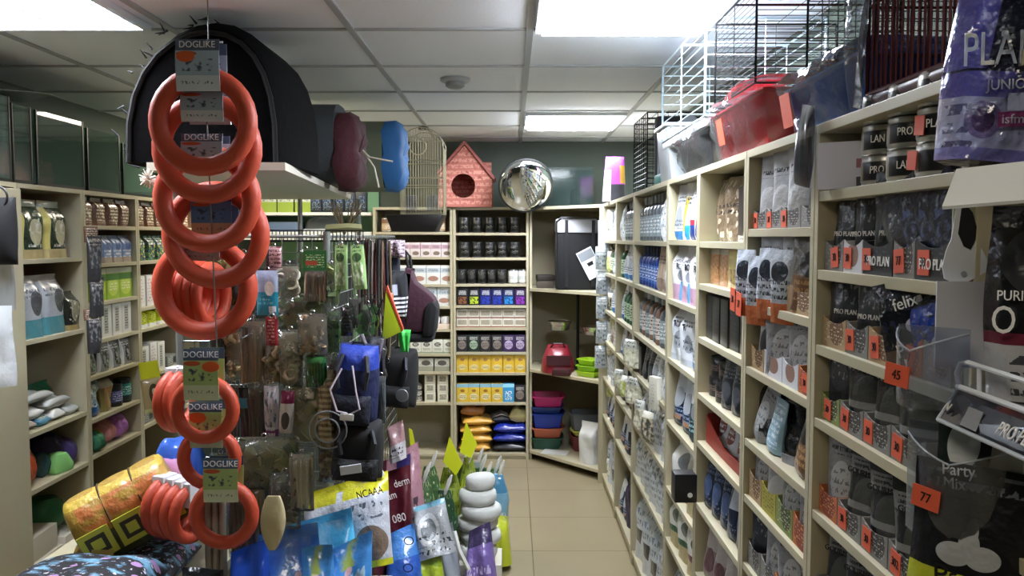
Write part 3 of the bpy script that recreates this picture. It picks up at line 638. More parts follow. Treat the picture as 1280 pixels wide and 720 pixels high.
S('pinkg', 'pouch', pm('pinkg', '#8a7a78', ('band', .6, .9, '#b0a8a4'), ('ell', .5, .4, .3, .22, '#5c3c3c'), ('band', 0, .14, '#9a8c70')), .11, .16, .05, 'pinkish grey pouch', 'pouch', 'food_pouch')

rr(1, 1, ['clearw'] * 4); rr(2, 1, ['clearw', 'cleard', 'cleard', 'cleard', 'cleard', 'cleard'])
rr(1, 2, ['greenb', 'brnb', 'greenb', 'clearw', 'brnb']); rr(2, 2, ['greenb', 'wpet', 'wpet', 'blueb', 'blueb'])
rr(1, 3, ['greyw', 'wpet', 'greyw']); rr(2, 3, ['wpet', 'greenb', 'greenb', 'greenb', 'greenb', 'greenb'])
rr(1, 5, ['greyw'] * 3); rr(2, 5, ['navyp', 'cleard', 'navyp', 'cleard']); rr(1, 6, ['navyp'] * 4); rr(2, 6, ['navyp'] * 3)
rr(1, 4, ['greyw', 'beigeb', 'greyw', 'beigeb']); rr(2, 4, ['wpet', 'beigeb', 'greyw', 'darkpo'])
rr(1, 7, ['bigw'] * 2); rr(2, 7, ['navyp'] * 2, near=.34)
rr(3, 1, ['cleard'] * 7 + ['clearw'] * 2); rr(3, 2, ['blueb'] * 6 + ['beigeb'] * 2 + ['clearw']); rr(3, 3, ['cleard', 'brnb'] * 4 + ['cleard'])
rr(3, 4, ['blackc', 'darkpo', 'darkpo', 'wpet', 'clearw', 'clearw']); rr(3, 5, ['greyw'] * 5); rr(3, 6, ['greyw'] * 6); rr(3, 7, ['bigw'] * 4)
rr(4, 1, ['wpet', 'wyel', 'wred', 'wred']); rr(4, 2, ['wbagp'] * 3, gap=.008); rr(4, 3, ['wbag', 'wbag', 'wpet'], gap=.012); rr(4, 4, ['navyp', 'navyp', 'tealp'], gap=.012)
rr(4, 5, ['brownc', 'whgrn']); rr(4, 6, ['whgrn', 'whgrn', 'whred']); rr(4, 7, ['bigw'] * 2)
rr(5, 1, ['chew', 'chew', 'darkbox', 'chewcard'], inset=.05); rr(5, 2, ['orjar', 'orjar', 'yljar', 'orjar'], gap=.006, inset=.03)
rr(5, 3, ['blackc'] * 5, gap=.007); rr(5, 4, ['blackt', 'blackt', 'darkpo', 'darkpo', 'darkpo'], gap=.006)
for i in range(2):
    build('blackt', (XR + .075, 2.55 - .08 - i * .1, Z5[3] + .0605), -PI / 2, f'squat black tin stacked on the {ORD[i]} tin of fifth aisle bay', 'squat tins stacked')
rr(5, 6, ['navb', 'navb', 'navb', 'navw', 'navb'], gap=.006); rr(5, 7, ['pinkg'] * 4); rr(5, 8, ['pinkg', 'greyw', 'pinkg']); rr(5, 9, ['bigw', 'bigw'])
# red display tray with white pouches
b_, a_ = RB[4]
RED = mat('red_card', '#a03028', .5, var=.25, bscale=30)
t = thing('display_tray', 'red card display tray on the fifth aisle bay', 'tray', (XR + .11, (a_ + b_) / 2, Z5[4]), (0, 0, -PI / 2))
tr = MB().box(-.22, .22, -.085, .085, 0, .004)
tr.prism([(-.22, .004), (.22, .004), (.22, .035), (-.02, .03), (-.14, .06), (-.22, .085)], -.085, -.081, axis='y'); tr.box(-.22, .22, .081, .085, .004, .1); tr.box(-.22, -.216, -.081, .081, .004, .09); tr.box(.216, .22, -.081, .081, .004, .06)
part('tray', tr, RED, t, smooth=0)
for i in range(4):
    build('wpo', (XR + .075 , b_ - .10 - i * .1, Z5[4] + .0045), -PI / 2, f'white treat pouch, {ORD[i]} in the red display tray', 'white pouches in the red tray', -.1, i)
# ------------------------------------------------------------ near right bays: open cartons of pouches with orange price cards
def pouch_mat(k, *l, base='#222428'): return pack('p_' + k, base, list(l), .3, .4)
PM = {
 'grey': pouch_mat('n_grey', ('text', .15, .85, .74, .86, '#3a3c40', 7), ('ell', .55, .42, .3, .26, '#b8babd'), ('text', .15, .9, .1, .6, '#76797d', 5, .58), base='#8c8e92'),
 'lgrey': pouch_mat('n_lgrey', ('text', .1, .9, .68, .82, '#26282c', 6), ('ell', .5, .36, .36, .2, '#d6d7d9'), ('rect', .1, .9, .08, .16, '#a9abb0'), base='#b2b4b8'),
 'dark': pouch_mat('n_dark', ('ell', .5, .6, .34, .24, '#3b3e46'), ('text', .2, .85, .45, .75, '#8e9299', 4, .6), ('rect', .05, .95, .2, .34, '#121318'), base='#26292f'),
 'navy': pouch_mat('n_navy', ('text', .1, .9, .3, .9, '#4a5a84', 3, .56), ('rect', .1, .9, .15, .3, '#0f1426'), base='#1d2438'),
 'goum': pouch_mat('n_goum', ('rect', .0, 1, .68, .86, '#77787a'), ('text', .1, .9, .71, .83, '#1d1d1f', 9, .5), ('ell', .6, .4, .36, .26, '#4a4c4c'), ('band', .28, .36, '#8c8d8c'), ('rect', .1, .6, .05, .22, '#9a978a'), base='#232526'),
 'white': pouch_mat('n_white', ('text', .2, .9, .66, .8, '#3c3c42', 8), ('ell', .5, .4, .3, .22, '#4c4a50'), ('band', 0, .2, '#b0803c'), base='#c6c8ca'),
 'brown': pouch_mat('n_brown', ('band', .45, 1, '#6c6a66'), ('ell', .5, .6, .3, .18, '#2c2a28'), ('text', .1, .9, .1, .4, '#b08a5c', 6), base='#70513a'),
}
CM = {
 'tan': pack('p_c_tan', '#a58a66', [('ell', .6, .5, .3, .4, '#6b4a30'), ('text', .1, .9, .1, .9, '#d8c8a8', 6, .6)], .6, 0),
 'orange': pack('p_c_orange', '#b5673a', [('ell', .5, .4, .4, .4, '#8a3c28'), ('text', .1, .9, .1, .9, '#e8b07c', 6, .6)], .6, 0),
 'green': pack('p_c_green', '#7d8a4c', [('ell', .6, .5, .3, .4, '#3c4428'), ('text', .1, .9, .1, .9, '#d0d0a8', 6, .6)], .6, 0),
 'yellow': pack('p_c_yellow', '#a39a3c', [('text', .1, .9, .1, .9, '#5c5a28', 6, .55)], .6, 0),
 'grey': pack('p_c_grey', '#7c7a76', [('ell', .65, .5, .26, .4, '#3a3634'), ('text', .1, .9, .1, .9, '#b8b4aa', 6, .6)], .6, 0),
 'black': pack('p_c_black', '#1b1c20', [('text', .1, .9, .1, .9, '#4c4e54', 6, .6)], .5, 0),
 'white': pack('p_c_white', '#cccdd4', [('ell', .5, .45, .3, .3, '#8a6a5c')], .6, 0),
}
def open_carton(y, z, cm, w_, hf, pmk, n, ph, what, where, price=None, word=None, lean=.03, dx=.0, dep=.2, seed=0):
    """open-fronted carton on the shelf edge with n pouches filed one behind the other"""
    t = thing('display_carton', f"{what[0]} open carton, {where}", 'carton', (XR + .012 + dx, y, z), (0, 0, -PI / 2), 'open display cartons on the near bays')
    b = MB(); a = w_ / 2
    b.box(-a, a, 0, dep, 0, .003)
    k = 5; pts = [(-a, .003)] + [(a, .003), (a, hf * 1.25)] + [(a - w_ * (i / (k + 1)), hf * (1.0 + .25 * (abs(2 * i / (k + 1) - 1)) ** 2)) for i in range(1, k + 1)] + [(-a, hf * 1.25)]
    b.prism(pts, 0, .002, axis='y'); b.box(-a, a, dep - .003, dep, .003, hf * 1.5)
    for s in (-1, 1):
        x0 = s * a - (.002 if s > 0 else 0)
        b.prism([(.0025, .003), (dep - .0035, .003), (dep - .0035, hf * 1.5), (.0025, hf * 1.2)], x0, x0 + .002, axis='x')
    part('tray', b, CM[cm], t, smooth=0)
    if price is not None:
        c = part('price_card', MB().box(-.016, .016, -.0012, 0, -.018, .018), ORANGE, t, (price[1] * a, -.0005, hf * .55 + price[2] if len(price) > 2 else hf * .55), (0, random.uniform(-.12, .12), 0), smooth=0)
        text(price[0], .019, INK, c, (0, -.0016, 0), sx=.8)
    if word: text(word[0], word[1], INKW, t, (0, -.0012, hf * .4), sx=word[2] if len(word) > 2 else .8)
    for i in range(n):
        pw = (w_ - .012) * 1.02
        o = link('treat_pouch', pouch_mesh(pw, ph, .035, PM[pmk], (seed + i) % 4), None, (XR + .012 + dx + .032 + i * .045, y + random.uniform(-.003, .003), z + .0045), (lean + random.uniform(-.05, .02), random.uniform(-.05, .05), -PI / 2 + .5 + random.uniform(-.12, .12)))
        tag(o, f"{what[1]}, {['front one','rear one'][i]} in carton {where}", 'pouch', 'pouches filed in open cartons')
    return t
def cartons(bn, shelf, y_far, specs, hf=.05, ph=.14, dx=0):
    hf *= .82; ph *= 1.08
    zs = {6: Z6, 7: Z7}[bn]; z = zs[shelf]; y = y_far
    for i, (w_, cm, pmk, n, what, price) in enumerate(specs):
        open_carton(y - w_ / 2, z, cm, w_ - .004, hf, pmk, n, ph, what, f"{ORD[i]} along {ORD[shelf]} shelf, {RN[bn - 1]} aisle bay", price, seed=i + shelf, dx=dx)
        y -= w_
G = lambda c, p: (c, p)
# sixth bay
y6 = 2.03 - .022
cartons(6, 0, y6, [(.105, 'grey', 'lgrey', 2, G('grey', 'light grey treat pouch'), ('50', -.6)), (.105, 'grey', 'lgrey', 2, G('grey', 'light grey treat pouch'), ('77', -.6)), (.12, 'grey', 'lgrey', 2, G('grey', 'light grey treat pouch'), ('30', -.7)), (.085, 'grey', 'grey', 2, G('grey', 'mid grey treat pouch'), None)], .045, .155)
cartons(6, 1, y6, [(.09, 'orange', 'white', 2, G('orange', 'white treat pouch'), None), (.09, 'orange', 'lgrey', 2, G('orange', 'pale treat pouch'), ('30', .4)), (.09, 'tan', 'white', 2, G('tan', 'white treat pouch'), None), (.14, 'tan', 'brown', 2, G('tan', 'brown and grey pouch'), None)], .055, .15)
cartons(6, 2, y6, [(.105, 'tan', 'white', 2, G('tan', 'white treat pouch'), None), (.13, 'white', 'grey', 2, G('pale', 'grey treat pouch'), None), (.1, 'white', 'grey', 2, G('pale', 'grey treat pouch'), None), (.08, 'orange', 'dark', 2, G('orange', 'dark treat pouch'), ('30', .0))], .055, .145)
cartons(6, 4, y6, [(.105, 'tan', 'grey', 2, G('tan', 'grey treat pouch'), None), (.105, 'yellow', 'lgrey', 2, G('yellow', 'light grey pouch'), None), (.11, 'green', 'grey', 2, G('green', 'grey treat pouch'), None), (.1, 'orange', 'grey', 2, G('orange', 'grey treat pouch'), None)], .065, .145)
cartons(6, 5, y6, [(.105, 'grey', 'dark', 2, G('grey', 'dark treat pouch'), None), (.105, 'grey', 'grey', 2, G('grey', 'grey treat pouch'), None), (.11, 'orange', 'grey', 2, G('orange', 'grey treat pouch'), None), (.1, 'orange', 'goum', 2, G('orange', 'banded black pouch'), None)], .06, .15)
cartons(6, 6, y6, [(.105, 'grey', 'goum', 2, G('grey', 'banded black pouch'), None), (.105, 'grey', 'grey', 2, G('grey', 'grey treat pouch'), None), (.11, 'grey', 'dark', 2, G('grey', 'dark treat pouch'), None), (.1, 'grey', 'dark', 1, G('grey', 'dark treat pouch'), None)], .06, .15)
# heap of black glossy sacks on its fourth shelf
GLB = mat('glossy_black_film', '#16171a', .18, bump=.8, bscale=35)
for i, (yy, h, lab) in enumerate(((1.95, .12, 'glossy black pack slumped at the post of sixth aisle bay'), (1.84, .11, 'glossy black pack in the middle of the black pack heap'), (1.74, .12, 'glossy black pack above the brown pouch on sixth bay'))):
    o = link('treat_pack', pillow_mesh(.12, .155, .07, GLB, i), None, (XR + .06 + .01 * i, yy, Z6[3] + .012), (-.15, .2 * (i - 1), -PI / 2)); tag(o, lab, 'pack', 'glossy black packs in a heap')
o = link('treat_pouch', pouch_mesh(.08, .12, .03, pack('p_ltblue', '#8fb0c4', [('text', .1, .9, .1, .9, '#dce8f0', 5)], .3), 1), None, (XR + .03, 1.865, Z6[3] + .004), (-.1, .05, -PI / 2)); tag(o, 'small light blue pouch in front of the glossy black packs', 'pouch')
o = link('treat_pouch', pouch_mesh(.1, .15, .04, PM['brown'], 2), None, (XR + .035, 1.68, Z6[3] + .004), (-.1, .1, -PI / 2)); tag(o, 'brown pouch beside the glossy black packs, sixth aisle bay', 'pouch')
o = link('treat_pouch', pouch_mesh(.09, .15, .04, PM['grey'], 2), None, (XR + .035, 1.985, Z6[3] + .004), (-.1, .3, -PI / 2)); tag(o, 'tilted grey pouch under the slumped black pack at post', 'pouch')
# seventh bay: dark pouch rows
y7 = 1.57 - .022
cartons(7, 1, y7, [(.09, 'grey', 'dark', 2, G('grey', 'dark food pouch'), ('30', .2)), (.08, 'white', 'dark', 2, G('pale', 'dark food pouch'), ('30', -.5)), (.11, 'black', 'dark', 2, G('black', 'dark food pouch'), ('30', -.7)), (.07, 'grey', 'dark', 0, G('grey', 'dark food pouch'), ('77', -.4)), (.1, 'black', 'navy', 0, G('black', 'navy food pouch'), ('30', -.5))], .055, .15)
cartons(7, 2, y7, [(.11, 'tan', 'dark', 2, G('tan', 'dark food pouch'), None), (.09, 'grey', 'dark', 2, G('grey', 'dark food pouch'), ('30', -.6)), (.1, 'tan', 'dark', 2, G('tan', 'dark food pouch'), ('30', -.5)), (.08, 'orange', 'dark', 2, G('orange', 'dark food pouch'), ('77', 0.)), (.08, 'grey', 'navy', 2, G('grey', 'navy food pouch'), None)], .055, .14)
cartons(7, 3, y7, [(.09, 'green', 'dark', 2, G('green', 'dark food pouch'), ('30', -.2)), (.1, 'grey', 'goum', 2, G('grey', 'banded black pouch'), ('30', -.5)), (.1, 'grey', 'goum', 2, G('grey', 'banded black pouch'), ('30', -.6)), (.11, 'grey', 'goum', 2, G('grey', 'banded black pouch'), ('30', -.6))], .05, .14)
cartons(7, 4, y7, [(.09, 'orange', 'grey', 2, G('orange', 'grey treat pouch'), None), (.1, 'grey', 'goum', 2, G('grey', 'banded black pouch'), ('30', -.5)), (.1, 'grey', 'goum', 2, G('grey', 'banded black pouch'), ('30', -.5)), (.11, 'grey', 'goum', 2, G('grey', 'banded black pouch'), ('302', -.5))], .05, .14)
cartons(7, 5, y7, [(.09, 'grey', 'goum', 2, G('grey', 'banded black pouch'), None), (.1, 'grey', 'goum', 2, G('grey', 'banded black pouch'), None), (.1, 'grey', 'dark', 2, G('grey', 'dark food pouch'), None), (.11, 'grey', 'goum', 1, G('grey', 'banded black pouch'), None)], .05, .14)
cartons(7, 6, y7, [(.1, 'grey', 'dark', 1, G('grey', 'dark food pouch'), None), (.1, 'grey', 'grey', 1, G('grey', 'grey treat pouch'), None), (.1, 'grey', 'dark', 1, G('grey', 'dark food pouch'), None)], .05, .14)
# lettering on carton fronts that can be read
for o in list(COL.objects):
    l = o.get('label') or ''
    if o.name.startswith('display_carton') and 'seventh' in l:
        if 'along second' in l and l.startswith('black'): text('PRO PLAN', .022, INKW, o, (.006, -.0018, .022), sx=.8)
        if 'along fourth' in l and l.startswith('grey'): pass
    if o.name.startswith('treat_pouch') and ', front one' in l and 'seventh' in l:
        if l.startswith('banded'): text('GOURMET', .014, INK, o, (0, -.0165, .108), (PI / 2 - .12, 0, 0), sx=.95)
        if l.startswith('dark') and ('second' in l or 'third' in l): text('PRO PLAN', .0125, INKW, o, (0, -.0185, .062), sx=.8)
# tilted pouches leaning out over the second shelf (their tops fan out towards the aisle)
for i in range(4):
    o = link('food_pouch', pouch_mesh(.1, .135, .022, PM['navy' if i > 0 else 'dark'], i), None, (XR + .035 + .004 * i, 1.225 - i * .042, Z7[1] + .02), (0, -.5, -PI / 2 + .25))
    tag(o, f"dark pouch leaning over carton rims, {ORD[i]} of the tilted fan below the tins", 'pouch', 'tilted dark pouches in a fan')
# tins on the uppermost shelf of the seventh bay
TIN = pack('p_tin', '#8a8880', [('rect', .26, .80, .2, .80, '#131418'), ('rect', .86, 1, .2, .75, '#b5a88c'), ('rect', .0, .2, .2, .75, '#b5a88c'), ('band', .0, .12, '#a8a9a4'), ('band', .88, 1, '#a8a9a4')], .35, 0)
def tin(px, py, Y, x, z, word, label):
    pass
def stack(y, x, n, nm, words):
    for k in range(n):
        t = link('food_tin', can_mesh(.042, .05, TIN, mat('tin_rim', '#b9b8b2', .3, .8), 'food_tin'), None, (x, y, Z7[0] + k * .0505), (0, 0, -PI / 2 + .75))
        tag(t, f"grey {['bottom', 'second', 'third'][k]} food tin of the {nm} stack under the maroon cage", 'tin', 'grey food tins in stacks')
        wd = words[k]
        if wd: text(wd, .0175, INKW, t, (0, -.0427, .026), sx=.72)
stack(1.40, XR + .06, 3, 'stack beside white box, single', ['PRO', 'LAN', 'LAN'])
stack(1.305, XR + .06, 3, 'middle', ['LAN', 'PRO', 'PLAN'])
stack(1.26, XR + .165, 3, 'rear', ['', 'LAN', ''])
stack(1.21, XR + .06, 3, 'nearest', ['', 'PLAN', 'LAN'])
for k, (yy, zz, tx) in enumerate(((1.225, .028, '50'), (1.205, .076, '77'))):
    solo('price_card', MB().box(-.014, .014, -.0012, 0, -.014, .014), ORANGE, f"round cut orange price card on the {['bottom','second'][k]} tin of nearest stack", 'price tag', (XR + .0165, yy, Z7[0] + zz), (0, .1, -PI / 2), smooth=0)
b = MB().box(-.042, .042, 0, .02, 0, .083)
o = solo('carton', b, mat('blank_white_card', '#d6d8ea', .6), 'blank white card box beside the grey tins', 'carton', (.583, 1.475, Z7[0] + .001), (0, 0, -.6), bevel=.002)
part('sticker', MB().box(0, .018, -.0008, 0, .036, .052), mat('dusty_pink', '#a5707a', .6), o, (.0235, -.0002, 0), smooth=0)

# ------------------------------------------------------------ big treat bags and pocket displays at the near end
def cat_face(o, x, z, s, y):
    WH = mat('fur_white', '#c9ccd0', .7); m = MB()
    def disc(cx, cz, rx, rz, yy, n=18):
        vs = [(cx + rx * math.cos(2 * PI * i / n), yy, cz + rz * math.sin(2 * PI * i / n)) for i in range(n)]
        return m.prism([(p[0], p[2]) for p in vs], yy, yy + .0012, axis='y')
    m.prism([(-.02 * s, .5 * s), (.06 * s, .5 * s), (.16 * s, .05 * s), (-.16 * s, .05 * s)], y, y + .0012, axis='y')
    disc(-.14 * s, -.06 * s, .2 * s, .15 * s, y - .0014); disc(.14 * s, -.06 * s, .2 * s, .15 * s, y - .0028)
    part('printed_muzzle', m, WH, o, (x, 0, z), smooth=0)
FEL = [pack('p_felix%d' % i, c, [('band', .82, 1, '#2a2e38'), ('band', 0, .28, b2), ('text', .1, .9, .3, .7, '#1c2440', 3, .6)], .22, .5) for i, (c, b2) in enumerate((('#14161e', '#5a4a40'), ('#1b3c9a', '#8a7462'), ('#152a70', '#6a6a70')))]
def treat_bag(x, y, z, w_, h, m, label, rot, words, face=None):
    t = link('treat_bag', bag_mesh(w_, h, .04, m, 1, 'treat_bag'), None, (x, y, z), rot); tag(t, label, 'bag')
    for wd, size, zz, colr, sx in words: text(wd, size, colr, t, (-.01, -.0235, zz), (PI / 2, -.12, 0), sx=sx)
    if face: cat_face(t, .01, face, .075, -.022)
    return t
treat_bag(XR + .045, 1.20, 1.361, .135, .145, FEL[0], 'large black treat bag lettered felix leaning out of the shelf', (-.05, -.25, -PI / 2 + .62), [('felix', .026, .108, INKW, .9), ('Party', .028, .040, INKW, .9), ('Mix', .026, .018, INKW, .9)], .078)
treat_bag(XR + .05, 1.135, 1.361, .12, .14, FEL[1], 'bright blue treat bag behind the black felix bag', (-.05, -.33, -PI / 2 + .35), [], .06)
treat_bag(XR + .07, 1.09, 1.361, .1, .14, FEL[2], 'dark blue treat bag next to the big black bag', (-.05, -.36, -PI / 2 + .35), [], None)
# pocket displays
def pocket(px, py, Y, w_, h, label, tagtxt, rz):
    p = at(px, py, Y); t = thing('hanging_pocket_display', label, 'pocket display', p, (0, 0, rz), 'clear pockets of treat bags')
    k = MB(); n = 10
    def prof(i): a = -1 + 2 * i / n; return (a * w_ / 2, -.045 * (1 - a * a))
    vs = []; fs = []
    for zz in (0, h):
        for i in range(n + 1):
            x, y = prof(i); vs.append((x, y * (1 if zz == 0 else 1.25), zz + (.02 * abs(-1 + 2 * i / n) if zz else 0)))
    for i in range(n): fs.append((i, i + 1, n + 2 + i, n + 1 + i))
    k.add(vs, fs); k.box(-w_ / 2, w_ / 2, .001, .003, 0, h * 1.35)
    part('pocket', k, HAZY, t, smooth=60)
    part('pocket_rim', MB().tube([(prof(i)[0], prof(i)[1] * 1.25, h + .02 * abs(-1 + 2 * i / n)) for i in range(n + 1)], .0012), mat('clear_edge', '#c4ccd6', .15, alpha=.6), t)
    c = part('price_card', MB().box(-.017, .017, -.0012, 0, -.013, .013), ORANGE, t, (-w_ * .2, -.05, h * .55), (0, .1, -.25), smooth=0)
    text(tagtxt, .016, INK, c, (0, -.0016, 0), sx=.8)
    return t, p
t, p = pocket(1163, 505, 1.0, .085, .07, 'clear pocket with orange card below the felix bag', '45', -.9)
t, p = pocket(1200, 672, .98, .125, .1, 'clear pocket with orange card holding a green Party Mix bag', '77', -.75)
GB = pack('p_gparty', '#1c2622', [('ell', .5, .8, .3, .2, '#c4c8c8'), ('band', .3, .62, '#1f3a38'), ('band', 0, .3, '#98a0a4')], .3, .4)
t2 = link('treat_bag', pouch_mesh(.06, .14, .026, GB, 1, 'treat_bag'), None, p + Vector((.0, .0, .005)) + Vector((-.012, -.013, 0)), (.0, .05, -.75)); tag(t2, 'green Party Mix treat bag standing in the lower clear pocket', 'bag')
text('Party', .020, INKW, t2, (0, -.016, .085), (PI / 2, -.1, 0), sx=.85); text('Mix', .019, INKW, t2, (-.003, -.016, .068), (PI / 2, -.1, 0), sx=.85)
YP = pack('p_yparty', '#15161b', [('ell', .38, .40, .15, .08, '#a9acb0'), ('ell', .62, .40, .15, .08, '#a9acb0'), ('ell', .5, .47, .09, .1, '#a9acb0'), ('ell', .52, .56, .05, .1, '#a9acb0'), ('band', 0, .27, '#b9c030'), ('text', .1, .9, .8, .95, '#70747c', 6)], .3, .4)
p = at(1205, 760, .95)
t2 = link('treat_bag', pouch_mesh(.13, .17, .04, YP, 2, 'treat_bag'), None, p, (0, .05, -.6)); tag(t2, 'black treat bag with yellow band below the lower clear pocket', 'bag')
text('Party', .036, INK, t2, (0, -.02, .042), (PI / 2, -.1, 0), sx=.9)
solo('hanging_rail', MB().tube([at(1120, 752, .97) , at(1300, 765, .8)], .006) , BLACK, 'black rail under the lowest black treat bag at right edge', 'rail')

# wire and acrylic shelf
def plane_text(txt, size, m, parent, P, X, U, sx=1, shear=0):
    X = X.normalized(); Nn = X.cross(U).normalized(); Uu = Nn.cross(X)
    o = link('lettering', text_mesh(txt, size, m, sx, shear), parent)
    o.matrix_local = Matrix.Translation(P + Nn * .0012) @ Matrix((X, Uu, Nn)).transposed().to_4x4()
    return o
O_ = at(1197, 487, .97)
t = thing('hanging_shelf', 'clear acrylic shelf with white wire rim lettered PRO PLAN', 'shelf', O_)
TL, TR, BR, BL = [at(*q) - O_ for q in ((1197, 487, .97), (1330, 536, .80), (1330, 596, .78), (1172, 524, .955))]
W_ = mat('white_wire', '#e8edf6', .3); bk = Vector((.05, .05, 0))
r0 = [at(*q) - O_ for q in ((1199, 484, .97), (1196, 466, .97), (1200, 455, .97), (1210, 453, .965), (1330, 492, .80))]
part('wire_rim', MB().tube(r0, .003, n=8), W_, t)
part('wire_post', MB().tube([at(1224, 490, .945) - O_, at(1224, 459, .945) - O_], .0026), W_, t)
part('wire_rim', MB().tube([TL + Vector((0, 0, .004)), TR + Vector((0, 0, .004))], .0035, n=8), W_, t)
part('plate', MB().add([TL, TR, TR + bk * 1.6, TL + bk * 1.6], [(0, 1, 2, 3)]), HAZY, t, smooth=0)
nn = (TR - TL).cross(TL - BL).normalized()
if nn.y > 0: nn = -nn
fr = part('front_card', MB().add([TL, TR, BR, BL] + [q - nn * .003 for q in (TL, TR, BR, BL)], [(0, 1, 2, 3), (7, 6, 5, 4), (0, 4, 5, 1), (1, 5, 6, 2), (2, 6, 7, 3), (3, 7, 4, 0)]), mat('navy_card', '#20242f', .15, coat=1), t, smooth=0)
part('acrylic_edge', MB().tube([BL, BR], .0025).tube([TL, BL], .002), mat('acrylic_edge', '#cdd8ea', .15), t)
def onp(a, b): return TL.lerp(TR, a).lerp(BL.lerp(BR, a), b)
up_ = (TL.lerp(TR, .5) - BL.lerp(BR, .5))
plane_text('N', .014, INKW, fr, onp(.05, .62) + nn * .004, TR - TL, up_, .9, .15)
plane_text('PRO PLAN', .022, INKW, fr, onp(.70, .62) + nn * .005, TR - TL, up_, .66)
pp = [onp(a, b) + nn * .0012 for a, b in ((.2, .35), (.34, .35), (.34, .9), (.2, .9))]
part('printed_picture', MB().add(pp + [q + nn * .0008 for q in pp], [(3, 2, 1, 0), (4, 5, 6, 7), (0, 1, 5, 4), (1, 2, 6, 5), (2, 3, 7, 6), (3, 0, 4, 7)]), mat('fur_grey', '#8f939a', .6), fr, smooth=0)

# large dark bag and header boards at the right edge
PB = pack('p_proplan', '#141318', [('ell', .35, .72, .3, .2, '#3c3c42'), ('band', .3, .36, '#6a2438'), ('band', .02, .3, '#aeb0b6'), ('ell', .62, .16, .2, .12, '#5a4a4c'), ('text', .1, .45, .05, .25, '#44464c', 7, .5)], .25, .4)
p = at(1338, 505, .92)
t = link('food_bag', bag_mesh(.19, .222, .07, PB, 0, 'food_bag'), None, p + Vector((.01, 0, 0)), (0, 0, -.35)); tag(t, 'big black food bag lettered PRO PLAN standing above the wire rim', 'bag')
text('PURINA', .016, INKW, t, (-.070, -.040, .122), sx=.8); text('O PLAN', .044, INKW, t, (-.043, -.041, .094), sx=.7)
p = at(1302, 212, .98)
JB = pack('p_junior', '#231f3a', [('band', .25, .35, '#6a5fb0'), ('band', 0, .25, '#c4c0dc'), ('band', .0, .05, '#8a80c0'), ('rect', .0, .16, .36, 1, '#6a62b4'), ('ell', .17, .16, .08, .075, '#8f7aa8'), ('ell', .17, .16, .05, .05, '#5c3c6c'), ('text', .02, .14, .05, .25, '#6a6488', 8)], .22, .45)
t = link('food_bag', bag_mesh(.235, .29, .09, JB, 2, 'food_bag'), None, p, (0, .12, -.3)); tag(t, 'purple and white junior food bag lettered PLAN at upper right', 'bag')
text('PLAN', .054, INKW, t, (-.072, -.0505, .124), (PI / 2, -.12, 0), sx=.62); text('JUNIOR', .0165, INKW, t, (-.058, -.0505, .086), (PI / 2, -.12, 0), sx=.85)
c = part('logo_patch', MB().box(-.015, .015, -.001, 0, -.0085, .0085), mat('magenta_print', '#a02a72', .5), t, (-.05, -.0495, .048), (0, -.1, 0), smooth=0)
text('isfm', .015, INKW, c, (0, -.0014, 0), sx=.95)
part('printed_emblem', MB().box(-.014, .014, -.0008, 0, -.010, .010), mat('pale_print', '#dcdcec', .5), t, (-.044, -.0495, .068), (0, -.1, 0), smooth=0)
pc = part('price_card', MB().box(-.02, .02, -.001, 0, -.012, .012), ORANGE, t, (-.03, -.044, .2), (-.2, -.2, 0), smooth=0)
text('45', .02, INK, pc, (0, -.0014, 0), sx=.8)
# film over it
fm = MB().shell(lambda u, v: (u * .125, -.055 + .006 * math.sin(9 * v + 3 * u), v * .29), lambda u, v: .0004, 6, 6)
part('film_wrap', fm, FILM, t, smooth=60)
# sloping white sign card
q = [at(1178, 262, .86), at(1330, 250, .80), at(1330, 200, .84), at(1196, 215, .90)]
n_ = (q[1] - q[0]).cross(q[3] - q[0]).normalized() * .004
solo('sign_card', MB().add(q + [v + n_ for v in q], [(0, 1, 2, 3), (7, 6, 5, 4), (0, 4, 5, 1), (1, 5, 6, 2), (2, 6, 7, 3), (3, 7, 4, 0)]), mat('pale_blue_card', '#f2f7fc', .3), 'sloping white sign card under the junior food bag', 'sign', smooth=0)
# printed header board with a cow-patched animal
o0 = at(1176, 358, 1.03); PX = 1.03 / F
t = thing('sign_board', 'printed board with black and white animal muzzle below sloping card', 'sign', o0, (0, 0, -.15))
bw = mat('olive_print', '#8f9068', .6)
part('board', MB().box(12 * PX, 74 * PX, 0, .004, 0, 100 * PX), pack('p_board', '#8d9070', [('band', 0, .12, '#7c3c34'), ('band', .12, .3, '#a8a848'), ('blot', .4, 1, .4, .95, '#3a3a34', 5, .62)], .5, 0), t, smooth=0)
mz = [(14, 98), (10, 60), (4, 44), (0, 24), (3, 10), (14, 4), (30, 6), (44, 14), (56, 22), (50, 38), (42, 52), (38, 70), (34, 90), (26, 99)]
part('printed_muzzle', MB().prism([(a * PX, c * PX) for a, c in mz], -.003, -.0005, axis='y'), mat('fur_white', '#c9ccd0', .7), t, smooth=0)
pt = [(20, 97), (17, 66), (24, 50), (32, 46), (37, 58), (38, 74), (33, 92), (27, 99)]
part('printed_patch', MB().prism([(a * PX, c * PX) for a, c in pt], -.0042, -.0032, axis='y'), INK, t, smooth=0)
part('printed_patch', MB().lathe([(.0005, 0), (3.5 * PX, 0), (3.5 * PX, .001), (.0005, .001)], 14), mat('fur_grey', '#8f939a', .6), t, (25 * PX, -.0034, 16 * PX), (PI / 2, 0, 0))
solo('bay_side_panel', MB().box(-.002, .002, -.045, .045, 0, .105), mat('grey_board', '#b8bac2', .5), 'plain pale grey shelving panel beside the big black bag', 'panel', at(1218, 460, 1.0) + Vector((.0, .0, 0)), (0, 0, 1.35), smooth=0)  # separate board standing in for the side panel between two shelving units

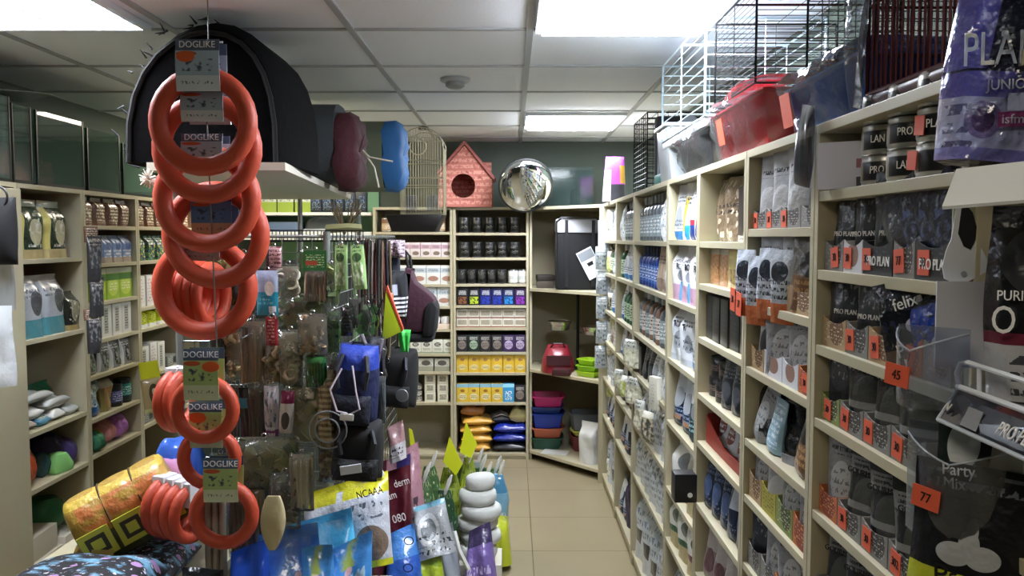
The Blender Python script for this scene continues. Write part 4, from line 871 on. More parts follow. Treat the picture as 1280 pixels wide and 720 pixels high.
# ------------------------------------------------------------ things on top of the right units
ZT = 1.772
def wire_cage(label, x0, x1, y0, y1, z0, z1, m, nh, nv, faces='LRFBT', r=.0016, rb=.003, tray=None, traym=None, dirs=''):
    """rectangular cage; L faces the aisle, F the camera side; nh horizontal and nv vertical wires per panel"""
    t = thing('wire_cage', label, 'cage', (0, 0, 0))
    t.location = ((x0 + x1) / 2, (y0 + y1) / 2, z0); cx, cy = (x0 + x1) / 2, (y0 + y1) / 2
    def P(x, y, z): return (x - cx, y - cy, z - z0)
    zb = z0 + (tray or .0)
    for f in faces:
        k = MB()
        if f in 'LR':
            x = x0 if f == 'L' else x1; q = lambda a, z: P(x, y0 + a * (y1 - y0), z)
        elif f in 'FB':
            y = y0 if f == 'F' else y1; q = lambda a, z: P(x0 + a * (x1 - x0), y, z)
        if f in 'LRFB':
            for i in range(nv + 1): k.tube([q(i / nv, zb), q(i / nv, z1)], r if 0 < i < nv else rb, n=4)
            for i in range(nh + 1): k.tube([q(0, zb + (z1 - zb) * i / nh), q(1, zb + (z1 - zb) * i / nh)], r if 0 < i < nh else rb, n=4)
            part('wire_panel', k, m, t, smooth=0)
        else:
            for i in range(nv + 1): k.tube([P(x0 + (x1 - x0) * i / nv, y0, z1), P(x0 + (x1 - x0) * i / nv, y1, z1)], r, n=4)
            for i in (0, .5, 1): k.tube([P(x0, y0 + (y1 - y0) * i, z1), P(x1, y0 + (y1 - y0) * i, z1)], rb, n=4)
            part('roof_panel', k, m, t, smooth=0)
    if tray:
        b = MB(); s = .012
        b.prism([(x0 - cx, y0 - cy), (x1 - cx, y0 - cy), (x1 - cx, y1 - cy), (x0 - cx, y1 - cy)], 0, tray)
        part('tray', b, traym, t, bevel=.008)
    return t
def wrapped_tray(label, x0, x1, y0, y1, z, h, m, card=None):
    """tapered plastic cage base wrapped in loose clear film"""
    t = thing('cage_base', label, 'tray', ((x0 + x1) / 2, (y0 + y1) / 2, z))
    a, b_ = (x1 - x0) / 2, (y1 - y0) / 2; k = MB()
    lo, hi = .86, 1
    vs = []
    for s, zz in ((lo, 0), (hi, h), (1.04, h), (1.04, h + .008), (hi * .97, h + .008), (lo * .95, .006)):
        vs += [(-a * s, -b_ * s, zz), (a * s, -b_ * s, zz), (a * s, b_ * s, zz), (-a * s, b_ * s, zz)]
    fs = [(3, 2, 1, 0)] + [(i * 4 + j, i * 4 + (j + 1) % 4, i * 4 + 4 + (j + 1) % 4, i * 4 + 4 + j) for i in range(5) for j in range(4)] + [(20, 21, 22, 23)]
    k.add(vs, fs); part('tray', k, m, t, bevel=.006)
    rn = random.Random(label); f = MB(); n, mm = 30, 8; vs = []; fs = []
    for j in range(mm + 1):
        v = j / mm
        for i in range(n):
            an = 2 * PI * i / n; cx_, sy_ = math.cos(an), math.sin(an)
            s = max(abs(cx_), abs(sy_)); rr_ = (.9 + .2 * min(1, v * 1.5)) / s * (1 if v < .75 else 1 - (v - .75) * 2.8)
            w1 = 1 + .06 * rn.uniform(-1, 1)
            vs.append((a * 1.05 * cx_ * rr_ * w1, b_ * 1.04 * sy_ * rr_ * w1, .002 + (h * 1.25) * min(1, v * 1.25) + rn.uniform(0, .012) * (v > 0)))
    for j in range(mm):
        for i in range(n): fs.append((j * n + i, j * n + (i + 1) % n, (j + 1) * n + (i + 1) % n, (j + 1) * n + i))
    f.add(vs, fs); part('film_wrap', f, WRAP, t, smooth=60)
    if card:
        c = part('price_card', MB().box(-.001, .001, -.03, .03, -.035, .035), ORANGE, t, (-a * 1.13, card, h * .55), (0, -.18, 0), smooth=0)
    return t
WW = mat('cyan_white_wire', '#d4e6ee', .3, .2); BW = mat('black_wire', '#16181c', .35, .3); MW = mat('maroon_wire', '#5c2a34', .35, .4); GW = mat('dark_grey_wire', '#33383c', .35, .5)
RT = mat('red_tray', '#d41c34', .3); BT = mat('blue_tray', '#2460c0', .3); KT = mat('black_tray', '#1b1f26', .35); TT = mat('teal_plastic', '#1f7c72', .4)
wire_cage('white wire cage beside the bright ceiling lamp', .575, .93, 2.5, 3.2, ZT + .12, 2.21, WW, 8, 2, 'LRFBT', .0022, .004, .03, WHITE)
wire_cage('black wire cage standing behind the red tray', .585, .93, 2.02, 2.42, ZT + .16, 2.17, BW, 18, 2, 'LRFBT', .0011, .003)
wire_cage('tall dark wire cage above the blue tray', .62, .93, 1.44, 1.77, ZT + .1, 2.235, GW, 18, 4, 'LRFB', .0011, .0025)
wire_cage('maroon cage with vertical bars at upper right', .592, .93, .985, 1.40, ZT + .006, 2.225, MW, 3, 24, 'LRFBT', .0022, .0035, .02, mat('maroon_plastic', '#4c1c26', .4))
wrapped_tray('black plastic cage base wrapped in clear film', .595, .92, 2.52, 3.0, ZT, .115, KT)
wrapped_tray('red plastic cage base wrapped in clear film', .585, .92, 1.95, 2.45, ZT, .13, RT, .06)
wrapped_tray('blue plastic cage base wrapped in clear film', .60, .92, 1.45, 1.83, ZT, .1, BT, .13)
fl = MB().shell(lambda u, v: (.012 * math.sin(7 * v + 3 * u) , u * .03, v * .43), lambda u, v: .0006, 6, 12, nrm=(1, 0, 0))
solo('film_sheet', fl, WRAP, 'crumpled clear film hanging at the side of the maroon cage', 'plastic film', (.575, 1.40, ZT + .004), smooth=60)
# black film pouch dangling over the shelf edge by the blue tray
o = link('hanging_film_pouch', pillow_mesh(.075, .15, .015, mat('dark_film', '#26292e', .2, alpha=.75), 1), None, (XR - .015, 1.60, 1.66), (0, .2, -PI / 2)); tag(o, 'dark clear pouch hanging from the board below the blue tray', 'pouch')
# grey tub and folded cages further along the top
t = thing('storage_tub', 'frosted grey tub on the top board behind the black tray', 'tub', (.72, 3.2, ZT))
part('tub', MB().prism([(-.13, 0), (.13, 0), (.15, .2), (-.15, .2)], -.11, .11, axis='y'), mat('frosted_grey', '#a8b0b4', .3), t, bevel=.01)
part('rim', MB().box(-.158, .158, -.118, .118, .2, .212), mat('frosted_rim', '#c0c6c8', .3), t, bevel=.003)
solo('cage_base', MB().prism([(-.15, -.1), (.15, -.1), (.15, .1), (-.15, .1)], 0, .05), TT, 'small teal base under the frosted grey tub film', 'tray', (.73, 2.9 + .2, ZT) if False else (.75, 3.43, ZT), bevel=.01)
wire_cage('black wire cage on the top board near the convex mirror', .585, .9, 3.62, 4.0, ZT, 2.10, BW, 14, 7, 'LFBRT', .0016, .003)
solo('pet_carrier', MB().box(-.14, .14, -.035, .035, 0, .3), mat('black_cloth', '#0b0b0e', .85), 'black folded carrier bag behind the frosted tub', 'carrier', (.75, 3.56, ZT), bevel=.012)
solo('carrier_panel', MB().prism([(-.14, 0), (.14, 0), (.14, .2), (.0, .3), (-.14, .22)], -.012, .012, axis='y'), mat('grey_cloth', '#7c8288', .8), 'grey folded panel leaning by the black carrier bag', 'panel', (.75, 3.5, ZT), bevel=.004)
# pink and violet toy bag on the corner
t = thing('toy_bag', 'bright pink and white toy bag on the corner top board', 'bag', at(768, 250, 4.9) * 1 + Vector((0, 0, 0)))
t.location.z = ZT; u_ = 4.9 / F
part('bag', MB().shell(lambda u, v: (u * 15 * u_ * (1 - .25 * v), .01 * math.sin(5 * v), v * 55 * u_), lambda u, v: .002 + .05 * max(0, 1 - abs(u) ** 3) ** .5 * (1 - v ** 3), 8, 10), pack('p_pinkbag', '#c85ad8', [('band', 0, .38, '#33323c'), ('rect', 0, .3, .0, .7, '#d4cfdc'), ('rect', .72, 1, .4, .8, '#d8a83c')], .4), t, smooth=60)
t = thing('glass_tank', 'dark glass tank on the corner top board beside convex mirror', 'tank', (.36, 5.85, ZT))
gb = MB()
for a in ((-.2, .2, -.12, -.116), (-.2, .2, .116, .12), (-.2, -.196, -.116, .116), (.196, .2, -.116, .116)): gb.box(*a, .004, .27)
part('pane', gb, mat('dark_glass', '#31403c', .08, alpha=.45), t, smooth=0)
part('edge_trim', MB().box(-.204, .204, -.124, .124, 0, .0038), BLACK, t, smooth=0)
for i, x in enumerate((-.09, .08)):
    solo('filter_pump', MB().lathe([(.03, 0), (.035, .05), (.03, .09), (.012, .12), (.0005, .125)], 16), BLACK, f"{['black pump','second black pump'][i]} inside the dark glass tank {['towards the mirror','towards the pink bag'][i]}", 'pump', (.36 + x, 5.85, ZT + .006))
# hanging strip packs at the corner post
def blister(px, py, Y, w_, h, m, label, cat='pack', grp=None, nm='hanging_pack', rz=0, seed=0, d_=.02):
    p = at(px, py, Y); o = link(nm, pillow_mesh(w_, h, d_, m, seed), None, p - Vector((0, 0, h)), (0, 0, rz)); return tag(o, label, cat, grp)
solo('hanging_sign', MB().box(-.035, .035, 0, .003, 0, .4), mat('white_header', '#d9dde0', .5), 'white header strip hanging at the corner post', 'header card', at(755, 275, 5.12) - Vector((0, 0, .4)), smooth=0)
CB = pack('p_blist', '#a8b0b4', [('text', .1, .9, .6, .9, '#e8ecee', 5), ('blot', .1, .9, .1, .6, '#5c6468', 5, .55)], .15, .4, 1)
for k in range(5): blister(751 + random.uniform(-2, 2), 308 + k * 31, 5.08, .07, .14, CB, f'clear blister pack, {ORD[k]} from the top below the white header strip', 'pack', 'blister packs on a hanging strip', seed=k)
TOYM = [pack('p_toyw', '#cdcbb4', [('band', .7, 1, '#b9bcb4'), ('blot', 0, 1, 0, .7, '#e8e4cc', 3, .5), ('blot', 0, 1, 0, .7, '#8a8870', 4, .62), ('text', .2, .8, .75, .95, '#5c5a50', 5)], .3, .5), pack('p_toyg', '#a8b45c', [('blot', 0, 1, 0, .75, '#d8d8b0', 3, .5), ('band', .75, 1, '#e0e0d4')], .3, .5), pack('p_toyd', '#4a4a44', [('blot', 0, 1, 0, 1, '#b9b094', 3, .52), ('band', .8, 1, '#d4d0c0')], .3, .5)]
for k in range(13):
    Y = 5.0
    blister(766 + (k % 2) * 5, 262 + k * 26, Y, .075, .125, TOYM[(k * 5) % 3], f'small whitish toy pack, {ORD[k]} from top on the strip at corner unit edge', 'toy pack', 'small toy packs on a strip', rz=-.6, seed=k, d_=.045)
HT = [(790, 425, 3.88, .11, .13, 0, 'white flat box pack hanging at the second aisle post'), (783, 470, 3.9, .075, .1, 1, 'green toy pack hanging below the white flat box'), (793, 472, 3.78, .11, .12, 0, 'cream toy pack hanging beside the green one'),
      (775, 462, 4.3, .07, .1, 0, 'pale toy pack hanging left of the green pack'), (800, 500, 3.6, .07, .12, 0, 'pale long pack hanging under the white flat box'), (812, 515, 3.4, .08, .12, 2, 'speckled pack hanging below the tall white carton')]
for i, (px, py, Y, w_, h, k, l) in enumerate(HT): blister(px, py, Y, w_, h, TOYM[k], l, 'toy pack', None, rz=-1.0, seed=i, d_=.035)
solo('hanging_carton', MB().box(-.03, .03, -.012, .012, 0, .13), pack('p_hcart', '#d2cfc0', [('text', .3, .7, .15, .85, '#8a8878', 6, .58)], .5, 0), 'tall white carton hanging at the third aisle post', 'carton', at(819, 512, 3.22), (0, 0, -1.2), bevel=.002)
# strips of pouches at the post of the fifth and sixth bays
SPM = pack('p_strip', '#b9c0ca', [('ell', .5, .7, .34, .14, '#26303c'), ('text', .1, .9, .3, .6, '#40464e', 6), ('band', 0, .28, '#b8643a')], .25, .4)
for i, (px, py, Y) in enumerate(((934, 312, 2.0), (948, 320, 1.92), (962, 310, 1.86), (979, 312, 1.78))):
    blister(px, py, Y, .075, .16, SPM, f'white and orange treat pack, {ORD[i]} along the row hung before the sixth bay', 'pack', 'hung treat packs', rz=-1.2, seed=i)
for i, (yy, z, tx) in enumerate(((2.045, 1.408, '30'), (1.99, 1.40, '77'))):
    c = solo('hanging_price_card', MB().box(-.022, .022, -.0012, 0, -.028, .028), ORANGE, f"orange price card hung at the sixth bay post, {['farther','nearer'][i]} one", 'price tag', (XR - .024, yy, z), (0, .05, -PI / 2), smooth=0)
    text(tx, .026, INK, c, (0, -.0016, 0), sx=.8)
# small black wire basket sticking out at the fourth post
t = thing('hanging_display_box', 'small black open box sticking out at the fourth aisle post', 'box', at(855, 625, 2.56))
t.rotation_euler = (0, 0, 0)
part('box', MB().box(-.035, .035, -.03, .03, 0, .09), BLACK, t, bevel=.003)
part('emblem', MB().lathe([(.0005, 0), (.008, 0), (.008, .001), (.0005, .001)], 12), WHITE, t, (.012, -.031, .025), (PI / 2, 0, 0))

# ------------------------------------------------------------ corner shelves and back wall tops
z = 1.21
t = thing('tote_bag', 'black tote carrier with white top panel on the corner shelf', 'bag', at(722, 367, 5.6)); t.location.z = z + .001; u_ = 5.6 / F
tb = MB().box(-28 * u_, 27 * u_, -.07, .07, 0, 70 * u_); part('bag_body', tb, mat('black_cloth', '#0b0b0e', .85), t, bevel=.02)
part('top_panel', MB().box(-28 * u_, 27 * u_, -.07, .07, 70.2 * u_, 88 * u_), mat('white_mesh', '#c6cad2', .7), t, bevel=.018)
for s in (-15, 18): part('strap', MB().box((s - 2) * u_, (s + 2) * u_, -.078, -.0715, 4 * u_, 86 * u_), BLACK, t, smooth=0)
part('piping', MB().tube([(-27 * u_, -.075, 4 * u_), (-27.5 * u_, -.075, 84 * u_), (-22 * u_, -.075, 89 * u_), (21 * u_, -.075, 89 * u_), (26.5 * u_, -.075, 84 * u_), (26 * u_, -.075, 4 * u_)], .007), BLACK, t)
c = part('swing_tag', MB().box(-.055, .055, -.001, .001, -.1, .1), mat('tag_white', '#e4e6ea', .5), t, (14 * u_, -.083, 33 * u_), (0, -.48, 0), smooth=0)
part('printed_picture', MB().box(-.05, .05, -.001, 0, .03, .09), mat('tag_grey', '#8a9096', .5), c, (0, -.0012, 0), smooth=0)
part('printed_emblem', MB().prism([(-.022, .01), (.022, .01), (.018, -.015), (-.018, -.015)], -.001, 0, axis='y'), INK, c, (0, -.0012, 0), smooth=0)
for k in range(2):
    solo('dark_box', MB().box(-.06, .06, -.06, .06, 0, .05 if k == 0 else .04), mat('dark_brown_box%d' % k, ['#4a423a', '#2c2622'][k], .5), ['brown box lying beside the black tote bag', 'dark small box on the brown box by the tote'][k], 'carton', (at(682, 362, 5.72)[0], 5.78, z + .001 + k * .052), (0, 0, .1 * k), bevel=.004)
def bowl(r, h, m, label, loc, rot=(0, 0, 0)):
    return solo('pet_bowl', MB().lathe([(r * .75, 0), (r * .8, h * .5), (r, h), (r * 1.04, h), (r * .96, h * .94), (r * .7, h * .2), (.0005, h * .18)], 28), m, label, 'bowl', loc, rot)
bowl(.085, .06, STEEL, 'steel bowl hung on the dark pole of the corner shelves', at(700, 412, 5.7)); bowl(.08, .055, STEEL, 'steel bowl hung on the pole side nearer the aisle', at(741, 418, 5.6))
t = thing('hanging_bowl_stand', 'dark upright bowl stand with rings on the corner shelf', 'stand', at(722, 462, 5.78)); t.location.z = .646
part('pole', MB().tube([(0, 0, 0), (0, 0, .52)], .012), BLACK, t); part('base', MB().lathe([(.1, 0), (.1, .008), (.02, .014)], 24), BLACK, t)
for s, zz in ((-1, .28), (1, .25)): part('ring', MB().tube([(0, 0, zz), (s * .03, -.02, zz)], .004), STEEL, t)
t = thing('pet_carrier', 'small red rounded pet carrier on the middle corner shelf', 'carrier', at(697, 466, 5.65)); t.location.z = .646; u_ = 5.65 / F
RC = mat('red_plastic', '#8a2430', .3)
part('shell', MB().shell(lambda u, v: (u * 21 * u_ * (1 - .45 * v * v), 0, v * 34 * u_), lambda u, v: .006 + .1 * max(0, 1 - abs(u) ** 2.6) ** .5 * (1 - v ** 3), 14, 12), RC, t, smooth=70)
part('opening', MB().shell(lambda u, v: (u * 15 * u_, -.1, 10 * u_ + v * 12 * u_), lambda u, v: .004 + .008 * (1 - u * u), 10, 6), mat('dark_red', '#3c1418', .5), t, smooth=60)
part('handle', MB().tube([(-.05, -.03, 31 * u_), (-.03, -.04, 35.5 * u_), (.03, -.04, 35.5 * u_), (.05, -.03, 31 * u_)], .006), mat('dark_red', '#3c1418', .5), t)
solo('food_tray', MB().box(-.06, .06, -.05, .05, 0, .04), mat('dark_red', '#3c1418', .5), 'small dark red box in front of the red carrier', 'box', (at(703, 466, 5.5)[0] - .005, 5.49, .646), (0, 0, -.2), bevel=.004)
LIME = mat('lime_plastic', '#a8d02c', .35)
def lying_tray(w_, d_, h, m, label, loc, rz=0, cat='tray', nm='litter_tray'):
    k = MB(); vs = []
    for s, zz in ((.84, 0), (.97, h), (1.06, h), (1.06, h + .006), (.94, h + .006), (.8, .006)):
        a, b_ = w_ / 2 * s, d_ / 2 * s; q = .25
        for an in range(12):
            th = 2 * PI * (an + .5) / 12; cc, ss = math.cos(th), math.sin(th); n_ = (abs(cc) ** 5 + abs(ss) ** 5) ** .2
            vs.append((a * cc / n_, b_ * ss / n_, zz))
    fs = [tuple(range(12))[::-1]] + [(i * 12 + j, i * 12 + (j + 1) % 12, (i + 1) * 12 + (j + 1) % 12, (i + 1) * 12 + j) for i in range(5) for j in range(12)] + [tuple(range(60, 72))]
    k.add(vs, fs); return solo(nm, k, m, label, cat, loc, (0, 0, rz), smooth=35)
lying_tray(.17, .14, .03, LIME, 'lower lime green dish on the middle corner shelf', (.52, 5.45, .646), -.7); lying_tray(.16, .14, .03, mat('lime2', '#8fc22a', .35), 'upper lime green dish on the middle corner shelf', (.515, 5.45, .684), -.55)
lying_tray(.15, .13, .03, LIME, 'third lime dish on top of the lime dish pile', (.52, 5.46, .722), -.8)
bowl(.06, .045, STEEL, 'small steel bowl beside the lime dishes', (.50, 5.60, .646)) if False else None
cols = [('green_tray', '#1f4f40', 'dark green tray at the bottom of the tray stack'), ('salmon_tray', '#c0664a', 'salmon tray in the tray stack below the blue one'), ('cobalt_tray', '#1c3ca8', 'cobalt blue tray in the corner tray stack'), ('navy_lid_tray', '#28407c', 'navy lidded tray below the magenta tray'), ('magenta_tray', '#c83078', 'magenta tray on top of the corner tray stack')]
zz = .071
for (k, c, l), h in zip(cols, (.075, .062, .095, .04, .065)):
    lying_tray(.235, .26, h, mat(k, c, .35), l, (.25 + random.uniform(-.006, .006), 5.87, zz), random.uniform(-.03, .03)); zz += h + .0075
lying_tray(.22, .2, .1, mat('dark_red_tray', '#6a2430', .4), 'dark red tray under the pale lid beside tray stack', (.52, 5.78, .071)); lying_tray(.21, .2, .03, mat('pale_lime_lid', '#c4c860', .4), 'pale lime tray between dark red and grey trays', (.52, 5.78, .18)); lying_tray(.23, .21, .11, mat('grey_tray', '#5a6064', .45), 'dark grey litter tray on top of the pale lime tray', (.52, 5.78, .22))
o = link('plastic_bag', bag_mesh(.14, .27, .12, mat('white_bag_film', '#cfd0cc', .35, bump=.6, bscale=18), 1), None, (.525, 5.44, .071), (0, 0, -.7)); tag(o, 'white plastic bag on the lowest corner shelf', 'bag')
solo('leaflet', MB().box(-.09, .09, -.06, .06, 0, .004), mat('leaflet_white', '#d8dad8', .5), 'white leaflet lying before the corner tray stack', 'leaflet', (.30, 5.68, .0712), (0, 0, -.3), smooth=0)

# convex mirror, pink house, bird cage
t = thing('convex_mirror', 'round convex safety mirror tilted above the back units', 'mirror', at(657, 232, 5.55), (-.45, 0, .05))
R_ = 33 * 5.55 / F; t.rotation_euler = (PI / 2 + .35, .35, .25)
part('dome', MB().lathe([(R_ * math.cos(a), .04 * math.sin(a)) for a in [i * PI / 2 / 12 for i in range(12)]] + [(.0005, .04)], 40), mat('mirror_glass', '#dfe3e6', .03, 1), t, smooth=80)
part('rim', MB().lathe([(R_ * .98, -.02), (R_ * 1.04, -.015), (R_ * 1.05, .004), (R_ * 1.0, .008)], 40), mat('rim_black', '#1c1e1e', .5), t)
part('back_shell', MB().lathe([(.0005, -.05), (R_ * .5, -.045), (R_ * .97, -.015)], 32), BLACK, t)
part('bracket', MB().tube([(0, 0, -.05), (.0, .06, -.3)], .012), BLACK, t)
PK = pack('p_pinkhouse', '#c07468', [('text', 0, 1, 0, 1, '#d99a8a', 6, .5), ('blot', 0, 1, 0, 1, '#a45c54', 7, .62)], .8, .3)
t = thing('cat_house', 'pink patterned cat house with round door on back unit', 'cat house', at(579, 256, 5.72)); t.location.z = ZT - .001; t.location.y = 5.72 + .16; u_ = 5.72 / F
h_ = MB(); pts = [(-30, 0), (36, 0), (36, 34), (2, 76), (-30, 40)]
bmv = [(a * u_, b2 * u_) for a, b2 in pts]
# front wall with a round hole
N_ = 28; ctr = (2 * u_ * .5 - 1 * u_, 26 * u_); rad = 15 * u_
def outl(an):
    dx_, dz_ = math.cos(an), math.sin(an); best = 9
    for i in range(len(bmv)):
        (x1, z1), (x2, z2) = bmv[i], bmv[(i + 1) % len(bmv)]; ex, ez = x2 - x1, z2 - z1
        den = dx_ * ez - dz_ * ex
        if abs(den) < 1e-9: continue
        s_ = ((x1 - ctr[0]) * ez - (z1 - ctr[1]) * ex) / den; q_ = ((x1 - ctr[0]) * dz_ - (z1 - ctr[1]) * dx_) / den
        if s_ > 0 and -1e-6 <= q_ <= 1 + 1e-6: best = min(best, s_)
    return (ctr[0] + dx_ * best, ctr[1] + dz_ * best)
angs = sorted([2 * PI * i / N_ for i in range(N_)] + [math.atan2(b2 - ctr[1], a - ctr[0]) % (2 * PI) for a, b2 in bmv]); K = len(angs); vs = []
for yy in (-.16, -.14):
    vs += [(ctr[0] + rad * math.cos(a), yy, ctr[1] + rad * math.sin(a)) for a in angs]
    vs += [(outl(a)[0], yy, outl(a)[1]) for a in angs]
fs = []
for i in range(K):
    j = (i + 1) % K
    fs += [(i, j, K + j, K + i), (2 * K + i, 3 * K + i, 3 * K + j, 2 * K + j), (i, 2 * K + i, 2 * K + j, j)]
part('front_wall', MB().add(vs, fs), PK, t, smooth=0)
sd = MB(); sd.prism([(-30 * u_, 0), (-28 * u_, 0), (-28 * u_, 40 * u_), (-30 * u_, 40 * u_)], -.139, .16, axis='y'); sd.prism([(34 * u_, 0), (36 * u_, 0), (36 * u_, 34 * u_), (34 * u_, 34 * u_)], -.139, .16, axis='y'); sd.box(-27.9 * u_, 33.9 * u_, .14, .16, 0, 60 * u_)
part('side_wall', sd, PK, t, smooth=0)
rf = MB(); rf.prism([(2 * u_, 77 * u_), (2 * u_, 82 * u_), (-33 * u_, 42 * u_), (-31 * u_, 40 * u_)], -.18, .17, axis='y'); rf.prism([(2 * u_, 77 * u_), (38 * u_, 33 * u_), (40 * u_, 36 * u_), (2 * u_, 82 * u_)], -.18, .17, axis='y')
part('roof', rf, mat('house_roof', '#a8605a', .8, var=.3, bscale=30), t, smooth=0)
part('floor_panel', MB().box(-27.9 * u_, 33.9 * u_, -.139, .139, 0, .006), PK, t, smooth=0)
# bird cage
Yc = 4.6; u_ = Yc / F
t = thing('bird_cage', 'cream wire bird cage with arched roof and dark base', 'bird cage', at(530, 292, Yc))
CW = mat('cream_wire', '#b9b294', .4, .2); hw = 26 * u_; hd = .11
def arch(v): return hw * (1 if v < .75 else max(.12, math.sqrt(max(0, 1 - ((v - .75) / .25) ** 2))))
H_ = 128 * u_; z0_ = 24 * u_
for sy in (-1, 1):
    k = MB()
    for i in range(-8, 9):
        x = hw * i / 8; top = z0_ + (H_ - z0_) * (.78 + .22 * math.sqrt(max(0, 1 - (i / 8) ** 2))); k.tube([(x, sy * hd, z0_), (x, sy * hd, top)], .0013, n=4)
    k.tube([(hw * math.cos(PI * i / 16), sy * hd, z0_ + (H_ - z0_) * (.78 + .22 * math.sin(PI * i / 16))) for i in range(17)], .003, n=5)
    for zz in (.0, .33, .62): k.tube([(-hw, sy * hd, z0_ + (H_ - z0_) * zz), (hw, sy * hd, z0_ + (H_ - z0_) * zz)], .003, n=5)
    part('wire_panel', k, CW, t, smooth=0)
for sx in (-1, 1):
    k = MB()
    for i in range(7): k.tube([(sx * hw, -hd + 2 * hd * i / 6, z0_), (sx * hw, -hd + 2 * hd * i / 6, z0_ + (H_ - z0_) * .78)], .0013, n=4)
    part('wire_panel', k, CW, t, smooth=0)
k = MB()
for i in range(1, 16):
    a = PI * i / 16; k.tube([(hw * math.cos(a), -hd, z0_ + (H_ - z0_) * (.78 + .22 * math.sin(a))), (hw * math.cos(a), hd, z0_ + (H_ - z0_) * (.78 + .22 * math.sin(a)))], .0013, n=4)
part('roof_panel', k, CW, t, smooth=0)
part('base', MB().prism([(-36 * u_, 2 * u_), (16 * u_, 2 * u_), (26 * u_, 23 * u_), (-44 * u_, 23 * u_)], -.13, .13, axis='y'), mat('dark_brown_plastic', '#211a18', .4), t, bevel=.008)
part('swing_ring', MB().torus(.045, .003, 20, 6), CW, t, (-.03, 0, H_ * .84)); part('perch', MB().tube([(-hw, 0, z0_ + .2), (hw, 0, z0_ + .2)], .006), CW, t)
part('knob', MB().lathe([(.03, 0), (.028, .014), (.01, .02), (.0005, .022)], 14), mat('dark_brown_plastic', '#211a18', .4), t, (0, 0, H_ + .002))
for s in (-.06, .055): part('feeder', MB().box(s - .03, s + .03, -hd + .01, -hd + .05, z0_ + .02, z0_ + .1), HAZY, t, bevel=.004)
# ------------------------------------------------------------ left units
S('lgrn', 'bag', pack('p_lgrn', '#1c3320', [('rect', 0, .16, .1, .9, '#c8bc6c'), ('ell', .6, .45, .26, .22, '#b9b494'), ('blot', .3, .9, .2, .7, '#e4e4d8', 4, .6), ('band', 0, .16, '#b8a878'), ('band', .88, 1, '#a8b4a8')], .25, .4, .4), .17, .24, .1, 'dark green food bag with yellow edge', 'bag', 'food_bag')
S('lgry', 'bag', pack('p_lgry', '#a9adb4', [('ell', .7, .55, .22, .2, '#4c4e54'), ('band', 0, .3, '#4f8a94'), ('text', .1, .9, .65, .8, '#5c6068', 6), ('band', .88, 1, '#c8ccd0')], .25, .4, .4), .18, .25, .1, 'silver grey food bag with teal base', 'bag', 'food_bag')
S('lblk', 'bag', pack('p_lblk', '#23251e', [('ell', .5, .5, .34, .26, '#8f8c74'), ('blot', .1, .9, .2, .8, '#d4d0b8', 5, .62), ('band', 0, .14, '#9a8a5c')], .25, .4, .4), .11, .17, .08, 'small dark food bag', 'bag', 'food_bag')
S('brf', 'bag', pack('p_brf', '#7c5c48', [('text', .1, .9, .1, .8, '#e6dac4', 5, .5), ('band', .85, 1, '#d8d2c8')], .25, .5, .6), .1, .13, .06, 'brown and white snack bag', 'bag', 'snack_bag')
S('bluf', 'bag', pack('p_bluf', '#8ea2c8', [('ell', .5, .6, .3, .2, '#4a62a0'), ('text', .1, .9, .2, .5, '#e8ecf4', 5), ('band', 0, .2, '#b4a494')], .25, .4, .5), .095, .13, .06, 'pale blue snack bag', 'bag', 'snack_bag')
S('limb', 'carton', boxmat('limb', '#98b83a', ('ell', .5, .4, .42, .3, '#c0d454'), ('band', .82, 1, '#c9cdb4'), ('rect', .0, 1, .6, .8, '#4a7a34'), ('text', .2, .8, .25, .55, '#f0f4d0', 7)), .135, .15, .08, 'lime green litter pack', 'pack', 'litter_pack')
S('whb', 'carton', boxmat('whb', '#dcdcd4', ('rect', .3, .7, .1, .9, '#b4b0a4'), ('text', .35, .65, .15, .85, '#2c2e2a', 7, .5), ('rect', 0, .05, 0, 1, '#6a685c')), .1, .15, .08, 'white carton with dark column', 'carton', 'care_carton')
S('silv', 'pouch', pack('p_silv', '#8c8e8c', [('blot', .2, .8, .1, .85, '#33342e', 4, .48), ('text', .1, .9, .7, .85, '#e4e4e0', 7), ('rect', 0, .12, 0, 1, '#e6e6e4')], .2, .3, .5), .105, .135, .05, 'silver pouch with dark print', 'pouch', 'treat_pouch')
S('mixb', 'pillow', pack('p_mixb', '#8098b0', [('band', 0, .4, '#2f62a0'), ('blot', .1, .9, .3, .9, '#dce2e6', 4, .5)], .2, .4, 1), .13, .16, .07, 'blue and white clear pack', 'bag', 'toy_pack')
S('mixo', 'pillow', pack('p_mixo', '#a08c50', [('blot', .1, .9, .1, .9, '#c86a4c', 4, .55), ('band', .75, 1, '#b9b4a0')], .2, .4, 1), .1, .15, .06, 'amber toy pack', 'bag', 'toy_pack')
S('drkj', 'can', pack('p_drkj', '#23262a', [('band', .2, .7, '#5a64a0'), ('text', .1, .9, .25, .65, '#d8dcec', 6)], .3), .075, .11, .075, 'dark tub with blue label', 'tub', 'care_tub', lid=BLACK)
S('tealj', 'can', pack('p_tealj', '#1e2a2c', [('band', .3, .8, '#2f8a80'), ('text', .1, .9, .35, .7, '#d8ecec', 6)], .3), .085, .12, .085, 'dark tub with teal label', 'tub', 'care_tub', lid=BLACK)
S('colr', 'bag', pack('p_colr', '#5a8a4c', [('blot', 0, 1, 0, 1, '#3c3c6a', 4, .5), ('blot', .1, .9, .1, .9, '#d8c84a', 5, .6), ('text', .1, .9, .6, .9, '#e6e6f0', 5, .55)], .25, .4, .4), .095, .13, .06, 'colourful snack bag', 'bag', 'snack_bag')
S('whs', 'carton', boxmat('whs', '#dcdad6', ('text', .2, .8, .1, .9, '#a04c50', 6, .58), ('rect', 0, .1, 0, 1, '#5a5c58')), .085, .16, .07, 'white slim carton', 'carton', 'care_carton')
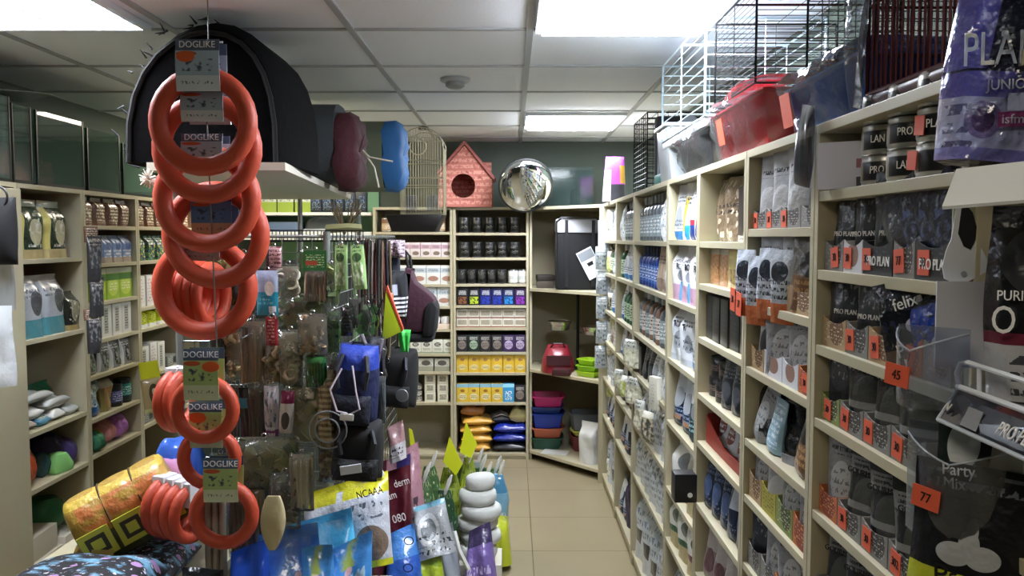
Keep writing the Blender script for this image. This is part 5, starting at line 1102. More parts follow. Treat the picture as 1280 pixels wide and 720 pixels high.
S('yels', 'bag', pack('p_yels', '#c4cc30', [('text', .1, .9, .2, .8, '#4c5a20', 5, .58), ('band', 0, .2, '#e4e4dc')], .25, .4, .4), .1, .14, .06, 'lemon yellow bag', 'bag', 'snack_bag')
def lr(n, z, keys, a=None, b=None, **k):
    a_, b_ = LB[n - 1]
    row('L', (a if a is not None else a_ + .02), (b if b is not None else b_ - .02), z, keys, k.pop('where'), **k)
LN = ['first', 'second', 'third', 'fourth']
def W(n, s): return f"{'topmost' if s == 1 else ORD[s - 1]} shelf, {LN[n - 1]} left bay"
lr(1, ZL1[0], ['lgrn', 'lgrn'], 3.25, 3.65, gap=.012, where=W(1, 2))
lr(1, ZL1[1], ['lgry', 'lgry', 'lblk'], 3.21, 3.68, gap=-.012 + .01, where=W(1, 3))
lr(2, ZL2[0], ['brf'] * 4, where=W(2, 2)); lr(2, ZL2[1], ['bluf'] * 4, a=3.8, gap=.004, where=W(2, 3)); lr(2, ZL2[2], ['limb'] * 3, 3.78, 4.20, gap=.0, where=W(2, 4))
lr(2, ZL2[3], ['whb'] * 4, 3.75, 4.2, gap=.004, where=W(2, 5)); lr(2, ZL2[4], ['silv'] * 4, 3.72, 4.2, where=W(2, 6)); lr(2, ZL2[5], ['mixb', 'mixo', 'drkj', 'tealj'], 3.71, 4.2, where=W(2, 7))
lr(3, ZL3[0], ['brf'] * 4, where=W(3, 2)); lr(3, ZL3[1], ['colr'] * 4, where=W(3, 3)); lr(3, ZL3[2], ['whs'] * 5, where=W(3, 4)); lr(3, ZL3[3], ['yels'] * 4, where=W(3, 5))
lr(4, ZL3[0], ['brf'] * 5, where=W(4, 2)); lr(4, ZL3[1], ['colr'] * 5, where=W(4, 3)); lr(4, ZL3[2], ['whs', 'yels'] * 3, where=W(4, 4)); lr(4, ZL3[3], ['whb'] * 6, where=W(4, 5))
def item(nm, cat, label, mesh, loc, rot=(0, 0, 0), group=None):
    return tag(link(nm, mesh, None, loc, rot), label, cat, group)
# low shelves of the first left bay
z = ZL1[2]
DG = pack('p_dg', '#26352c', [('band', .6, .85, '#8a9a90'), ('ell', .5, .5, .2, .14, '#14181a'), ('text', .1, .9, .6, .8, '#d0d4cc', 6)], .3, .4)
item('litter_bag', 'bag', 'dark green bag standing at the back of the cluttered left shelf', bag_mesh(.17, .19, .09, DG, 1), (-2.14, 3.42, z), (0, 0, PI / 2))
item('litter_bag', 'bag', 'brown bag with dark green top on the cluttered left shelf', bag_mesh(.17, .145, .08, pack('p_brgr', '#7c5c48', [('band', .72, 1, '#1c6a4a'), ('text', .1, .9, .1, .7, '#b4a894', 5, .56)], .3, .4), 2), (-2.08, 3.585, z), (0, 0, PI / 2))
WM = [mat('pack_grey', '#b9bdba', .3, bump=.5, bscale=25), mat('pack_white', '#d8dad6', .3, bump=.5, bscale=25), pack('p_boxp', '#c8b8b0', [('text', .1, .9, .1, .9, '#6a5a58', 5)], .4), pack('p_bluep', '#3f7c98', [('text', .1, .9, .1, .9, '#d8d8a0', 4)], .4)]
for i, (x, y, dz, w_, d_, h_, k, l) in enumerate(((-1.99, 3.28, 0, .12, .1, .035, 2, 'pinkish flat pack at the near end of cluttered left shelf'), (-1.99, 3.39, 0, .12, .09, .04, 3, 'teal flat pack at the front of the cluttered left shelf'), (-1.99, 3.50, 0, .12, .1, .04, 1, 'white flat pack, middle of the cluttered left shelf front'),
     (-1.99, 3.61, 0, .12, .1, .045, 0, 'grey flat pack by the divider of cluttered left shelf'), (-1.995, 3.34, .042, .11, .13, .035, 1, 'white pack lying on pinkish and teal packs, left shelf'), (-1.995, 3.52, .047, .11, .18, .045, 0, 'long grey pack on top of white flat packs, left shelf'), (-2.0, 3.40, .095, .1, .2, .035, 0, 'long pale roll on top of the cluttered left shelf packs'))):
    sack('flat_pack', w_, d_, h_, WM[k], l, (x, y, z + dz), 0, None, i)
z = ZL1[3]
OR = mat('orange_net', '#c8552c', .5, bump=.8, bscale=50)
for i, (x, y, s_, m, l) in enumerate(((-1.99, 3.27, .075, OR, 'orange net toy ball pack at the near end of lower left shelf'), (-2.04, 3.36, .07, OR, 'second orange net toy pack behind on the lower left shelf'), (-1.98, 3.60, .06, mat('violet_cloth', '#4a3a78', .5, bump=.8, bscale=30), 'violet wrapped toy beside the lime toy on left shelf'), (-2.03, 3.54, .08, mat('violet_dark', '#2c2448', .5, bump=.8, bscale=30), 'dark violet toy bundle on the lower left shelf'), (-2.0, 3.45, .05, mat('teal_cloth', '#2a4c50', .5, bump=.8, bscale=30), 'dark teal toy between orange and violet toys'))):
    b = MB().shell(lambda u, v: (u * s_ * 1.0, 0, v * s_ * 2), lambda u, v: .002 + s_ * .9 * (max(0, 1 - abs(u) ** 2.4) * max(0, 1 - abs(2 * v - 1) ** 2.6)) ** .5 * (1 + .1 * math.sin(9 * u + 7 * v + i)), 12, 12)
    solo('plush_toy', b, m, l, 'toy', (x, y, z), (0, 0, PI / 2 + .2 * i), smooth=70)
b = MB().prism([(-.05, 0), (.05, 0), (.055, .03), (.02, .085), (-.03, .085), (-.055, .04)], -.045, .045, axis='y')
solo('toy_block', b, mat('lime_toy', '#8fd07c', .5), 'lime green soft block on the lower left shelf edge', 'toy', (-1.955, 3.51, z), (0, 0, PI / 2 - .3), bevel=.014)
# bottom of the first bay: cartons and a glass jar
CW_ = pack('p_cartw', '#cfcaba', [('text', .1, .9, .25, .7, '#8a8474', 4, .55)], .6, 0)
for x, y, zz, w_, d_, h_, l in ((-1.90 - .13, 3.37, .072, .30, .2, .17, 'large pale carton on the bottom shelf of first left bay'), (-2.03, 3.35, .2435, .26, .18, .10, 'pale carton with printed side on the large carton, left'), (-2.03, 3.58, .072, .16, .2, .2, 'pale carton with arched opening on the bottom left shelf')):
    solo('carton', MB().box(-d_ / 2, d_ / 2, -w_ / 2, w_ / 2, 0, h_), CW_, l, 'carton', (x, y, zz), (0, 0, .06), bevel=.003)
t = thing('glass_jar', 'round green glass bowl box behind the cartons lower left', 'bowl', (-2.05, 3.57, .274))
part('bowl', MB().lathe([(.05, 0), (.08, .05), (.085, .09), (.07, .13), (.05, .15), (.046, .15), (.066, .125), (.08, .09), (.075, .05), (.0005, .012)], 24), mat('green_glass', '#4c9a6c', .1, alpha=.5), t)
# lower shelves of bays two and three
z = ZL2[6]
for i, (y, c, s_, l) in enumerate(((3.78, '#2a7a6c', .065, 'teal plush roll on the lower shelf of second left bay'), (3.87, '#c8c84a', .05, 'yellow plush toy beside the teal plush roll'), (3.95, '#d08c8c', .065, 'salmon pink plush toy on lower second left bay'), (4.06, '#b878c0', .07, 'lilac plush toy near the divider of second left bay'), (3.80, '#2c6a48', .05, 'green plush toy in front of the teal roll'))):
    b = MB().shell(lambda u, v: (u * s_ * .95, 0, v * s_ * 1.7), lambda u, v: .002 + s_ * 1.2 * (max(0, 1 - abs(u) ** 2.4) * max(0, 1 - abs(2 * v - 1) ** 2.6)) ** .5 * (1 + .1 * math.sin(8 * u + 6 * v + i)), 12, 12)
    solo('plush_toy', b, mat('plush%d' % i, c, .8, bump=.6, bscale=60), l, 'toy', (-2.0 if i < 4 else -1.955, y, z), (0, 0, PI / 2), smooth=70)
S('flatg', 'carton', boxmat('flatg', '#7c7e7a', ('text', .1, .9, .1, .9, '#d8dad4', 5, .55), ('rect', .6, .9, .2, .8, '#2c2e2c')), .14, .06, .12, 'grey flat box', 'carton', 'care_carton')
lr(3, ZL3[5], ['flatg'] * 3, where=W(3, 7)); lr(3, ZL3[4], ['whb', 'whs', 'whb', 'flatg'], where=W(3, 6)); lr(4, ZL3[5], ['flatg'] * 5, where=W(4, 7))
lr(2, ZL2[7], ['lgry', 'lblk'], where=W(2, 8)); lr(3, ZL3[6], ['lgry', 'lgry'], where=W(3, 8))
# hanging strips at the divider
DS = pack('p_sock', '#3a3a3c', [('blot', .1, .9, .3, .95, '#8a8c8e', 4, .55), ('text', .1, .9, .8, .95, '#c4b4a4', 5)], .3, .5, .5)
for k, (py, h) in enumerate(((300, .20), (352, .17), (398, .17))): blister(117 + 3 * (k == 1), py - 5, 3.60, .062, h, DS, f'dark grey sock pack, {["top","middle","lowest"][k]} of the strip on the left divider', 'sock pack', 'hanging sock packs', rz=.9, seed=k, d_=.03)
blister(113, 283, 3.62, .06, .07, pack('p_brtag', '#7c5c48', [('text', .1, .9, .1, .9, '#e0d4c0', 4)], .4), 'small brown header pack above the dark sock strip', 'pack', rz=.9)
blister(113, 386, 3.6, .06, .05, pack('p_brtag', '#7c5c48'), 'small brown card between the sock packs', 'card', rz=.9, seed=2)
t = thing('hanging_treat_bag', 'tan treat bag with yellow header hanging at third left bay', 'bag', at(185, 452, 4.1), (0, -.12, .5)); u_ = 4.1 / F
part('header_card', MB().box(-.045, .045, -.0015, .0015, -.085, 0), mat('yellow_header', '#d4d422', .5), t, smooth=0)
part('bag', MB().add([], []).shell(lambda u, v: (u * .05, 0, -.26 + v * .175), lambda u, v: .001 + .016 * max(0, 1 - abs(u) ** 3) ** .5 * max(0, 1 - abs(2 * v - 1) ** 4) ** .5), pack('p_tanbag', '#a89468', [('ell', .55, .55, .24, .3, '#4a3c28'), ('ell', .55, .62, .1, .1, '#d8ccb0'), ('band', .0, .14, '#c0c084')], .3, .3, .5), t, smooth=60)
# things hanging at the left edge
t = thing('cap', 'black cap hanging at the far left edge by the door', 'cap', at(-2, 285, 2.72))
part('crown', MB().shell(lambda u, v: (u * .06, 0, -.12 + v * .22), lambda u, v: .002 + .04 * (max(0, 1 - u * u) * max(0, 1 - (2 * v - 1) ** 2)) ** .5, 12, 12), mat('black_cloth', '#0b0b0e', .85), t, smooth=70)
part('loop', MB().torus(.035, .004, 24, 6), BLACK, t, (.01, -.02, .1))
t2 = item('hanging_bag', 'bag', 'white crinkled bag hanging below the black cap', pillow_mesh(.15, .27, .05, mat('white_crinkle', '#c9ced0', .25, bump=.8, bscale=20), 1), at(-12, 484, 2.72), (0, 0, .3))
o = item('hanging_bag', 'bag', 'clear grey pack hanging between the cap and the white bag', pillow_mesh(.1, .2, .03, mat('clear_grey_pack', '#9aa0a2', .15, alpha=.6), 2), at(-2, 388, 2.74), (0, 0, .3))

# glass tanks on the left units
GL = film('tank_glass', '#b4d8c4', .05, 1.2, .03, .0, 10, .13); GE = mat('tank_seal', '#0d1612', .4)
TK = [(2.82, 3.18, .32), (3.2, 3.32, .30), (3.36, 3.72, .30), (3.76, 4.06, .28), (4.10, 4.45, .25), (4.5, 4.9, .22)]
for i, (a_, b_, h_) in enumerate(TK):
    t = thing('glass_tank', f"green tinted glass tank on the left units, {ORD[i]} from the entrance", 'tank', (XL - .15, (a_ + b_) / 2, ZT), group='empty glass tanks')
    l2 = (b_ - a_) / 2; g_ = MB()
    for s in (-1, 1):
        g_.box(s * .14 - .002, s * .14 + .002, -l2, l2, .003, h_); g_.box(-.1375, .1375, s * (l2 - .003) - .002, s * (l2 - .003) + .002, .003, h_)
    part('pane', g_, GL, t, smooth=0)
    e = MB()
    for sx in (-1, 1):
        for sy in (-1, 1): e.box(sx * .14 - .004, sx * .14 + .004, sy * l2 - .004, sy * l2 + .004, .003, h_ + .001)
    e.box(-.144, .144, -l2 - .004, l2 + .004, 0, .003)
    for sx in (-1, 1): e.box(sx * .14 - .004, sx * .14 + .004, -l2, l2, .0032, .011)
    part('black_seal', e, GE, t, smooth=0)
fl = MB().shell(lambda u, v: (u * .13, -.2 + v * .72, .012 * math.sin(6 * v + 3 * u) + .03 * v * v), lambda u, v: .0007, 8, 12, nrm=(0, 0, 1))
solo('film_sheet', fl, mat('white_film', '#aab4b0', .3, alpha=.75), 'loose whitish film sheet lying across the glass tanks', 'plastic film', (XL - .14, 3.05, ZT + .345), smooth=60)
solo('plastic_bag', MB().shell(lambda u, v: (u * .1, 0, v * .22), lambda u, v: .002 + .07 * (max(0, 1 - abs(u) ** 2.4) * max(0, 1 - abs(2 * v - 1) ** 2.6)) ** .5 * (1 + .15 * math.sin(9 * u + 7 * v)), 12, 12), mat('aqua_bag', '#6f9c98', .25, bump=.5, bscale=20), 'pale aqua plastic bag inside the nearest glass tank', 'bag', (XL - .15, 3.04, ZT + .005), (0, 0, PI / 2), smooth=60)
for i, y in enumerate((3.26, 4.3)):
    solo('aquarium_filter', MB().box(-.06, .06, -.035, .035, 0, .12), WHITE, ['white lidded filter in the narrow glass tank', 'white trimmed filter in the fifth glass tank'][i], 'filter', (XL - .1, y, ZT + .005), bevel=.006)

# ------------------------------------------------------------ island rack
GXa, GXb, GYa, GYb = -1.12, -.62, 2.78, 4.4
t = thing('display_rack', 'central wire mesh rack carrying hanging pet goods', 'rack', (0, 0, 0))
GR = mat('rack_wire', '#7c807c', .35, .6); GP = mat('rack_post', '#9fa5a2', .3, .6)
k = MB()
for i in range(11): x = GXa + (GXb - GXa) * i / 10; k.tube([(x, GYa, .2), (x, GYa, 1.565)], .002, n=4)
for i in range(28): zz = .22 + 1.34 * i / 27; k.tube([(GXa, GYa - .002, zz), (GXb, GYa - .002, zz)], .002, n=4)
part('mesh_panel', k, GR, t, smooth=0)
k = MB()
for i in range(25): y = GYa + .01 + (GYb - GYa) * i / 24; k.tube([(GXb, y, .2), (GXb, y, 1.565)], .002, n=4)
for i in range(28): zz = .22 + 1.34 * i / 27; k.tube([(GXb + .002, GYa, zz), (GXb + .002, GYb, zz)], .002, n=4)
part('mesh_panel', k, GR, t, smooth=0)
k = MB()
for i in range(23): x = GXa + (GXb - GXa) * i / 22; k.tube([(x, GYa, 1.568), (x, GYb, 1.568)], .002, n=4)
for i in range(12): y = GYa + (GYb - GYa) * i / 11; k.tube([(GXa, y, 1.565), (GXb, y, 1.565)], .0025, n=4)
part('mesh_panel', k, mat('rack_top_wire', '#e2e8e6', .3, .3), t, smooth=0)
for x, y in ((GXa, GYa), (GXb, GYb), (GXa, GYb), (GXb, GYa)):
    top = 1.764 if (x, y) != (GXb, GYa) else 1.58
    part('post', MB().tube([(x + (-.19 if y == GYb and x == GXb else 0), y, 0), (x + (-.19 if y == GYb and x == GXb else 0), y, top)], .012, n=10), GP, t)
part('base_board', MB().box(GXa, GXb, GYa + .02, GYb, .12, .16), LAM, t, smooth=0)
part('core_panel', MB().box(GXa + .02, GXb - .22, GYa + .12, GYb - .02, .161, 1.45), mat('rack_core', '#2c3328', .7), t, smooth=0)
# canopy board on top (slightly askew)
k = MB()
for i in range(27): x = -.83 + .33 * i / 26; k.tube([(x, 2.79, 1.548), (x, 2.79, 1.584)], .0017, n=4)
for zz in (1.548, 1.584): k.tube([(-.83, 2.79, zz), (-.5, 2.79, zz)], .0022, n=4)
for x in (-.83, -.5): k.tube([(x, 2.79, 1.55), (x, 3.1, 1.55)], .0022, n=4)
part('basket_lip', k, BLACK, t, smooth=0)
c = part('canopy_board', MB().add([(-1.12, 2.56, 1.766), (-.695, 2.56, 1.766), (-.87, 4.5, 1.766), (-1.42, 4.5, 1.766), (-1.12, 2.56, 1.79), (-.695, 2.56, 1.79), (-.87, 4.5, 1.79), (-1.42, 4.5, 1.79)], [(0, 3, 2, 1), (4, 5, 6, 7), (0, 1, 5, 4), (1, 2, 6, 5), (2, 3, 7, 6), (3, 0, 4, 7)]), mat('canopy_laminate', '#c9c4b4', .5), t, smooth=0)
ZC = 1.7905
# black pet tent
t = thing('pet_tent', 'large black arched pet tent on the central rack top', 'pet house', (-.955, 2.84, ZC))
NV, NU = 16, 14; vs = []; fs = []
prof = []
for i in range(NU + 1):
    a = PI * i / NU; prof.append((.252 * math.cos(a) * (1 + .05 * math.sin(a)) + .03 * math.sin(a) ** 2, .44 * math.sin(a) ** .8))
k = MB(); yv = [-.26, -.2, 0, .2, .26]; sv = [.93, 1, 1, 1, .93]
for y, s in zip(yv, sv): vs += [(p[0] * s, y, p[1] * s) for p in prof]
for j in range(4):
    for i in range(NU): fs.append((j * (NU + 1) + i, j * (NU + 1) + i + 1, (j + 1) * (NU + 1) + i + 1, (j + 1) * (NU + 1) + i))
fs += [tuple(range(NU + 1)), tuple(range(4 * (NU + 1), 5 * (NU + 1))), tuple(j * (NU + 1) for j in range(5)) + tuple(j * (NU + 1) + NU for j in range(4, -1, -1))]
part('shell', k.add(vs, fs), mat('tent_black', '#060607', .95, bump=.3, bscale=40), t, smooth=40)
fz = MB(); rn = random.Random(3)
for i in range(NU // 2, NU + 1):
    for q in range(10):
        f = i + rn.random() - .5; a = min(PI, max(PI / 2, PI * f / NU)); r0 = (.262 * math.cos(a) * 1.02 + .03 * math.sin(a) ** 2, .44 * max(0, math.sin(a)) ** .8 * 1.0)
        y = rn.uniform(-.27, .1); fz.tube([(r0[0], y, r0[1]), (r0[0] - rn.uniform(.01, .035), y - rn.uniform(-.01, .02), r0[1] + rn.uniform(-.02, .03))], [.004, .001], n=4)
part('fur_trim', fz, mat('fur_dark', '#2c2e32', .9), t)
part('opening_edge', MB().tube([(p[0] * .9, -.265, p[1] * .9) for p in prof], .008), mat('tent_piping', '#08080a', .9), t)
tuft = MB(); rn = random.Random(5)
for q in range(60):
    d_ = Vector((rn.gauss(0, 1), rn.gauss(0, 1), rn.gauss(0, 1))).normalized(); tuft.tube([d_ * .004, d_ * rn.uniform(.02, .035)], [.004, .0015], n=4)
solo('hanging_feather_toy', tuft, mat('tuft_white', '#d8d4c8', .9), 'white fluffy tuft toy hanging below the black tent', 'toy', at(186, 224, 2.5), smooth=60)
# soft carriers
def soft_carrier(nm, label, x0, x1, y, dy, h, mb, me, z=ZC, cord=False):
    t = thing(nm, label, 'carrier', ((x0 + x1) / 2, y, z)); L2 = (x1 - x0) / 2
    pr = []; n = 20
    for i in range(n):
        a = 2 * PI * i / n; cc, ss = math.cos(a), math.sin(a); q = (abs(cc) ** 3.2 + abs(ss) ** 3.2) ** (1 / 3.2)
        pr.append((dy * cc / q, h / 2 + h / 2 * ss / q))
    vs = []; fs = []; xs = [(-L2, .9), (-L2 * .96, 1), (L2 * .9, 1), (L2 * .9, 1)]
    for x, s in xs: vs += [(x, p[0] * s, h / 2 + (p[1] - h / 2) * s) for p in pr]
    for j in range(3):
        for i in range(n): fs.append((j * n + i, j * n + (i + 1) % n, (j + 1) * n + (i + 1) % n, (j + 1) * n + i))
    fs += [tuple(range(n)), tuple(range(3 * n, 4 * n))]
    part('side_fabric', MB().add(vs, fs), mb, t, smooth=50)
    vs = []; fs = []; xs = [(L2 * .9 + .001, 1.0), (L2 + .02, 1.02), (L2 + .055, .9), (L2 + .07, .5), (L2 + .05, .08)]
    for j, (x, s) in enumerate(xs): vs += [(x + .008 * math.sin(i * 2.1 + j), p[0] * s, h / 2 + (p[1] - h / 2) * s) for i, p in enumerate(pr)]
    for j in range(4):
        for i in range(n): fs.append((j * n + i, j * n + (i + 1) % n, (j + 1) * n + (i + 1) % n, (j + 1) * n + i))
    fs += [tuple(range(n)), tuple(range(4 * n, 5 * n))]
    part('end_panel', MB().add(vs, fs), me, t, (0, 0, -.035 if cord else 0), smooth=60)
    if cord: part('drawstring', MB().tube([(L2 + .07, -.02, h * .42), (L2 + .10, -.03, h * .33), (L2 + .2, -.05, h * .27)], .004).tube([(L2 + .07, -.02, h * .42), (L2 + .12, -.03, h * .2), (L2 + .14, -.04, -.02)], .004), mat('cord_cream', '#cfc8b4', .7), t)
    part('top_loop', MB().tube([(-.03, 0, h - .005), (-.02, 0, h + .015), (.02, 0, h + .015), (.03, 0, h - .005)], .005), BLACK, t)
    return t
soft_carrier('soft_carrier', 'grey soft carrier with burgundy drawstring end on rack top', -1.15, -.70, 3.55, .17, .325, mat('carrier_grey', '#3b3f42', .85, bump=.2, bscale=80), mat('carrier_burgundy', '#3f0f1a', .8, bump=.7, bscale=16), cord=True)
soft_carrier('soft_carrier', 'olive soft carrier with blue outer end behind the burgundy one', -1.15, -.60, 4.2, .17, .345, mat('carrier_olive', '#6f7660', .8), mat('carrier_blue', '#2a6aa8', .7))
MATS['tent_black'].node_tree.nodes['Principled BSDF'].inputs['Specular IOR Level'].default_value = .1

# ---------------------------------------------------------------- ring toys
RING = mat('coral_rubber', '#c04a30', .5, bump=.15, bscale=90)
def card_mat(k, c, c2): return pack('p_dl' + k, c, [('band', .78, 1, '#4c5a74'), ('ell', .25, .72, .24, .05, '#c05a3c'), ('blot', .15, .85, .38, .62, '#3a4a5c', 5, .56), ('band', 0, .3, c2), ('text', .1, .9, .1, .22, '#5c6470', 6, .58)], .3, .1, .5)
CBL = card_mat('b', '#a6bcd0', '#d4dce4'); CGR = card_mat('g', '#a9c080', '#ccd4b8'); CVI = card_mat('v', '#5f80b4', '#cca488')
def ring_toy(label, cx, cy, Y, R, r, yaw=0, tilt=0, roll=0, card=None, ch=.14, cw=.115, cdrop=.03, word=True, price=None, white_tab=False, Rz=1):
    p = at(cx, cy, Y)
    t = thing('hanging_ring_toy', label, 'ring toy', p, (tilt, 0, yaw), 'coral ring toys hanging in strings')
    part('ring', MB().torus(R - r, r, 56, 14, ridge=.03), RING, t, (0, 0, 0), (0, roll, 0), smooth=60)
    if card:
        c = part('header_card', MB().shell(lambda u, v: (u * cw / 2, -r - .003 - .006 * math.sin(PI * v), v * ch), lambda u, v: .0008, 6, 6), card, t, (0, 0, R - 2 * r - cdrop), smooth=60)
        b = part('header_card_back', MB().box(-cw / 2, cw / 2, r + .002, r + .004, 0, ch), card, t, (0, 0, R - 2 * r - cdrop), smooth=0)
        if word: text('DOGLIKE', .024, INKW, c, (0, -r - .0085, ch * .89), sx=.95)
        if price:
            q = part('price_mark', MB().lathe([(.0005, 0), (.024, 0), (.024, .001), (.0005, .001)], 18), mat('orange_print', '#d8602c', .6), t, (price, -r - .0105, R - 2 * r - cdrop + ch * .66), (PI / 2, 0, 0), smooth=0)
            q.scale = (1, .6, 1)
    if white_tab:
        part('header_card', MB().box(-.028, .028, -r - .004, r + .004, -.05, r + .004), mat('tab_white', '#d8d8dc', .5), t, (0, 0, R - r), (0, roll, 0), bevel=.003)
    return t
YR = 2.3; PXR = YR / F
Rb = 67 * PXR; rb_ = 11.5 * PXR
ring_toy('topmost large coral ring, its card just below the ceiling wire', 254, 152, 2.24, 67 * 2.24 / F, 11.5 * 2.24 / F, card=CBL, ch=.135, cdrop=.02, price=-.03)
ring_toy('second large coral ring from the top of the string', 259, 186, 2.295, 68 * 2.295 / F, 11.5 * 2.295 / F, card=CBL, ch=.10, cdrop=.03, word=False)
ring_toy('third large coral ring, around a dark blue card', 259, 249, 2.35, 67 * 2.35 / F, 11.5 * 2.35 / F, card=CBL, ch=.10, cdrop=.02)
ring_toy('fourth large coral ring, shifted towards the green rack goods', 270, 294, 2.405, 67 * 2.405 / F, 11.5 * 2.405 / F, card=CVI, ch=.125, cdrop=.105)
ring_toy('lowest large coral ring, nested rings visible through its hole', 256, 360, 2.46, 66 * 2.46 / F, 11.5 * 2.46 / F, card=CBL, ch=.08, cdrop=.02, word=False)
for i in range(5): ring_toy(f'coral ring seen edge-on behind the lowest, {ORD[i]} of the nested row', 222 + 10.5 * i, 365 + i, 2.58, Rb * .70, rb_ * .72, yaw=1.38)
ring_toy('small coral ring under the price marked DOGLIKE card', 256, 512, YR - .05, 43 * PXR, 8.2 * PXR, card=CGR, ch=.14, cdrop=.03, cw=.095, price=.028, tilt=-.03)
ring_toy('small coral ring in the middle of the lower string', 262, 573, YR, 41 * PXR, 8 * PXR, card=CGR, ch=.13, cdrop=.02, cw=.09, price=-.02)
ring_toy('lowest small coral ring of the string', 280, 643, YR - .03, 44 * PXR, 8.5 * PXR, card=CGR, ch=.12, cdrop=.02, cw=.095, price=.0, tilt=-.05)
for i in range(2): ring_toy(f'small coral ring with white tab beside the green card, {["outer","inner"][i]} one', 222 + 11 * i, 500, YR + .08, 42 * PXR, 7.5 * PXR, yaw=1.25, white_tab=True)
for i in range(4): ring_toy(f'small coral ring with white tab, {ORD[i]} of the edge-on row at lowest ring', 207 + 11 * i, 632 + 3 * i, YR + .07, 40 * PXR, 7.5 * PXR, yaw=1.2, white_tab=True)
t = thing('hanging_wire', 'thin wire and hook holding the string of coral rings', 'wire', at(262, 120, YR + .02))
z1 = CEIL - t.location.z
part('wire', MB().tube([(0, 0, 0), (0, 0, z1 - .008)], .0015), GR, t)
part('hook', MB().tube([(-.05, -.03, at(262, 56, YR + .02).z - t.location.z), (.05, -.03, at(262, 56, YR + .02).z - t.location.z)], .003), WHITE, t)
part('chain', MB().tube([(-.01, .0, -.02), (-.01, .03, -.5), (0, .03, -.95)], .002), GR, t)
# ------------------------------------------------------------ goods hanging on the rack (front of the mesh)
def film_pack(k, base, *l, **kw): return pack('p_' + k, base, list(l), .2, kw.get('bump', .6), 1)
STICK = film_pack('stick', '#84705a', ('vstripes', .05, .95, .05, .9, '#b09a78', 9), ('blot', 0, 1, 0, 1, '#5c4c38', 5, .62))
WHITEC = film_pack('whitec', '#b8b4a4', ('cells', 0, 1, 0, 1, '#e2dece', 6, .42), ('text', 0, 1, 0, 1, '#5c584a', 5, .62))
RAW = film_pack('raw', '#a89c80', ('cells', 0, 1, 0, 1, '#dcd4bc', 7, .4), ('blot', 0, 1, 0, 1, '#4c4430', 4, .6))
BRN = film_pack('brn', '#97805c', ('blot', 0, 1, 0, 1, '#c9b690', 3, .5), ('blot', 0, 1, 0, 1, '#6c5840', 5, .6))
OLV = film_pack('olv', '#5c6846', ('blot', 0, 1, 0, 1, '#b4b490', 4, .54), ('blot', 0, 1, 0, 1, '#38442c', 6, .6))
GRN = film_pack('grn', '#2c4a2a', ('blot', 0, 1, 0, 1, '#7ca05a', 4, .55), ('text', 0, 1, 0, 1, '#c8d0a8', 6, .64))
DRK = film_pack('drkbag', '#1e1a18', ('vstripes', .1, .9, .05, .95, '#4a3426', 5), ('text', 0, 1, 0, 1, '#6c5844', 5, .64))
TEAL = pack('p_tealb', '#2488a0', [('band', .52, 1, '#9ca8c0'), ('ell', .65, .6, .22, .16, '#d8d4cc'), ('text', .1, .8, .2, .45, '#8ccad4', 6, .6), ('rect', .6, .92, .06, .2, '#d4dce0')], .3, .3, .5)
GDENT = pack('p_gdent', '#8fb070', [('ell', .5, .72, .3, .1, '#3c5a34'), ('blot', .15, .85, .1, .6, '#dfe8cc', 4, .52), ('rect', 0, .1, 0, 1, '#2c3a24'), ('text', .2, .8, .85, .97, '#2c3a24', 6)], .3, .3, .5)
CONTENT = {'p_stick': ('sticks', '#b09470', '#84684a'), 'p_drkbag': ('sticks', '#4a3426', '#2c2018'), 'p_whitec': ('rings', '#e8e2d0', '#c8bea4'), 'p_raw': ('slabs', '#dcd2b4', '#b8a880'),
           'p_brn': ('lumps', '#c4aa80', '#94784f'), 'p_olv': ('slabs', '#a4ac70', '#5c7040'), 'p_grn': ('slabs', '#6aa050', '#34602c'), 'p_twist': ('lumps', '#3a2e24', '#1c1612'), 'p_whitel': ('sticks', '#d0c8b0', '#b0a484')}
def contents(t, cn, w_, h, d_, top, rn):
    # what shows through the clear film: sticks, rings, slabs or knotted lumps standing in the pack
    kind, c1, c2 = cn; k = MB(); W2 = w_ * .40; base = -top + h * .04
    if kind == 'sticks':
        n = max(4, int(w_ / .012))
        for i in range(n):
            x = -W2 + 2 * W2 * i / (n - 1); hh = h * rn.uniform(.72, .88); y = rn.uniform(-.2, .1) * d_
            k.tube([(x + rn.uniform(-.004, .004), y, base), (x, y - .002, base + hh * .5), (x + rn.uniform(-.006, .006), y, base + hh)], rn.uniform(.0045, .0065), rn.randrange(2), n=6)
    else:
        n = int(14 * max(1, (w_ * h) / .012))
        for i in range(min(40, n)):
            x = rn.uniform(-W2, W2); z = base + rn.uniform(.06, .82) * h; y = rn.uniform(-.3, .1) * d_; s_ = rn.uniform(.010, .018); o = len(k.v)
            if kind == 'rings': k.torus(s_, s_ * .42, 12, 6, rn.randrange(2))
            elif kind == 'slabs': k.box(-s_ * .8, s_ * .8, -.003, .003, -s_ * 1.5, s_ * 1.5, rn.randrange(2))
            else: k.lathe([(.0005, -s_ * 1.1), (s_ * .7, -s_ * .8), (s_ * .42, 0), (s_ * .7, s_ * .8), (.0005, s_ * 1.1)], 8, rn.randrange(2))
            R_ = Matrix.Rotation(rn.uniform(-.9, .9), 3, 'Y') @ Matrix.Rotation(rn.uniform(-.5, .5), 3, 'X')
            for q in range(o, len(k.v)): v = R_ @ Vector(k.v[q]); k.v[q] = (v.x + x, v.y + y, v.z + z)
    p = part('contents', k, [mat('fill' + c1, c1, .6, var=.3, bscale=60), mat('fill' + c2, c2, .6, var=.3, bscale=60)], t, smooth=50); p['kind'] = 'stuff'
    part('backing', MB().box(-w_ * .44, w_ * .44, d_ * .28, d_ * .28 + .001, -top + .012, -top + h * .95), mat('back' + c1, c1, .7, var=.3, bscale=40), t, smooth=0)
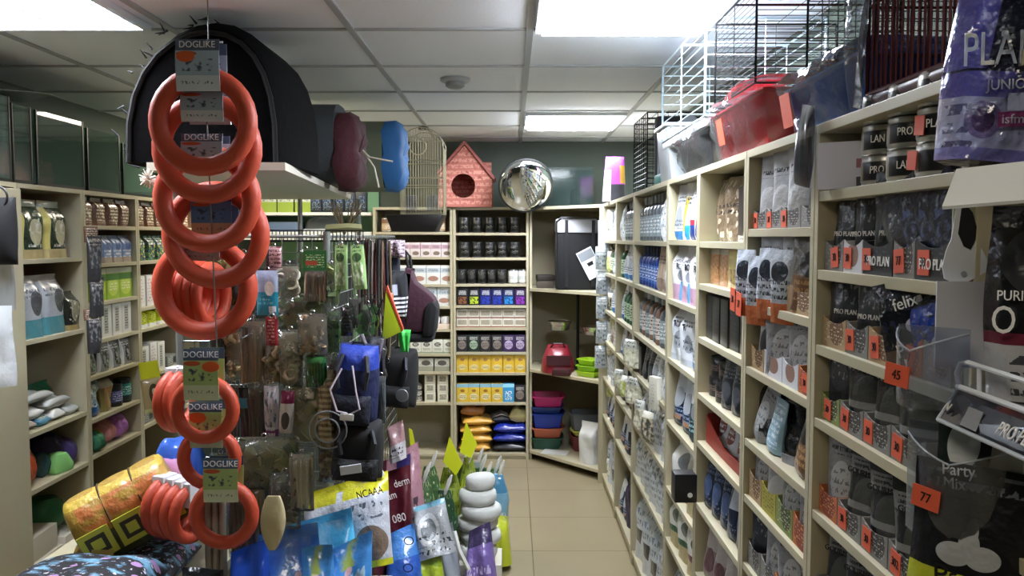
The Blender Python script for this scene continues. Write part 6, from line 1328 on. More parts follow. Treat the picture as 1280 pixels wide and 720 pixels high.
def hang(px0, py0, px1, py1, Y, m, label, cat='bag', nm='hanging_pack', hdr=None, d_=.025, roll=0, yaw=0, grp=None, seed=0, hh=.22):
    """pack hung from a hook: pixel rectangle at distance Y; optional header card on top"""
    c = at((px0 + px1) / 2, py0, Y); w_ = (px1 - px0) * Y / F; h = (py1 - py0) * Y / F
    t = thing(nm, label, cat, c, (0, roll, yaw), grp)
    hc = h * hh if hdr else 0
    b = MB(); rn = random.Random(label); a, e = rn.uniform(0, 6), rn.uniform(0, 6)
    def mid(u, v): return (u * w_ / 2 * (1 + .03 * math.sin(5 * v + a)), .12 * d_ * math.sin(4 * v + u + e), -h + v * (h - hc))
    def half(u, v): return .001 + d_ / 2 * max(0, 1 - abs(u) ** 3) ** .6 * max(0, 1 - abs(2 * v - .9) ** 5) ** .7 * (1 + .22 * math.sin(7 * v + 4 * u + a) * math.sin(5 * u + e))
    cn = CONTENT.get(m.name)
    part('bag', b.shell(mid, half, 10, 14), PFILM if cn else m, t, smooth=60)
    if cn: contents(t, cn, w_, h - hc, d_, h, rn)
    if hdr: part('header_card', MB().box(-w_ / 2, w_ / 2, -.0018, .0018, -hc - .004, 0), hdr, t, smooth=0)
    # the wire prong it hangs on
    part('eyelet', MB().torus(.007, .0014, 12, 5), STEEL, t, (0, 0, .004))
    return t
HG = pack('p_hg', '#2f6a34', [('text', .1, .9, .2, .8, '#b8d09c', 5), ('rect', .1, .6, .3, .5, '#b04a34')], .4, 0)
HR = pack('p_hr', '#8a1c24', [('text', .2, .8, .1, .9, '#e0b4a8', 5, .55)], .4, 0)
HP = mat('plum_header', '#5c2444', .4); HW = mat('grey_header', '#b4b8bc', .4)
hang(320, 338, 347, 394, 2.56, TEAL, 'grey and teal treat bag hanging beside the large rings')
hang(331, 308, 352, 342, 2.62, pack('p_pinkt', '#b48c8c', [('text', 0, 1, 0, 1, '#5c3034', 4, .5), ('rect', 0, .3, 0, 1, '#2c2428')], .3, .3, .5), 'small pinkish treat pack high on the wire mesh')
hang(347, 330, 373, 392, 2.62, WHITEC, 'clear pack of pale bones next to the teal bag')
hang(373, 312, 390, 382, 2.66, GRN, 'narrow dark green pack next to the pale bone pack')
hang(379, 313, 408, 378, 2.58, STICK, 'green headed pack of chew sticks on the mesh', hdr=HG, hh=.38)
hang(404, 330, 422, 384, 2.64, OLV, 'olive treat pack beside the green headed chew sticks')
hang(417, 306, 434, 362, 2.58, GDENT, 'light green dental stick pack, the first of two', roll=.0, grp=None)
hang(436, 306, 454, 362, 2.56, GDENT, 'light green dental stick pack tilted, nearest the leashes', roll=-.09)
hang(348, 372, 408, 428, 2.6, OLV, 'wide olive pack of chews with green film', d_=.05)
hang(372, 392, 409, 446, 2.52, BRN, 'brown crinkled chew pack in front of the olive pack', d_=.05)
hang(408, 388, 424, 446, 2.6, GRN, 'tall green strip pack next to the brown chew pack')
hang(332, 396, 347, 432, 2.5, HR, 'red printed strip pack below the teal bag', d_=.012)
hang(300, 398, 333, 482, 2.56, STICK, 'bundle of brown wood coloured chew sticks behind the rings', d_=.04)
hang(331, 430, 349, 484, 2.54, BRN, 'tan tube pack hanging below the red strip', d_=.04)
hang(347, 412, 379, 482, 2.54, WHITEC, 'clear pack of white rawhide rings', d_=.05)
hang(382, 446, 408, 484, 2.5, film_pack('brush', '#2c6a34', ('vstripes', 0, 1, 0, .8, '#1c4a24', 7)), 'green bristly toy pack hanging on the mesh', d_=.03)
hang(330, 482, 348, 556, 2.5, pack('p_purw', '#b9b4bc', [('band', 0, .26, '#7c4468'), ('blot', .1, .9, .3, .9, '#5c6874', 4, .55), ('text', .2, .8, .1, .3, '#d8d4e0', 6)], .25, .3, .5), 'white and purple treat pack under the tan tube')
hang(351, 488, 368, 542, 2.48, pack('p_burw', '#c0b8b0', [('band', .7, 1, '#6c2040'), ('ell', .5, .3, .3, .2, '#4c4844')], .25, .3, .5), 'burgundy topped treat pack beside purple one', roll=.06)
hang(311, 482, 331, 556, 2.55, DRK, 'dark brown chew pack behind the purple treat pack')
hang(362, 470, 402, 560, 2.55, RAW, 'clear pack of flat rawhide pieces in the middle of rack', d_=.05)
hang(396, 462, 420, 562, 2.52, film_pack('ribb', '#8a7c5c', ('stripes', .1, .9, .1, .9, '#c4b690', 14), ('blot', 0, 1, 0, 1, '#4c4030', 4, .62)), 'tall clear tube of ribbed rawhide at the rack corner', d_=.05)
hang(288, 546, 372, 612, 2.45, OLV, 'broad olive netted pack hanging low on the mesh', d_=.06)
hang(336, 590, 376, 662, 2.42, film_pack('twist', '#3c342c', ('cells', 0, 1, 0, 1, '#15110e', 5, .4), ('blot', 0, 1, 0, 1, '#7c6c54', 4, .6)), 'dark twisted chew pack low on the rack', d_=.05)
hang(362, 566, 392, 640, 2.4, film_pack('whitel', '#b4ac94', ('blot', 0, 1, 0, 1, '#d8d0bc', 4, .5)), 'pale long chew pack next to the dark twists', d_=.05)
hang(398, 556, 424, 604, 2.6, BRN, 'brown pink chew pack at the lower rack corner', d_=.05)
hang(298, 484, 316, 548, 2.6, pack('p_blk2', '#17161a', [('band', .6, .8, '#3c7c94')], .3, .3), 'black treat pack with blue band behind the rings')
hang(284, 600, 330, 700, 2.46, STICK, 'long clear pack of grey brown sticks behind lowest ring', d_=.05)
hang(306, 626, 326, 700, 2.42, film_pack('whitel'), 'pale chew roll hanging at the lowest ring', d_=.04) if False else None
for i, (a, b, c, d, m, l) in enumerate(((262, 398, 282, 470, DRK, 'dark stick pack at the left edge of the mesh'), (280, 404, 300, 476, BRN, 'brown chew pack between the ring strings and sticks'), (264, 474, 284, 560, BRN, 'brown pack low behind the green ring cards'), (284, 480, 300, 552, DRK, 'dark chew pack beside the black and blue pack'),
        (262, 320, 292, 396, OLV, 'olive pack behind the large rings, upper left of mesh'), (292, 316, 318, 394, DRK, 'dark brown pack behind the large rings near teal bag'), (262, 566, 290, 640, OLV, 'olive pack behind the middle small ring'), (412, 446, 428, 530, DRK, 'dark long pack beside the ribbed tube'))):
    hang(a, b, c, d, 2.70, m, l, d_=.03)
# shape: pale oval rawhide chew
p = at(342, 618, 2.25); u_ = 2.25 / F
solo('hanging_chew', MB().shell(lambda u, v: (u * 16 * u_ * max(.03, math.sin(PI * min(1, .06 + v * .8)) ** .8) - 3 * u_ * (1 - v), 0, -72 * u_ + v * 70 * u_), lambda u, v: .002 + .016 * max(0, 1 - u * u) ** .5 * math.sin(PI * min(.98, .03 + v * .95)), 10, 14), mat('rawhide', '#c4b890', .5, bump=.4, bscale=25), 'pale oval rawhide chew hanging right of lowest ring', 'chew', p, smooth=70)
# wire prongs poking out of the mesh
k = 0
for px, py, ln, l in ((300, 424, .22, 'longest wire prong by the rings'), (392, 478, .18, 'wire prong in the middle of the mesh'), (440, 458, .2, 'wire prong above the blue backpack'), (330, 478, .16, 'wire prong under the tan tube'), (345, 398, .12, 'wire prong over the rawhide rings')):
    p = at(px, py, 2.44); b = MB().tube([(0, 0, 0), (0, 2.775 - 2.44 if False else ln, .01)], .0025).tube([(0, 0, 0), (0, -.012, .02)], .0025)
    solo('hanging_prong', b, STEEL, l, 'hook', p)
# leashes in the aisle corner of the rack
LC = ['#4c2a28', '#2c2c30', '#7c3a34', '#3a3a30', '#8a8078', '#5c1f24', '#1c1c22', '#6c5c44']
LD = ['dark brown', 'charcoal', 'brick red', 'olive black', 'grey', 'wine red', 'black', 'tan']
for i in range(8):
    x0 = 453 + i * 4.2; Y = 2.72 + .03 * (i % 3); p = at(x0, 298 + 3 * (i % 3), Y); h = (.32 + .05 * (i * 7 % 4)); t = thing('hanging_leash', f'{LD[i]} leash looped on the rack corner by the dental packs', 'leash', p, group='leashes on the rack corner')
    w_ = .012; b = MB().tube([(-w_, 0, 0), (-w_ * 1.2, -.01, -h * .5), (-w_ * .5, -.01, -h), (w_ * .5, .005, -h - .02), (w_ * 1.3, .01, -h * .6), (w_, 0, 0)], .0045, closed=True)
    part('strap', b, mat('leash%d' % i, LC[i], .6), t); part('clip', MB().torus(.009, .0025, 12, 6), STEEL, t, (0, -.008, -h - .03))
for i in range(3):
    p = at(462 + 9 * i, 388 + 6 * i, 2.62); t = thing('hanging_chain', f'steel chain lead, {ORD[i]} of three below the leashes', 'chain', p, group='chain leads')
    part('chain', MB().tube([(.006 * math.sin(q * 1.3), 0, -.016 * q) for q in range(14)], .004, n=6), STEEL, t); part('handle', MB().tube([(0, 0, 0), (-.02, 0, .05), (.02, 0, .05)], .004, closed=True), BLACK, t)
# clothes and bags on the aisle side
STR = pack('p_stripe', '#15161d', [('stripes', 0, 1, 0, .5, '#dcdce4', 11), ('rect', .2, .75, .5, .72, '#aab0c0')], .8, .1)
def cloth(nm, label, cat, px0, py0, px1, py1, Y, m, d_=.06, yaw=0, shape=None, bump=0):
    c = at((px0 + px1) / 2, py1, Y); w_ = (px1 - px0) * Y / F; h = (py1 - py0) * Y / F
    sh = shape or (lambda v: 1); a = random.uniform(0, 6)
    b = MB().shell(lambda u, v: (u * w_ / 2 * sh(v), .1 * d_ * math.sin(5 * u + a), v * h), lambda u, v: .003 + d_ / 2 * max(0, 1 - abs(u) ** 2.5) ** .5 * max(.05, 1 - abs(2 * v - 1) ** 5) ** .6 * (1 + .15 * math.sin(8 * u + 5 * v + a)), 14, 16)
    return solo(nm, b, m, label, cat, c, (0, 0, yaw), smooth=70)
cloth('hanging_dog_jacket', 'navy dog jacket with white stripes hanging on rack side', 'dog clothes', 482, 338, 510, 398, 2.82, STR, .07, -.3, lambda v: .9 - .2 * abs(v - .5))
cloth('hanging_dog_coat', 'dark navy dog coat above the striped jacket', 'dog clothes', 478, 316, 500, 356, 2.95, mat('navy_cloth', '#171c2c', .8), .08)
cloth('hanging_dog_shirt', 'small pale flowered dog shirt at the rack end', 'dog clothes', 482, 300, 506, 322, 2.9, pack('p_flower', '#b8a4b0', [('blot', 0, 1, 0, 1, '#4c3c48', 5, .52), ('blot', 0, 1, 0, 1, '#e6dce4', 6, .58)], .8, .2), .06)
t = thing('hanging_shoulder_bag', 'dark maroon shoulder bag with black end on rack side', 'bag', at(521, 412, 3.05)); u_ = 3.05 / F
pts = [(-18, 2), (-14, 40), (-10, 78), (-6, 77), (0, 60), (18, 46), (24, 40), (26, 28), (22, 6), (10, -2), (-10, -2)]
part('bag_body', MB().prism([(a * u_, c_ * u_) for a, c_ in pts], -.06, .06, axis='y'), mat('maroon_cloth', '#3a1626', .8, bump=.3, bscale=50), t, bevel=.018)
part('end_panel', MB().prism([(8 * u_, -8 * u_), (24 * u_, -6 * u_), (28 * u_, 30 * u_), (22 * u_, 40 * u_), (12 * u_, 30 * u_)], -.075, .075, axis='y'), mat('black_cloth', '#0b0b0e', .85), t, bevel=.02)
part('base_panel', MB().box(-20 * u_, 22 * u_, -.065, .065, -14 * u_, -3 * u_), mat('black_cloth', '#0b0b0e', .85), t, bevel=.015)
part('strap', MB().tube([(-10 * u_, 0, 76 * u_), (-14 * u_, 0, 100 * u_), (-8 * u_, 0, 92 * u_), (-6 * u_, 0, 74 * u_)], .006), BLACK, t)
t = thing('hanging_pennant', 'bright yellow pointed pennant toy with orange edge', 'toy', at(486, 428, 2.6)); u_ = 2.6 / F
part('fabric', MB().prism([(-8 * u_, 2 * u_), (17 * u_, 14 * u_), (-3 * u_, 66 * u_)], -.006, .006, axis='y'), mat('neon_yellow', '#d6f02c', .6), t, bevel=.003)
part('edge_band', MB().prism([(17.3 * u_, 14 * u_), (19 * u_, 17 * u_), (-1 * u_, 72 * u_), (-2.7 * u_, 66.5 * u_)], -.007, .007, axis='y'), mat('neon_orange', '#e05a3c', .6), t, bevel=.001)
cloth('hanging_toy', 'bright green folded toy under the yellow pennant', 'toy', 497, 412, 514, 440, 2.7, mat('bright_green', '#3cb84c', .5, bump=.5, bscale=30), .03, 0, lambda v: .6 + .4 * v)
cloth('hanging_pack', 'tan and red striped small toy pack behind yellow pennant', 'toy', 484, 366, 492, 400, 2.68, mat('tan_red', '#b06a4c', .6), .02)
def backpack(label, px, py, Y, w, h, mm, pk, rz=0, patch=True, straps='#2c2f38'):
    u_ = Y / F; t = thing('hanging_backpack', label, 'backpack', at(px, py, Y), (0, .08, rz)); w *= u_; h *= u_
    part('bag_body', MB().shell(lambda u, v: (u * w / 2 * (1 - .18 * v ** 3), 0, v * h), lambda u, v: .01 + .075 * max(0, 1 - abs(u) ** 4) ** .5 * max(.04, 1 - abs(2 * v - 1) ** 5) ** .5, 16, 16), mm, t, smooth=70)
    part('pocket', MB().shell(lambda u, v: (u * w * .42, -.08, h * .05 + v * h * .36), lambda u, v: .006 + .03 * max(0, 1 - abs(u) ** 4) ** .5 * max(.04, 1 - abs(2 * v - 1) ** 4) ** .5, 10, 10), pk, t, smooth=70)
    for s in (-.26, .26): part('strap', MB().tube([(s * w, -.075, h * .9), (s * w * 1.3, -.1, h * .72), (s * w * 1.1, -.09, h * .5)], .007), mat('strap' + straps, straps, .7), t)
    part('handle', MB().tube([(-.02, -.02, h * .97), (-.015, -.02, h * 1.03), (.015, -.02, h * 1.03), (.02, -.02, h * .97)], .004), BLACK, t)
    return t
BC = pack('p_royal', '#0f1a44', [('band', .72, 1, '#1c389c'), ('rect', .1, .3, 0, .72, '#16265c')], .6, .5); NC = mat('navy_mesh', '#0c1022', .8, bump=.5, bscale=90); KC = mat('black_cloth', '#0b0b0e', .85)
t = backpack('blue backpack with pale cords hanging on the rack side', 443, 528, 2.5, 56, 100, BC, NC)
part('cord', MB().tube([(-.03, -.1, .18), (-.055, -.125, .12), (-.03, -.13, .06), (.0, -.13, .055)], .003).tube([(.0, -.1, .19), (.02, -.125, .12), (.035, -.13, .07), (.01, -.13, .055)], .003), mat('cord_pale', '#c4b8c4', .6), t)
part('cord_tip', MB().box(-.02, .02, -.136, -.128, .035, .055), WHITE, t, bevel=.003)
part('mesh_net', MB().torus(.055, .0025, 24, 5, c=(-.055, -.12, .0)).torus(.035, .0025, 24, 5, c=(-.055, -.125, .0)), mat('net_grey', '#7c8288', .5), t)
t = backpack('black harness pouch with grey mesh below the blue backpack', 446, 594, 2.48, 64, 72, KC, mat('black_mesh', '#0d0d11', .85, bump=.8, bscale=60), .1)
part('label_patch', MB().box(-.03, .03, -.125, -.118, .04, .065), mat('patch_white', '#c8ccd4', .6), t, (.0, 0, .0), (0, -.2, 0), smooth=0)
t = backpack('black round backpack with silver badge on rack side', 497, 506, 2.85, 46, 72, KC, KC, -.1)
part('badge', MB().lathe([(.0005, 0), (.022, 0), (.02, .004), (.0005, .005)], 18), mat('silver_badge', '#9a9ca0', .35, .7), t, (.04, -.12, .06), (PI / 2, 0, 0))
cloth('hanging_harness', 'black tangled harness with pale webbing above black backpack', 'harness', 456, 420, 482, 470, 2.6, mat('harness_cloth', '#22222a', .7, bump=.6, bscale=30), .07)
for i, pts in enumerate(([(452, 418), (466, 452), (480, 436)], [(458, 430), (470, 470), (478, 424)])):
    o = MB().tube([at(a, b2, 2.53) - at(pts[0][0], pts[0][1], 2.53) for a, b2 in pts], .006); solo('hanging_strap', o, mat('pale_webbing', '#8a8488', .6), ['pale grey webbing strap crossing the black harness', 'second grey webbing strap in front of the black harness'][i], 'strap', at(pts[0][0], pts[0][1], 2.53))
cloth('hanging_backpack', 'black backpack hanging in the gap under maroon bag', 'backpack', 478, 440, 516, 472, 2.95, KC, .12)
hang(470, 470, 482, 530, 2.55, film_pack('dgrey', '#2c3234', ('vstripes', 0, 1, 0, 1, '#5c6468', 6)), 'dark grey clear strip beside the blue backpack')
hang(426, 384, 440, 420, 2.58, film_pack('blkpk', '#17181a', ('text', .1, .9, .3, .9, '#4a5450', 5, .55)), 'black pack hanging above the blue backpack')
hang(452, 380, 466, 420, 2.66, GRN, 'green pack behind the leash ends'); hang(436, 372, 452, 412, 2.7, DRK, 'dark brown pack behind the dental packs')
# dry brush on top of the rack
b = MB(); rn = random.Random(2)
for i in range(26):
    a = rn.uniform(0, 6.28); q = rn.uniform(.02, .09); b.tube([(0, 0, 0), (q * .5 * math.cos(a), q * .5 * math.sin(a), .06), (q * math.cos(a), q * math.sin(a), rn.uniform(.1, .16))], .0022, n=4)
p = at(430, 290, 3.6); solo('twig_bundle', b, mat('dry_twig', '#6c5c40', .8), 'dry brown twig bundle standing on the wire rack top', 'twigs', (p.x, p.y, 1.571))
b = MB().tube([(-.03, 0, .02), (.05, 0, .025), (.09, .02, .022)], .018); solo('chew_roll', b, mat('olive_roll', '#7c7a50', .7), 'olive roll chew lying on the rack corner', 'chew', (GXb - .02, 3.0, 1.571))

# ------------------------------------------------------------ pile at the lower left on a low table
t = thing('display_table', 'low pale table under the yellow pet house and floral cushion', 'table', (-1.30, 2.36, -.04))
part('table_top', MB().box(-.16, .42, -.34, .36, .57, .6), LAM, t, smooth=0, bevel=.002)
for sx in (-.12, .38):
    for sy in (-.3, .32): part('leg', MB().box(sx - .02, sx + .02, sy - .02, sy + .02, .04, .5695), LAM, t, smooth=0)
FLW = pack('p_floral', '#15141c', [('blot', 0, 1, 0, 1, '#7ab0d0', 4, .58), ('cells', 0, 1, 0, 1, '#b48cc0', 5, .22), ('text', 0, 1, 0, 1, '#d8d4e4', 7, .66)], .7, .3)
def cushion(nm, label, cat, loc, w_, d_, h_, m, rot=(0, 0, 0), pw=4):
    a = random.uniform(0, 6)
    b = MB().shell(lambda u, v: (u * w_ / 2, (v - .5) * d_, h_ / 2), lambda u, v: .003 + h_ / 2 * max(0, 1 - abs(u) ** pw) ** .5 * max(0, 1 - abs(2 * v - 1) ** pw) ** .5 * (1 + .08 * math.sin(6 * u + a) * math.sin(5 * v)), 16, 14, nrm=(0, 0, 1))
    return solo(nm, b, m, label, cat, loc, rot, smooth=70)
cushion('pet_bed', 'black floral pet cushion at the bottom left', 'pet bed', (-1.15, 2.17, .562), .36, .25, .125, FLW)
cushion('pet_bed', 'black floral pet cushion behind the white sheet', 'pet bed', (-1.20, 2.52, .602), .5, .24, .09, FLW, pw=5) if False else None
YB1 = pack('p_ybed', '#b08a34', [('blot', .1, .9, .55, 1, '#c8743c', 3.5, .5), ('band', .93, 1, '#d0b040'), ('band', 0, .5, '#54582a')], .5, .4, .3)
t = thing('pet_house', 'yellow and brown quilted pet house with square tag', 'pet house', at(152, 692, 2.42), (0, -.22, .38)); t.location = at(182, 690, 2.42); t.location.z = .665; t.rotation_euler = (0, -.42, .45); t.scale = (.84, .84, .84)
def rollsh(u, v):
    a = -.5 + v * 3.4; return Vector((u * .16, 0, 0))
vs = []; fs = []; n = 24; uvs = []; QX = [(-.175, .55), (-.172, .86), (-.165, .97)] + [(-.165 + .33 * q / 18, .985 + .05 * abs(math.sin(PI * 3 * q / 18)) ** .6) for q in range(1, 18)] + [(.165, .97), (.172, .86), (.175, .55)]
for j, (x, s) in enumerate(QX):
    for i in range(n):
        a = 2 * PI * i / n; q = (abs(math.cos(a)) ** 2.6 + abs(math.sin(a)) ** 2.6) ** (1 / 2.6)
        s2 = s * (1 + .015 * math.sin(5 * a + 9 * x)); vs.append((x, .11 * s2 * math.cos(a) / q, .125 + .125 * s2 * math.sin(a) / q)); uvs.append(((x + .17) / .34, (1 + s * math.sin(a) / q) / 2))
for j in range(len(QX) - 1):
    for i in range(n): fs.append((j * n + i, j * n + (i + 1) % n, (j + 1) * n + (i + 1) % n, (j + 1) * n + i))
fs += [tuple(range(n)), tuple(range((len(QX) - 1) * n, len(QX) * n))]
part('quilted_body', MB().add(vs, fs, 0, uvs), YB1, t, smooth=50)
SQ = mat('square_yellow', '#c4c43c', .5); SB = mat('square_brown', '#3a3420', .6)
for i in range(3):
    sq = MB(); cx_ = -.115 + i * .115
    for s_, m2 in ((.05, 0), (.032, 1), (.018, 0)): sq.box(cx_ - s_, cx_ + s_, -.1225 - .0012 * (3 - s_ * 50), -.1165 - .0012 * (3 - s_ * 50), .1 - s_, .1 + s_, m2)
    part('printed_squares', sq, [SQ, SB], t, smooth=0)
for s_, cc in ((-.05, 0), (.06, 0)): part('seam', MB().tube([(s_, .1135 * math.cos(a), .125 + .1285 * math.sin(a)) for a in [2 * PI * i / 24 for i in range(24)]], .004, closed=True), mat('seam_brown', '#4a3a1c', .7), t)
c = part('swing_tag', MB().box(-.034, .034, -.001, .001, -.034, .034), mat('tag_mustard', '#b09a4c', .6), t, (-.13, -.128, .05), (0, .6, 0), smooth=0)
part('tie', MB().tube([(-.15, -.12, .0), (-.16, -.125, -.04), (-.155, -.125, -.08)], .005), mat('tie_tan', '#a08c5c', .7), t)
cushion('pet_bed', 'dull yellow pet cushion with arched end under the pet house', 'pet bed', (at(122, 690, 2.44)[0], 2.46, .561), .14, .16, .10, pack('p_ybed2', '#a8883c', [('text', 0, 1, 0, 1, '#5c4a24', 4, .58), ('blot', 0, 1, 0, 1, '#d0b85c', 4, .6)], .6, .4), (0, 0, .3))
cushion('pet_bed', 'second floral cushion beneath the yellow pet house', 'pet bed', (-1.07, 2.42, .562), .2, .24, .07, FLW)
cushion('film_wrapped_bed', 'blue film wrapped bed behind the yellow pet house', 'pet bed', (at(215, 580, 2.62)[0], 2.68, .60), .16, .12, .30, mat('blue_film', '#3a64c0', .25, bump=.6, bscale=25), (0, 0, .1))
cushion('film_wrapped_bed', 'pink film wrapped bed between blue bed and rings', 'pet bed', (at(208, 590, 2.55)[0] - .0, 2.565, .60), .17, .09, .26, mat('pink_film', '#c48cb4', .25, bump=.6, bscale=25), (0, 0, .2))
t = thing('cardboard_box', 'pale cardboard box with lettering at bottom left corner', 'box', (-1.67, 2.24, 0), (0, 0, .1))
part('carton', MB().box(-.14, .14, -.2, .2, 0, .65), pack('p_card', '#b4a47c', [('rect', .55, .9, .85, .97, '#d0c8a8'), ('text', .57, .88, .86, .96, '#5c5040', 7, .5)], .7, 0), t, smooth=0, bevel=.002)
part('flap', MB().box(-.14, .14, -.006, .0, 0, .15), KRAFT, t, (0, -.2, .65), (.9, 0, 0), smooth=0)
item('hanging_bag', 'bag', 'black and white printed bag below the lowest coral ring', pillow_mesh(.12, .2, .06, pack('p_bwbag', '#1a1a1c', [('blot', .1, .9, .3, .9, '#b4b4a8', 3, .52)], .3, .5), 1), at(256, 800, 2.2))
# clear upright packs behind the rings
for i, px in enumerate((262, 271, 280)):
    solo('hanging_tube_pack', MB().lathe([(.009, 0), (.011, .01), (.011, .24), (.006, .26)], 12), mat('tube_clear', '#8a8070', .15, coat=1), f'slim clear tube pack, {ORD[i]} of three below the green ring cards', 'tube', at(px, 722, 2.38))

# ------------------------------------------------------------ floor pile in the aisle: bags between explicit corner points
def quad_bag(nm, label, cat, TL, TR, BR, BL, Y0_, Y1_, th, m, group=None, seed=0, pinch=.12, bottom=True):
    """pack spanned between four sight-line corners; top edge at depth Y1_, bottom edge at Y0_"""
    a, b, c, d = at(*TL, Y1_), at(*TR, Y1_), at(*BR, Y0_), at(*BL, Y0_)
    o = (c + d) / 2; n_ = (b - a).cross(d - a).normalized()
    if n_.y > 0: n_ = -n_
    rn = random.Random(label); e, g_ = rn.uniform(0, 6), rn.uniform(0, 6)
    def mid(u, v):
        s = (u + 1) / 2; p = (d.lerp(c, s)).lerp(a.lerp(b, s), v); return p - o + n_ * (.1 * th * math.sin(4 * v + 3 * u + e))
    def half(u, v): return .0015 + th / 2 * max(0, 1 - abs(u) ** 5) ** .5 * (1 if v < .6 else max(0, 1 - ((v - .6) / (.4 - pinch * .5)) ** 2) if v < 1 - pinch * .5 else 0) * (1 + .1 * math.sin(7 * v + 5 * u + g_))
    return solo(nm, MB().shell(mid, half, 14, 16, nrm=n_), m, label, cat, tuple(o), group=group, smooth=60)
t = thing('storage_crate', 'low grey crate under the glossy blue packs', 'crate', (-.53, 2.40, 0))
part('crate', MB().box(-.24, .2, -.24, .17, 0, .24), mat('crate_grey', '#6c7074', .6), t, smooth=0, bevel=.01)
def zy(Y, z): return 297 + (CAMZ - z) * F / Y
def fy(Y): return 297 + CAMZ * F / Y      # image height of the floor at a distance
KC_ = pack('p_kcat', '#c8ccd6', [('band', .78, 1, '#d6d22c'), ('rect', 0, .5, .25, .62, '#3fb4e0'), ('rect', .42, .5, .1, .9, '#d8dce6'), ('ell', .8, .25, .18, .2, '#7c6a5c'), ('text', .5, .95, .5, .75, '#5c6470', 5, .58), ('band', 0, .07, '#c8cc2c')], .3, .5, .3)
t = quad_bag('litter_bag', 'big white and yellow litter bag lettered cat', 'bag', (378, 618), (484, 588), (492, 704), (386, 722), 2.64, 2.72, .12, KC_)
solo('carton', MB().box(-.115, .125, -.06, .06, 0, at(440, 724, 2.66).z - .012), CW_, 'pale carton carrying the white and yellow litter bag', 'carton', (at(440, 724, 2.66).x, 2.66, 0), bevel=.003)
text('ncat', .068, INK, t, (at(420, 650, 2.585) - t.location), (PI / 2, -.32, .0), sx=.8); text('NCAAA', .036, INK, t, (at(462, 616, 2.625) - t.location), (PI / 2, -.25, .0), sx=.7)
part('carry_handle', MB().tube([at(455, 604, 2.71) - t.location, at(458, 586, 2.70) - t.location, at(472, 580, 2.70) - t.location, at(478, 594, 2.71) - t.location], .009), mat('handle_white', '#dcdcd8', .5), t)
BU = pack('p_burg', '#581826', [('band', .0, .3, '#48141f'), ('ell', .55, .36, .14, .22, '#a08c8c'), ('ell', .55, .36, .09, .16, '#6c2a34'), ('text', .3, .9, .08, .2, '#d8c8c8', 6, .55)], .4, .3)
t = quad_bag('food_bag', 'burgundy food bag with pale lettering behind litter bag', 'bag', (478, 592), (513, 580), (520, fy(3.2) - 6), (482, fy(3.2) - 6), 3.2, 3.3, .12, BU)
text('derm', .042, INKW, t, at(502, 603, 3.13) - t.location, (PI / 2, -.3, 0), sx=.7); text('lam', .042, INKW, t, at(489, 620, 3.12) - t.location, (PI / 2, -.3, 0), sx=.7); text('080', .045, INKW, t, at(499, 648, 3.1) - t.location, (PI / 2, -.25, 0), sx=.8)
quad_bag('food_bag', 'dusty pink food bag leaning behind the burgundy bag', 'bag', (476, 580), (522, 552), (548, fy(3.4) - 6), (490, fy(3.4) - 6), 3.4, 3.5, .14, pack('p_dpink', '#b0808c', [('rect', .4, .8, .88, .96, '#3c3470'), ('band', 0, .6, '#a8a0a0'), ('text', .3, .95, .5, .7, '#4c3c44', 5, .55)], .35, .5, .4))
quad_bag('food_bag', 'dark wine coloured sack lying across behind the litter bag', 'bag', (432, 600), (484, 574), (484, 720), (436, 720), 3.1, 3.14, .1, mat('wine_bag', '#4a1824', .4, bump=.3, bscale=12))
quad_bag('food_bag', 'pink and white printed bag below the black backpack', 'bag', (484, 535), (504, 524), (508, 572), (488, 580), 3.3, 3.32, .06, pack('p_pinkw', '#b08a8c', [('band', 0, .45, '#c8c4c8'), ('text', .1, .9, .1, .4, '#2c2830', 5, .54)], .35, .4, .3))
CY = pack('p_cyan', '#58c0f0', [('blot', .1, .9, .2, .95, '#b8e6f6', 1.6, .56), ('band', 0, .5, '#3f8ae4')], .18, .3, 1)
BL1 = pack('p_blu1', '#4888f4', [('blot', 0, 1, .6, 1, '#78aef4', 1.6, .55), ('ell', .7, .72, .05, .03, '#d8c8d8'), ('band', .93, 1, '#5c9af0')], .15, .3, 1)
BL2 = pack('p_blu2', '#4c9ae8', [('blot', .1, .7, .8, 1, '#a8c060', 2, .54), ('ell', .5, .78, .08, .03, '#e0b4bc'), ('text', .1, .9, .6, .76, '#b4d8f0', 3, .56)], .15, .3, 1)
quad_bag('film_pack', 'light cyan glossy pack in front of the litter bag', 'pack', (362, 656), (440, 634), (462, zy(2.47, .25)), (372, zy(2.47, .25)), 2.47, 2.58, .1, CY)
quad_bag('film_pack', 'glossy blue pack with wavy top at bottom centre', 'pack', (324, 668), (398, 652), (410, zy(2.36, .25)), (310, zy(2.36, .25)), 2.36, 2.44, .1, BL1)
quad_bag('film_pack', 'sky blue printed pack at bottom centre below cyan pack', 'pack', (378, 684), (416, 680), (426, zy(2.5, .25)), (378, zy(2.34, .25)), 2.34, 2.40, .08, BL2)
quad_bag('film_pack', 'sky blue glossy pack below the cat lettering', 'pack', (412, 688), (466, 662), (462, zy(2.56, .25)), (410, zy(2.37, .25)), 2.37, 2.45, .08, BL2, seed=2)
quad_bag('film_pack', 'deep blue pack at the bottom edge beside rings', 'pack', (290, 690), (336, 672), (346, zy(2.3, .25)), (284, zy(2.3, .25)), 2.3, 2.36, .1, mat('deep_blue_film', '#2c58cc', .15, bump=.4, bscale=9))
CB2 = pack('p_catblue', '#2f5cb8', [('band', .78, 1, '#4a8ad8'), ('band', 0, .25, '#8fa8dc')], .3, .5, .4)
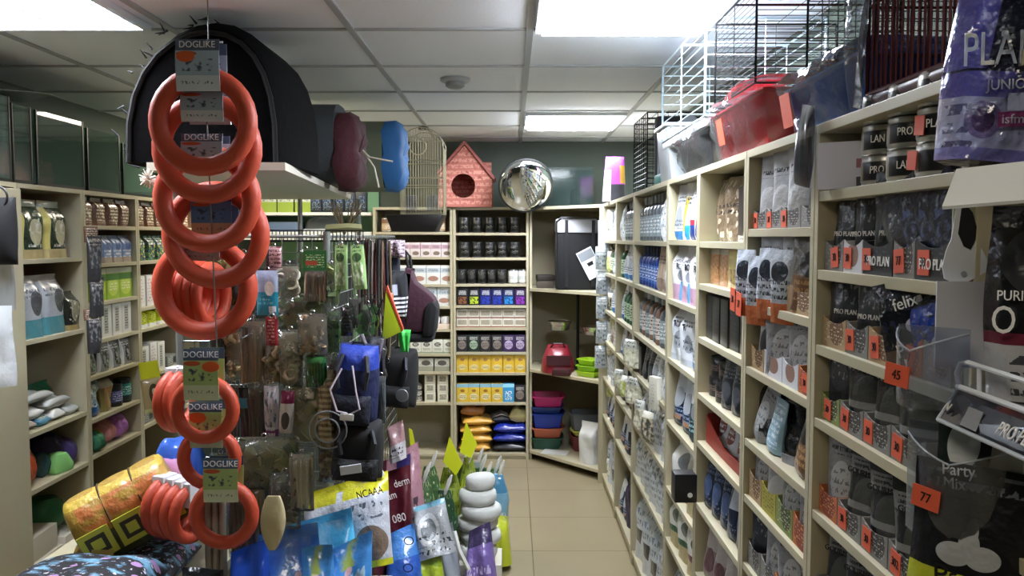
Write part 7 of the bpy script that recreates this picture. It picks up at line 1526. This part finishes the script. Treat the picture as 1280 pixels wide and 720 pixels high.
t = quad_bag('litter_bag', 'blue litter bag with outlined oval marks on aisle floor', 'bag', (485, 668), (516, 654), (556, fy(3.0) - 6), (478, fy(3.0) - 6), 3.0, 3.12, .12, CB2)
for i, (px, py) in enumerate(((511, 676), (510, 710))): part('printed_oval', MB().torus(.016, .002, 20, 5), INK, t, at(px, py, 2.92 - .0 * i) - t.location, (.2, 0, 0))
# yellow tagged net bags
YT = mat('yellow_tag', '#d4dc20', .5); WTG = mat('tie_white', '#e4e4e0', .5)
NET = [pack('p_netg', '#46683c', [('cells', 0, 1, 0, 1, '#9cc078', 9, .3), ('text', 0, 1, 0, 1, '#d0dcb0', 6, .64)], .4, .6, .4), pack('p_nety', '#8a9a30', [('cells', 0, 1, 0, 1, '#c8d43c', 8, .36), ('text', 0, 1, 0, 1, '#40521c', 5, .6)], .4, .6, .4), pack('p_netd', '#264a2c', [('cells', 0, 1, 0, 1, '#4c7a44', 9, .3), ('text', 0, 1, 0, 1, '#a8c090', 6, .66)], .4, .6, .4)]
def net_bag(label, px, ptop, pbot, wpx, Y, m, th=.1, tagq=None, tie=True):
    c = at(px, pbot, Y); h = (pbot - ptop) * Y / F; w_ = wpx * Y / F
    t = thing('net_bag', label, 'bag', c)
    part('bag', MB().shell(lambda u, v: (u * w_ / 2 * (1 if v < .72 else 1 - .6 * (v - .72) / .28) * (1 + .06 * math.sin(9 * v)), .01 * math.sin(6 * v + px), v * h), lambda u, v: .003 + th / 2 * max(0, 1 - abs(u) ** 3) ** .5 * (1 - .85 * max(0, (v - .6) / .4)) * max(.1, 1 - (1 - min(1, v * 4)) ** 3), 12, 14), m, t, smooth=70)
    if tagq: part('yellow_tag', MB().prism([(q[0] * Y / F, q[1] * Y / F) for q in tagq], -.062, -.058, axis='y'), YT, t, smooth=0)
    if tie: part('tie', MB().tube([(0, 0, h * .95), (.008, -.012, h), (.024, -.014, h + .045), (.034, -.016, h + .07)], [.006, .008, .010, .004]), WTG, t)
    return t
f0 = fy(3.9); f1 = fy(3.7)
net_bag('green net bag with yellow tag nearest the burgundy bag', 538, 576, f1, 34, 3.7, NET[0], .12, [(-20, 160), (-8, 150), (-20, 208), (-24, 210)])
net_bag('lime net bag with tall yellow tag standing in pile', 562, 578, f1, 34, 3.72, NET[1], .12, [(-6, 168), (10, 150), (18, 165), (2, 200)])
net_bag('dark green net bag left of the stacked grey cushions', 578, 574, f0, 36, 3.9, NET[2], .12)
net_bag('dark green net bag behind the stacked grey cushions', 600, 580, f0, 38, 3.98, NET[2], .1)
net_bag('grey white clear bag with white tie behind net bags', 596, 572, fy(4.05), 28, 4.06, mat('clear_grey_bag', '#9ca49c', .2, bump=.6, bscale=25), .1)
net_bag('green clear bag with white tie near the blue bottle', 618, 582, fy(4.0), 26, 4.08, NET[0], .08)
LBF = pack('p_ltbluebag', '#7fb0cc', [('text', .1, .9, .3, .6, '#d4e4ec', 5), ('band', .8, 1, '#4c8cb4')], .2, .5, 1)
net_bag('light blue clear bag with white tie at pile edge', 622, 588, fy(4.02), 30, 4.02, LBF, .1)
net_bag('yellow green bag with white tie between the net bags', 586, 566, fy(3.8), 26, 3.8, NET[1], .1, [(-10, 168), (4, 160), (12, 178), (-2, 206)])
net_bag('grey clear bag with white tie in front of net bags', 606, 590, fy(3.82), 30, 3.82, mat('clear_grey_bag', '#9ca49c', .2, bump=.6, bscale=25), .1)
net_bag('green white net bag beside the pink food bag', 530, 590, fy(3.55), 34, 3.56, NET[0], .12)
net_bag('dark green white bag below the lime net bag', 556, 606, fy(3.5), 36, 3.54, NET[2], .1)
quad_bag('net_bag', 'yellow green bag slumped at the right end of pile', 'bag', (606, 640), (635, 646), (640, 704), (602, 712), 3.85, 3.92, .14, mat('yellow_green_bag', '#b4bc30', .35, bump=.5, bscale=18))
quad_bag('food_bag', 'white and green bag with grey round print in pile', 'bag', (517, 634), (556, 622), (570, 690), (522, 704), 3.12, 3.2, .1, pack('p_clrw', '#a8acb0', [('ell', .45, .5, .3, .3, '#d8dce0'), ('ell', .45, .5, .2, .2, '#7c8288'), ('text', 0, 1, 0, .4, '#3c4048', 4, .58), ('band', .9, 1, '#7cb4c8')], .2, .7, 1))
quad_bag('food_bag', 'lime green banded bag in front of the net bags', 'bag', (516, 672), (550, 678), (570, fy(3.05) - 6), (530, fy(3.05) - 6), 3.05, 3.12, .1, pack('p_limeb', '#86a020', [('stripes', 0, 1, .1, .9, '#a8bc2c', 5), ('band', .9, 1, '#c4c83c')], .35, .5, .3))
quad_bag('food_bag', 'grey white clear bag right of the lime banded bag', 'bag', (550, 660), (566, 652), (584, fy(3.3) - 6), (560, fy(3.3) - 6), 3.3, 3.4, .1, mat('grey_clear_sack', '#9aa0a8', .2, bump=.8, bscale=18))
# pile of grey rolled cushions (puffy rolls stacked)
GRC = mat('grey_fluff', '#cfd1cc', .9, bump=.25, bscale=30)
zs = [at(600, py, 3.6).z for py in (690, 672, 655, 639, 622)]
for i, z in enumerate([.08 + .062 * k for k in range(6)]):
    w_ = (.15, .155, .16, .155, .145, .115)[i]
    zz = at(600, 686, 3.6).z + .0585 * i - .02
    b = MB().lathe([(.0005, 0), (w_ * .48, .001), (w_ * .56, .012), (w_ * .585, .03), (w_ * .56, .05), (w_ * .48, .059), (.0005, .06)], 22)
    solo('rolled_cushion', b, GRC, f'grey plush round cushion, {ORD[i]} from below in the floor pile stack', 'cushion', (at(597 + (i % 2) * 4, 650, 3.6)[0], 3.6 + .01 * (i % 3), zz - .012 + .0016 * i), (random.uniform(-.07, .07), random.uniform(-.07, .07), i), group='grey round cushions in a stack', smooth=70)
zz = at(600, 686, 3.6).z - .034
solo('carton', MB().box(-.1, .1, -.1, .1, 0, zz), CW_, 'pale carton carrying the stack of grey cushions', 'carton', (at(599, 650, 3.6)[0], 3.6, 0), bevel=.003)
t = quad_bag('food_bag', 'violet pinched bag in front of the grey cushions', 'bag', (586, 664), (612, 652), (630, fy(3.3) - 6), (576, fy(3.3) - 6), 3.3, 3.42, .1, pack('p_violet', '#7a64a8', [('band', 0, .35, '#9c94a8'), ('text', .1, .9, .4, .6, '#c8bce0', 4, .55), ('band', .8, 1, '#3c3058')], .3, .6, .4))
part('white_tie', MB().tube([at(586, 712, 3.2) - t.location, at(574, 688, 3.2) - t.location, at(568, 664, 3.22) - t.location], .009), WTG, t)
# grey cat bowls behind the pile, dark bag on the floor in the first aisle bay
t = item('backpack', 'backpack', 'dark violet bag on the lowest shelf of second aisle bay', bag_mesh(.16, .26, .14, mat('violet_dark', '#2c2448', .5, bump=.8, bscale=30), 1), (XR + .10, 4.22, 0.072), (0, 0, -1.5))
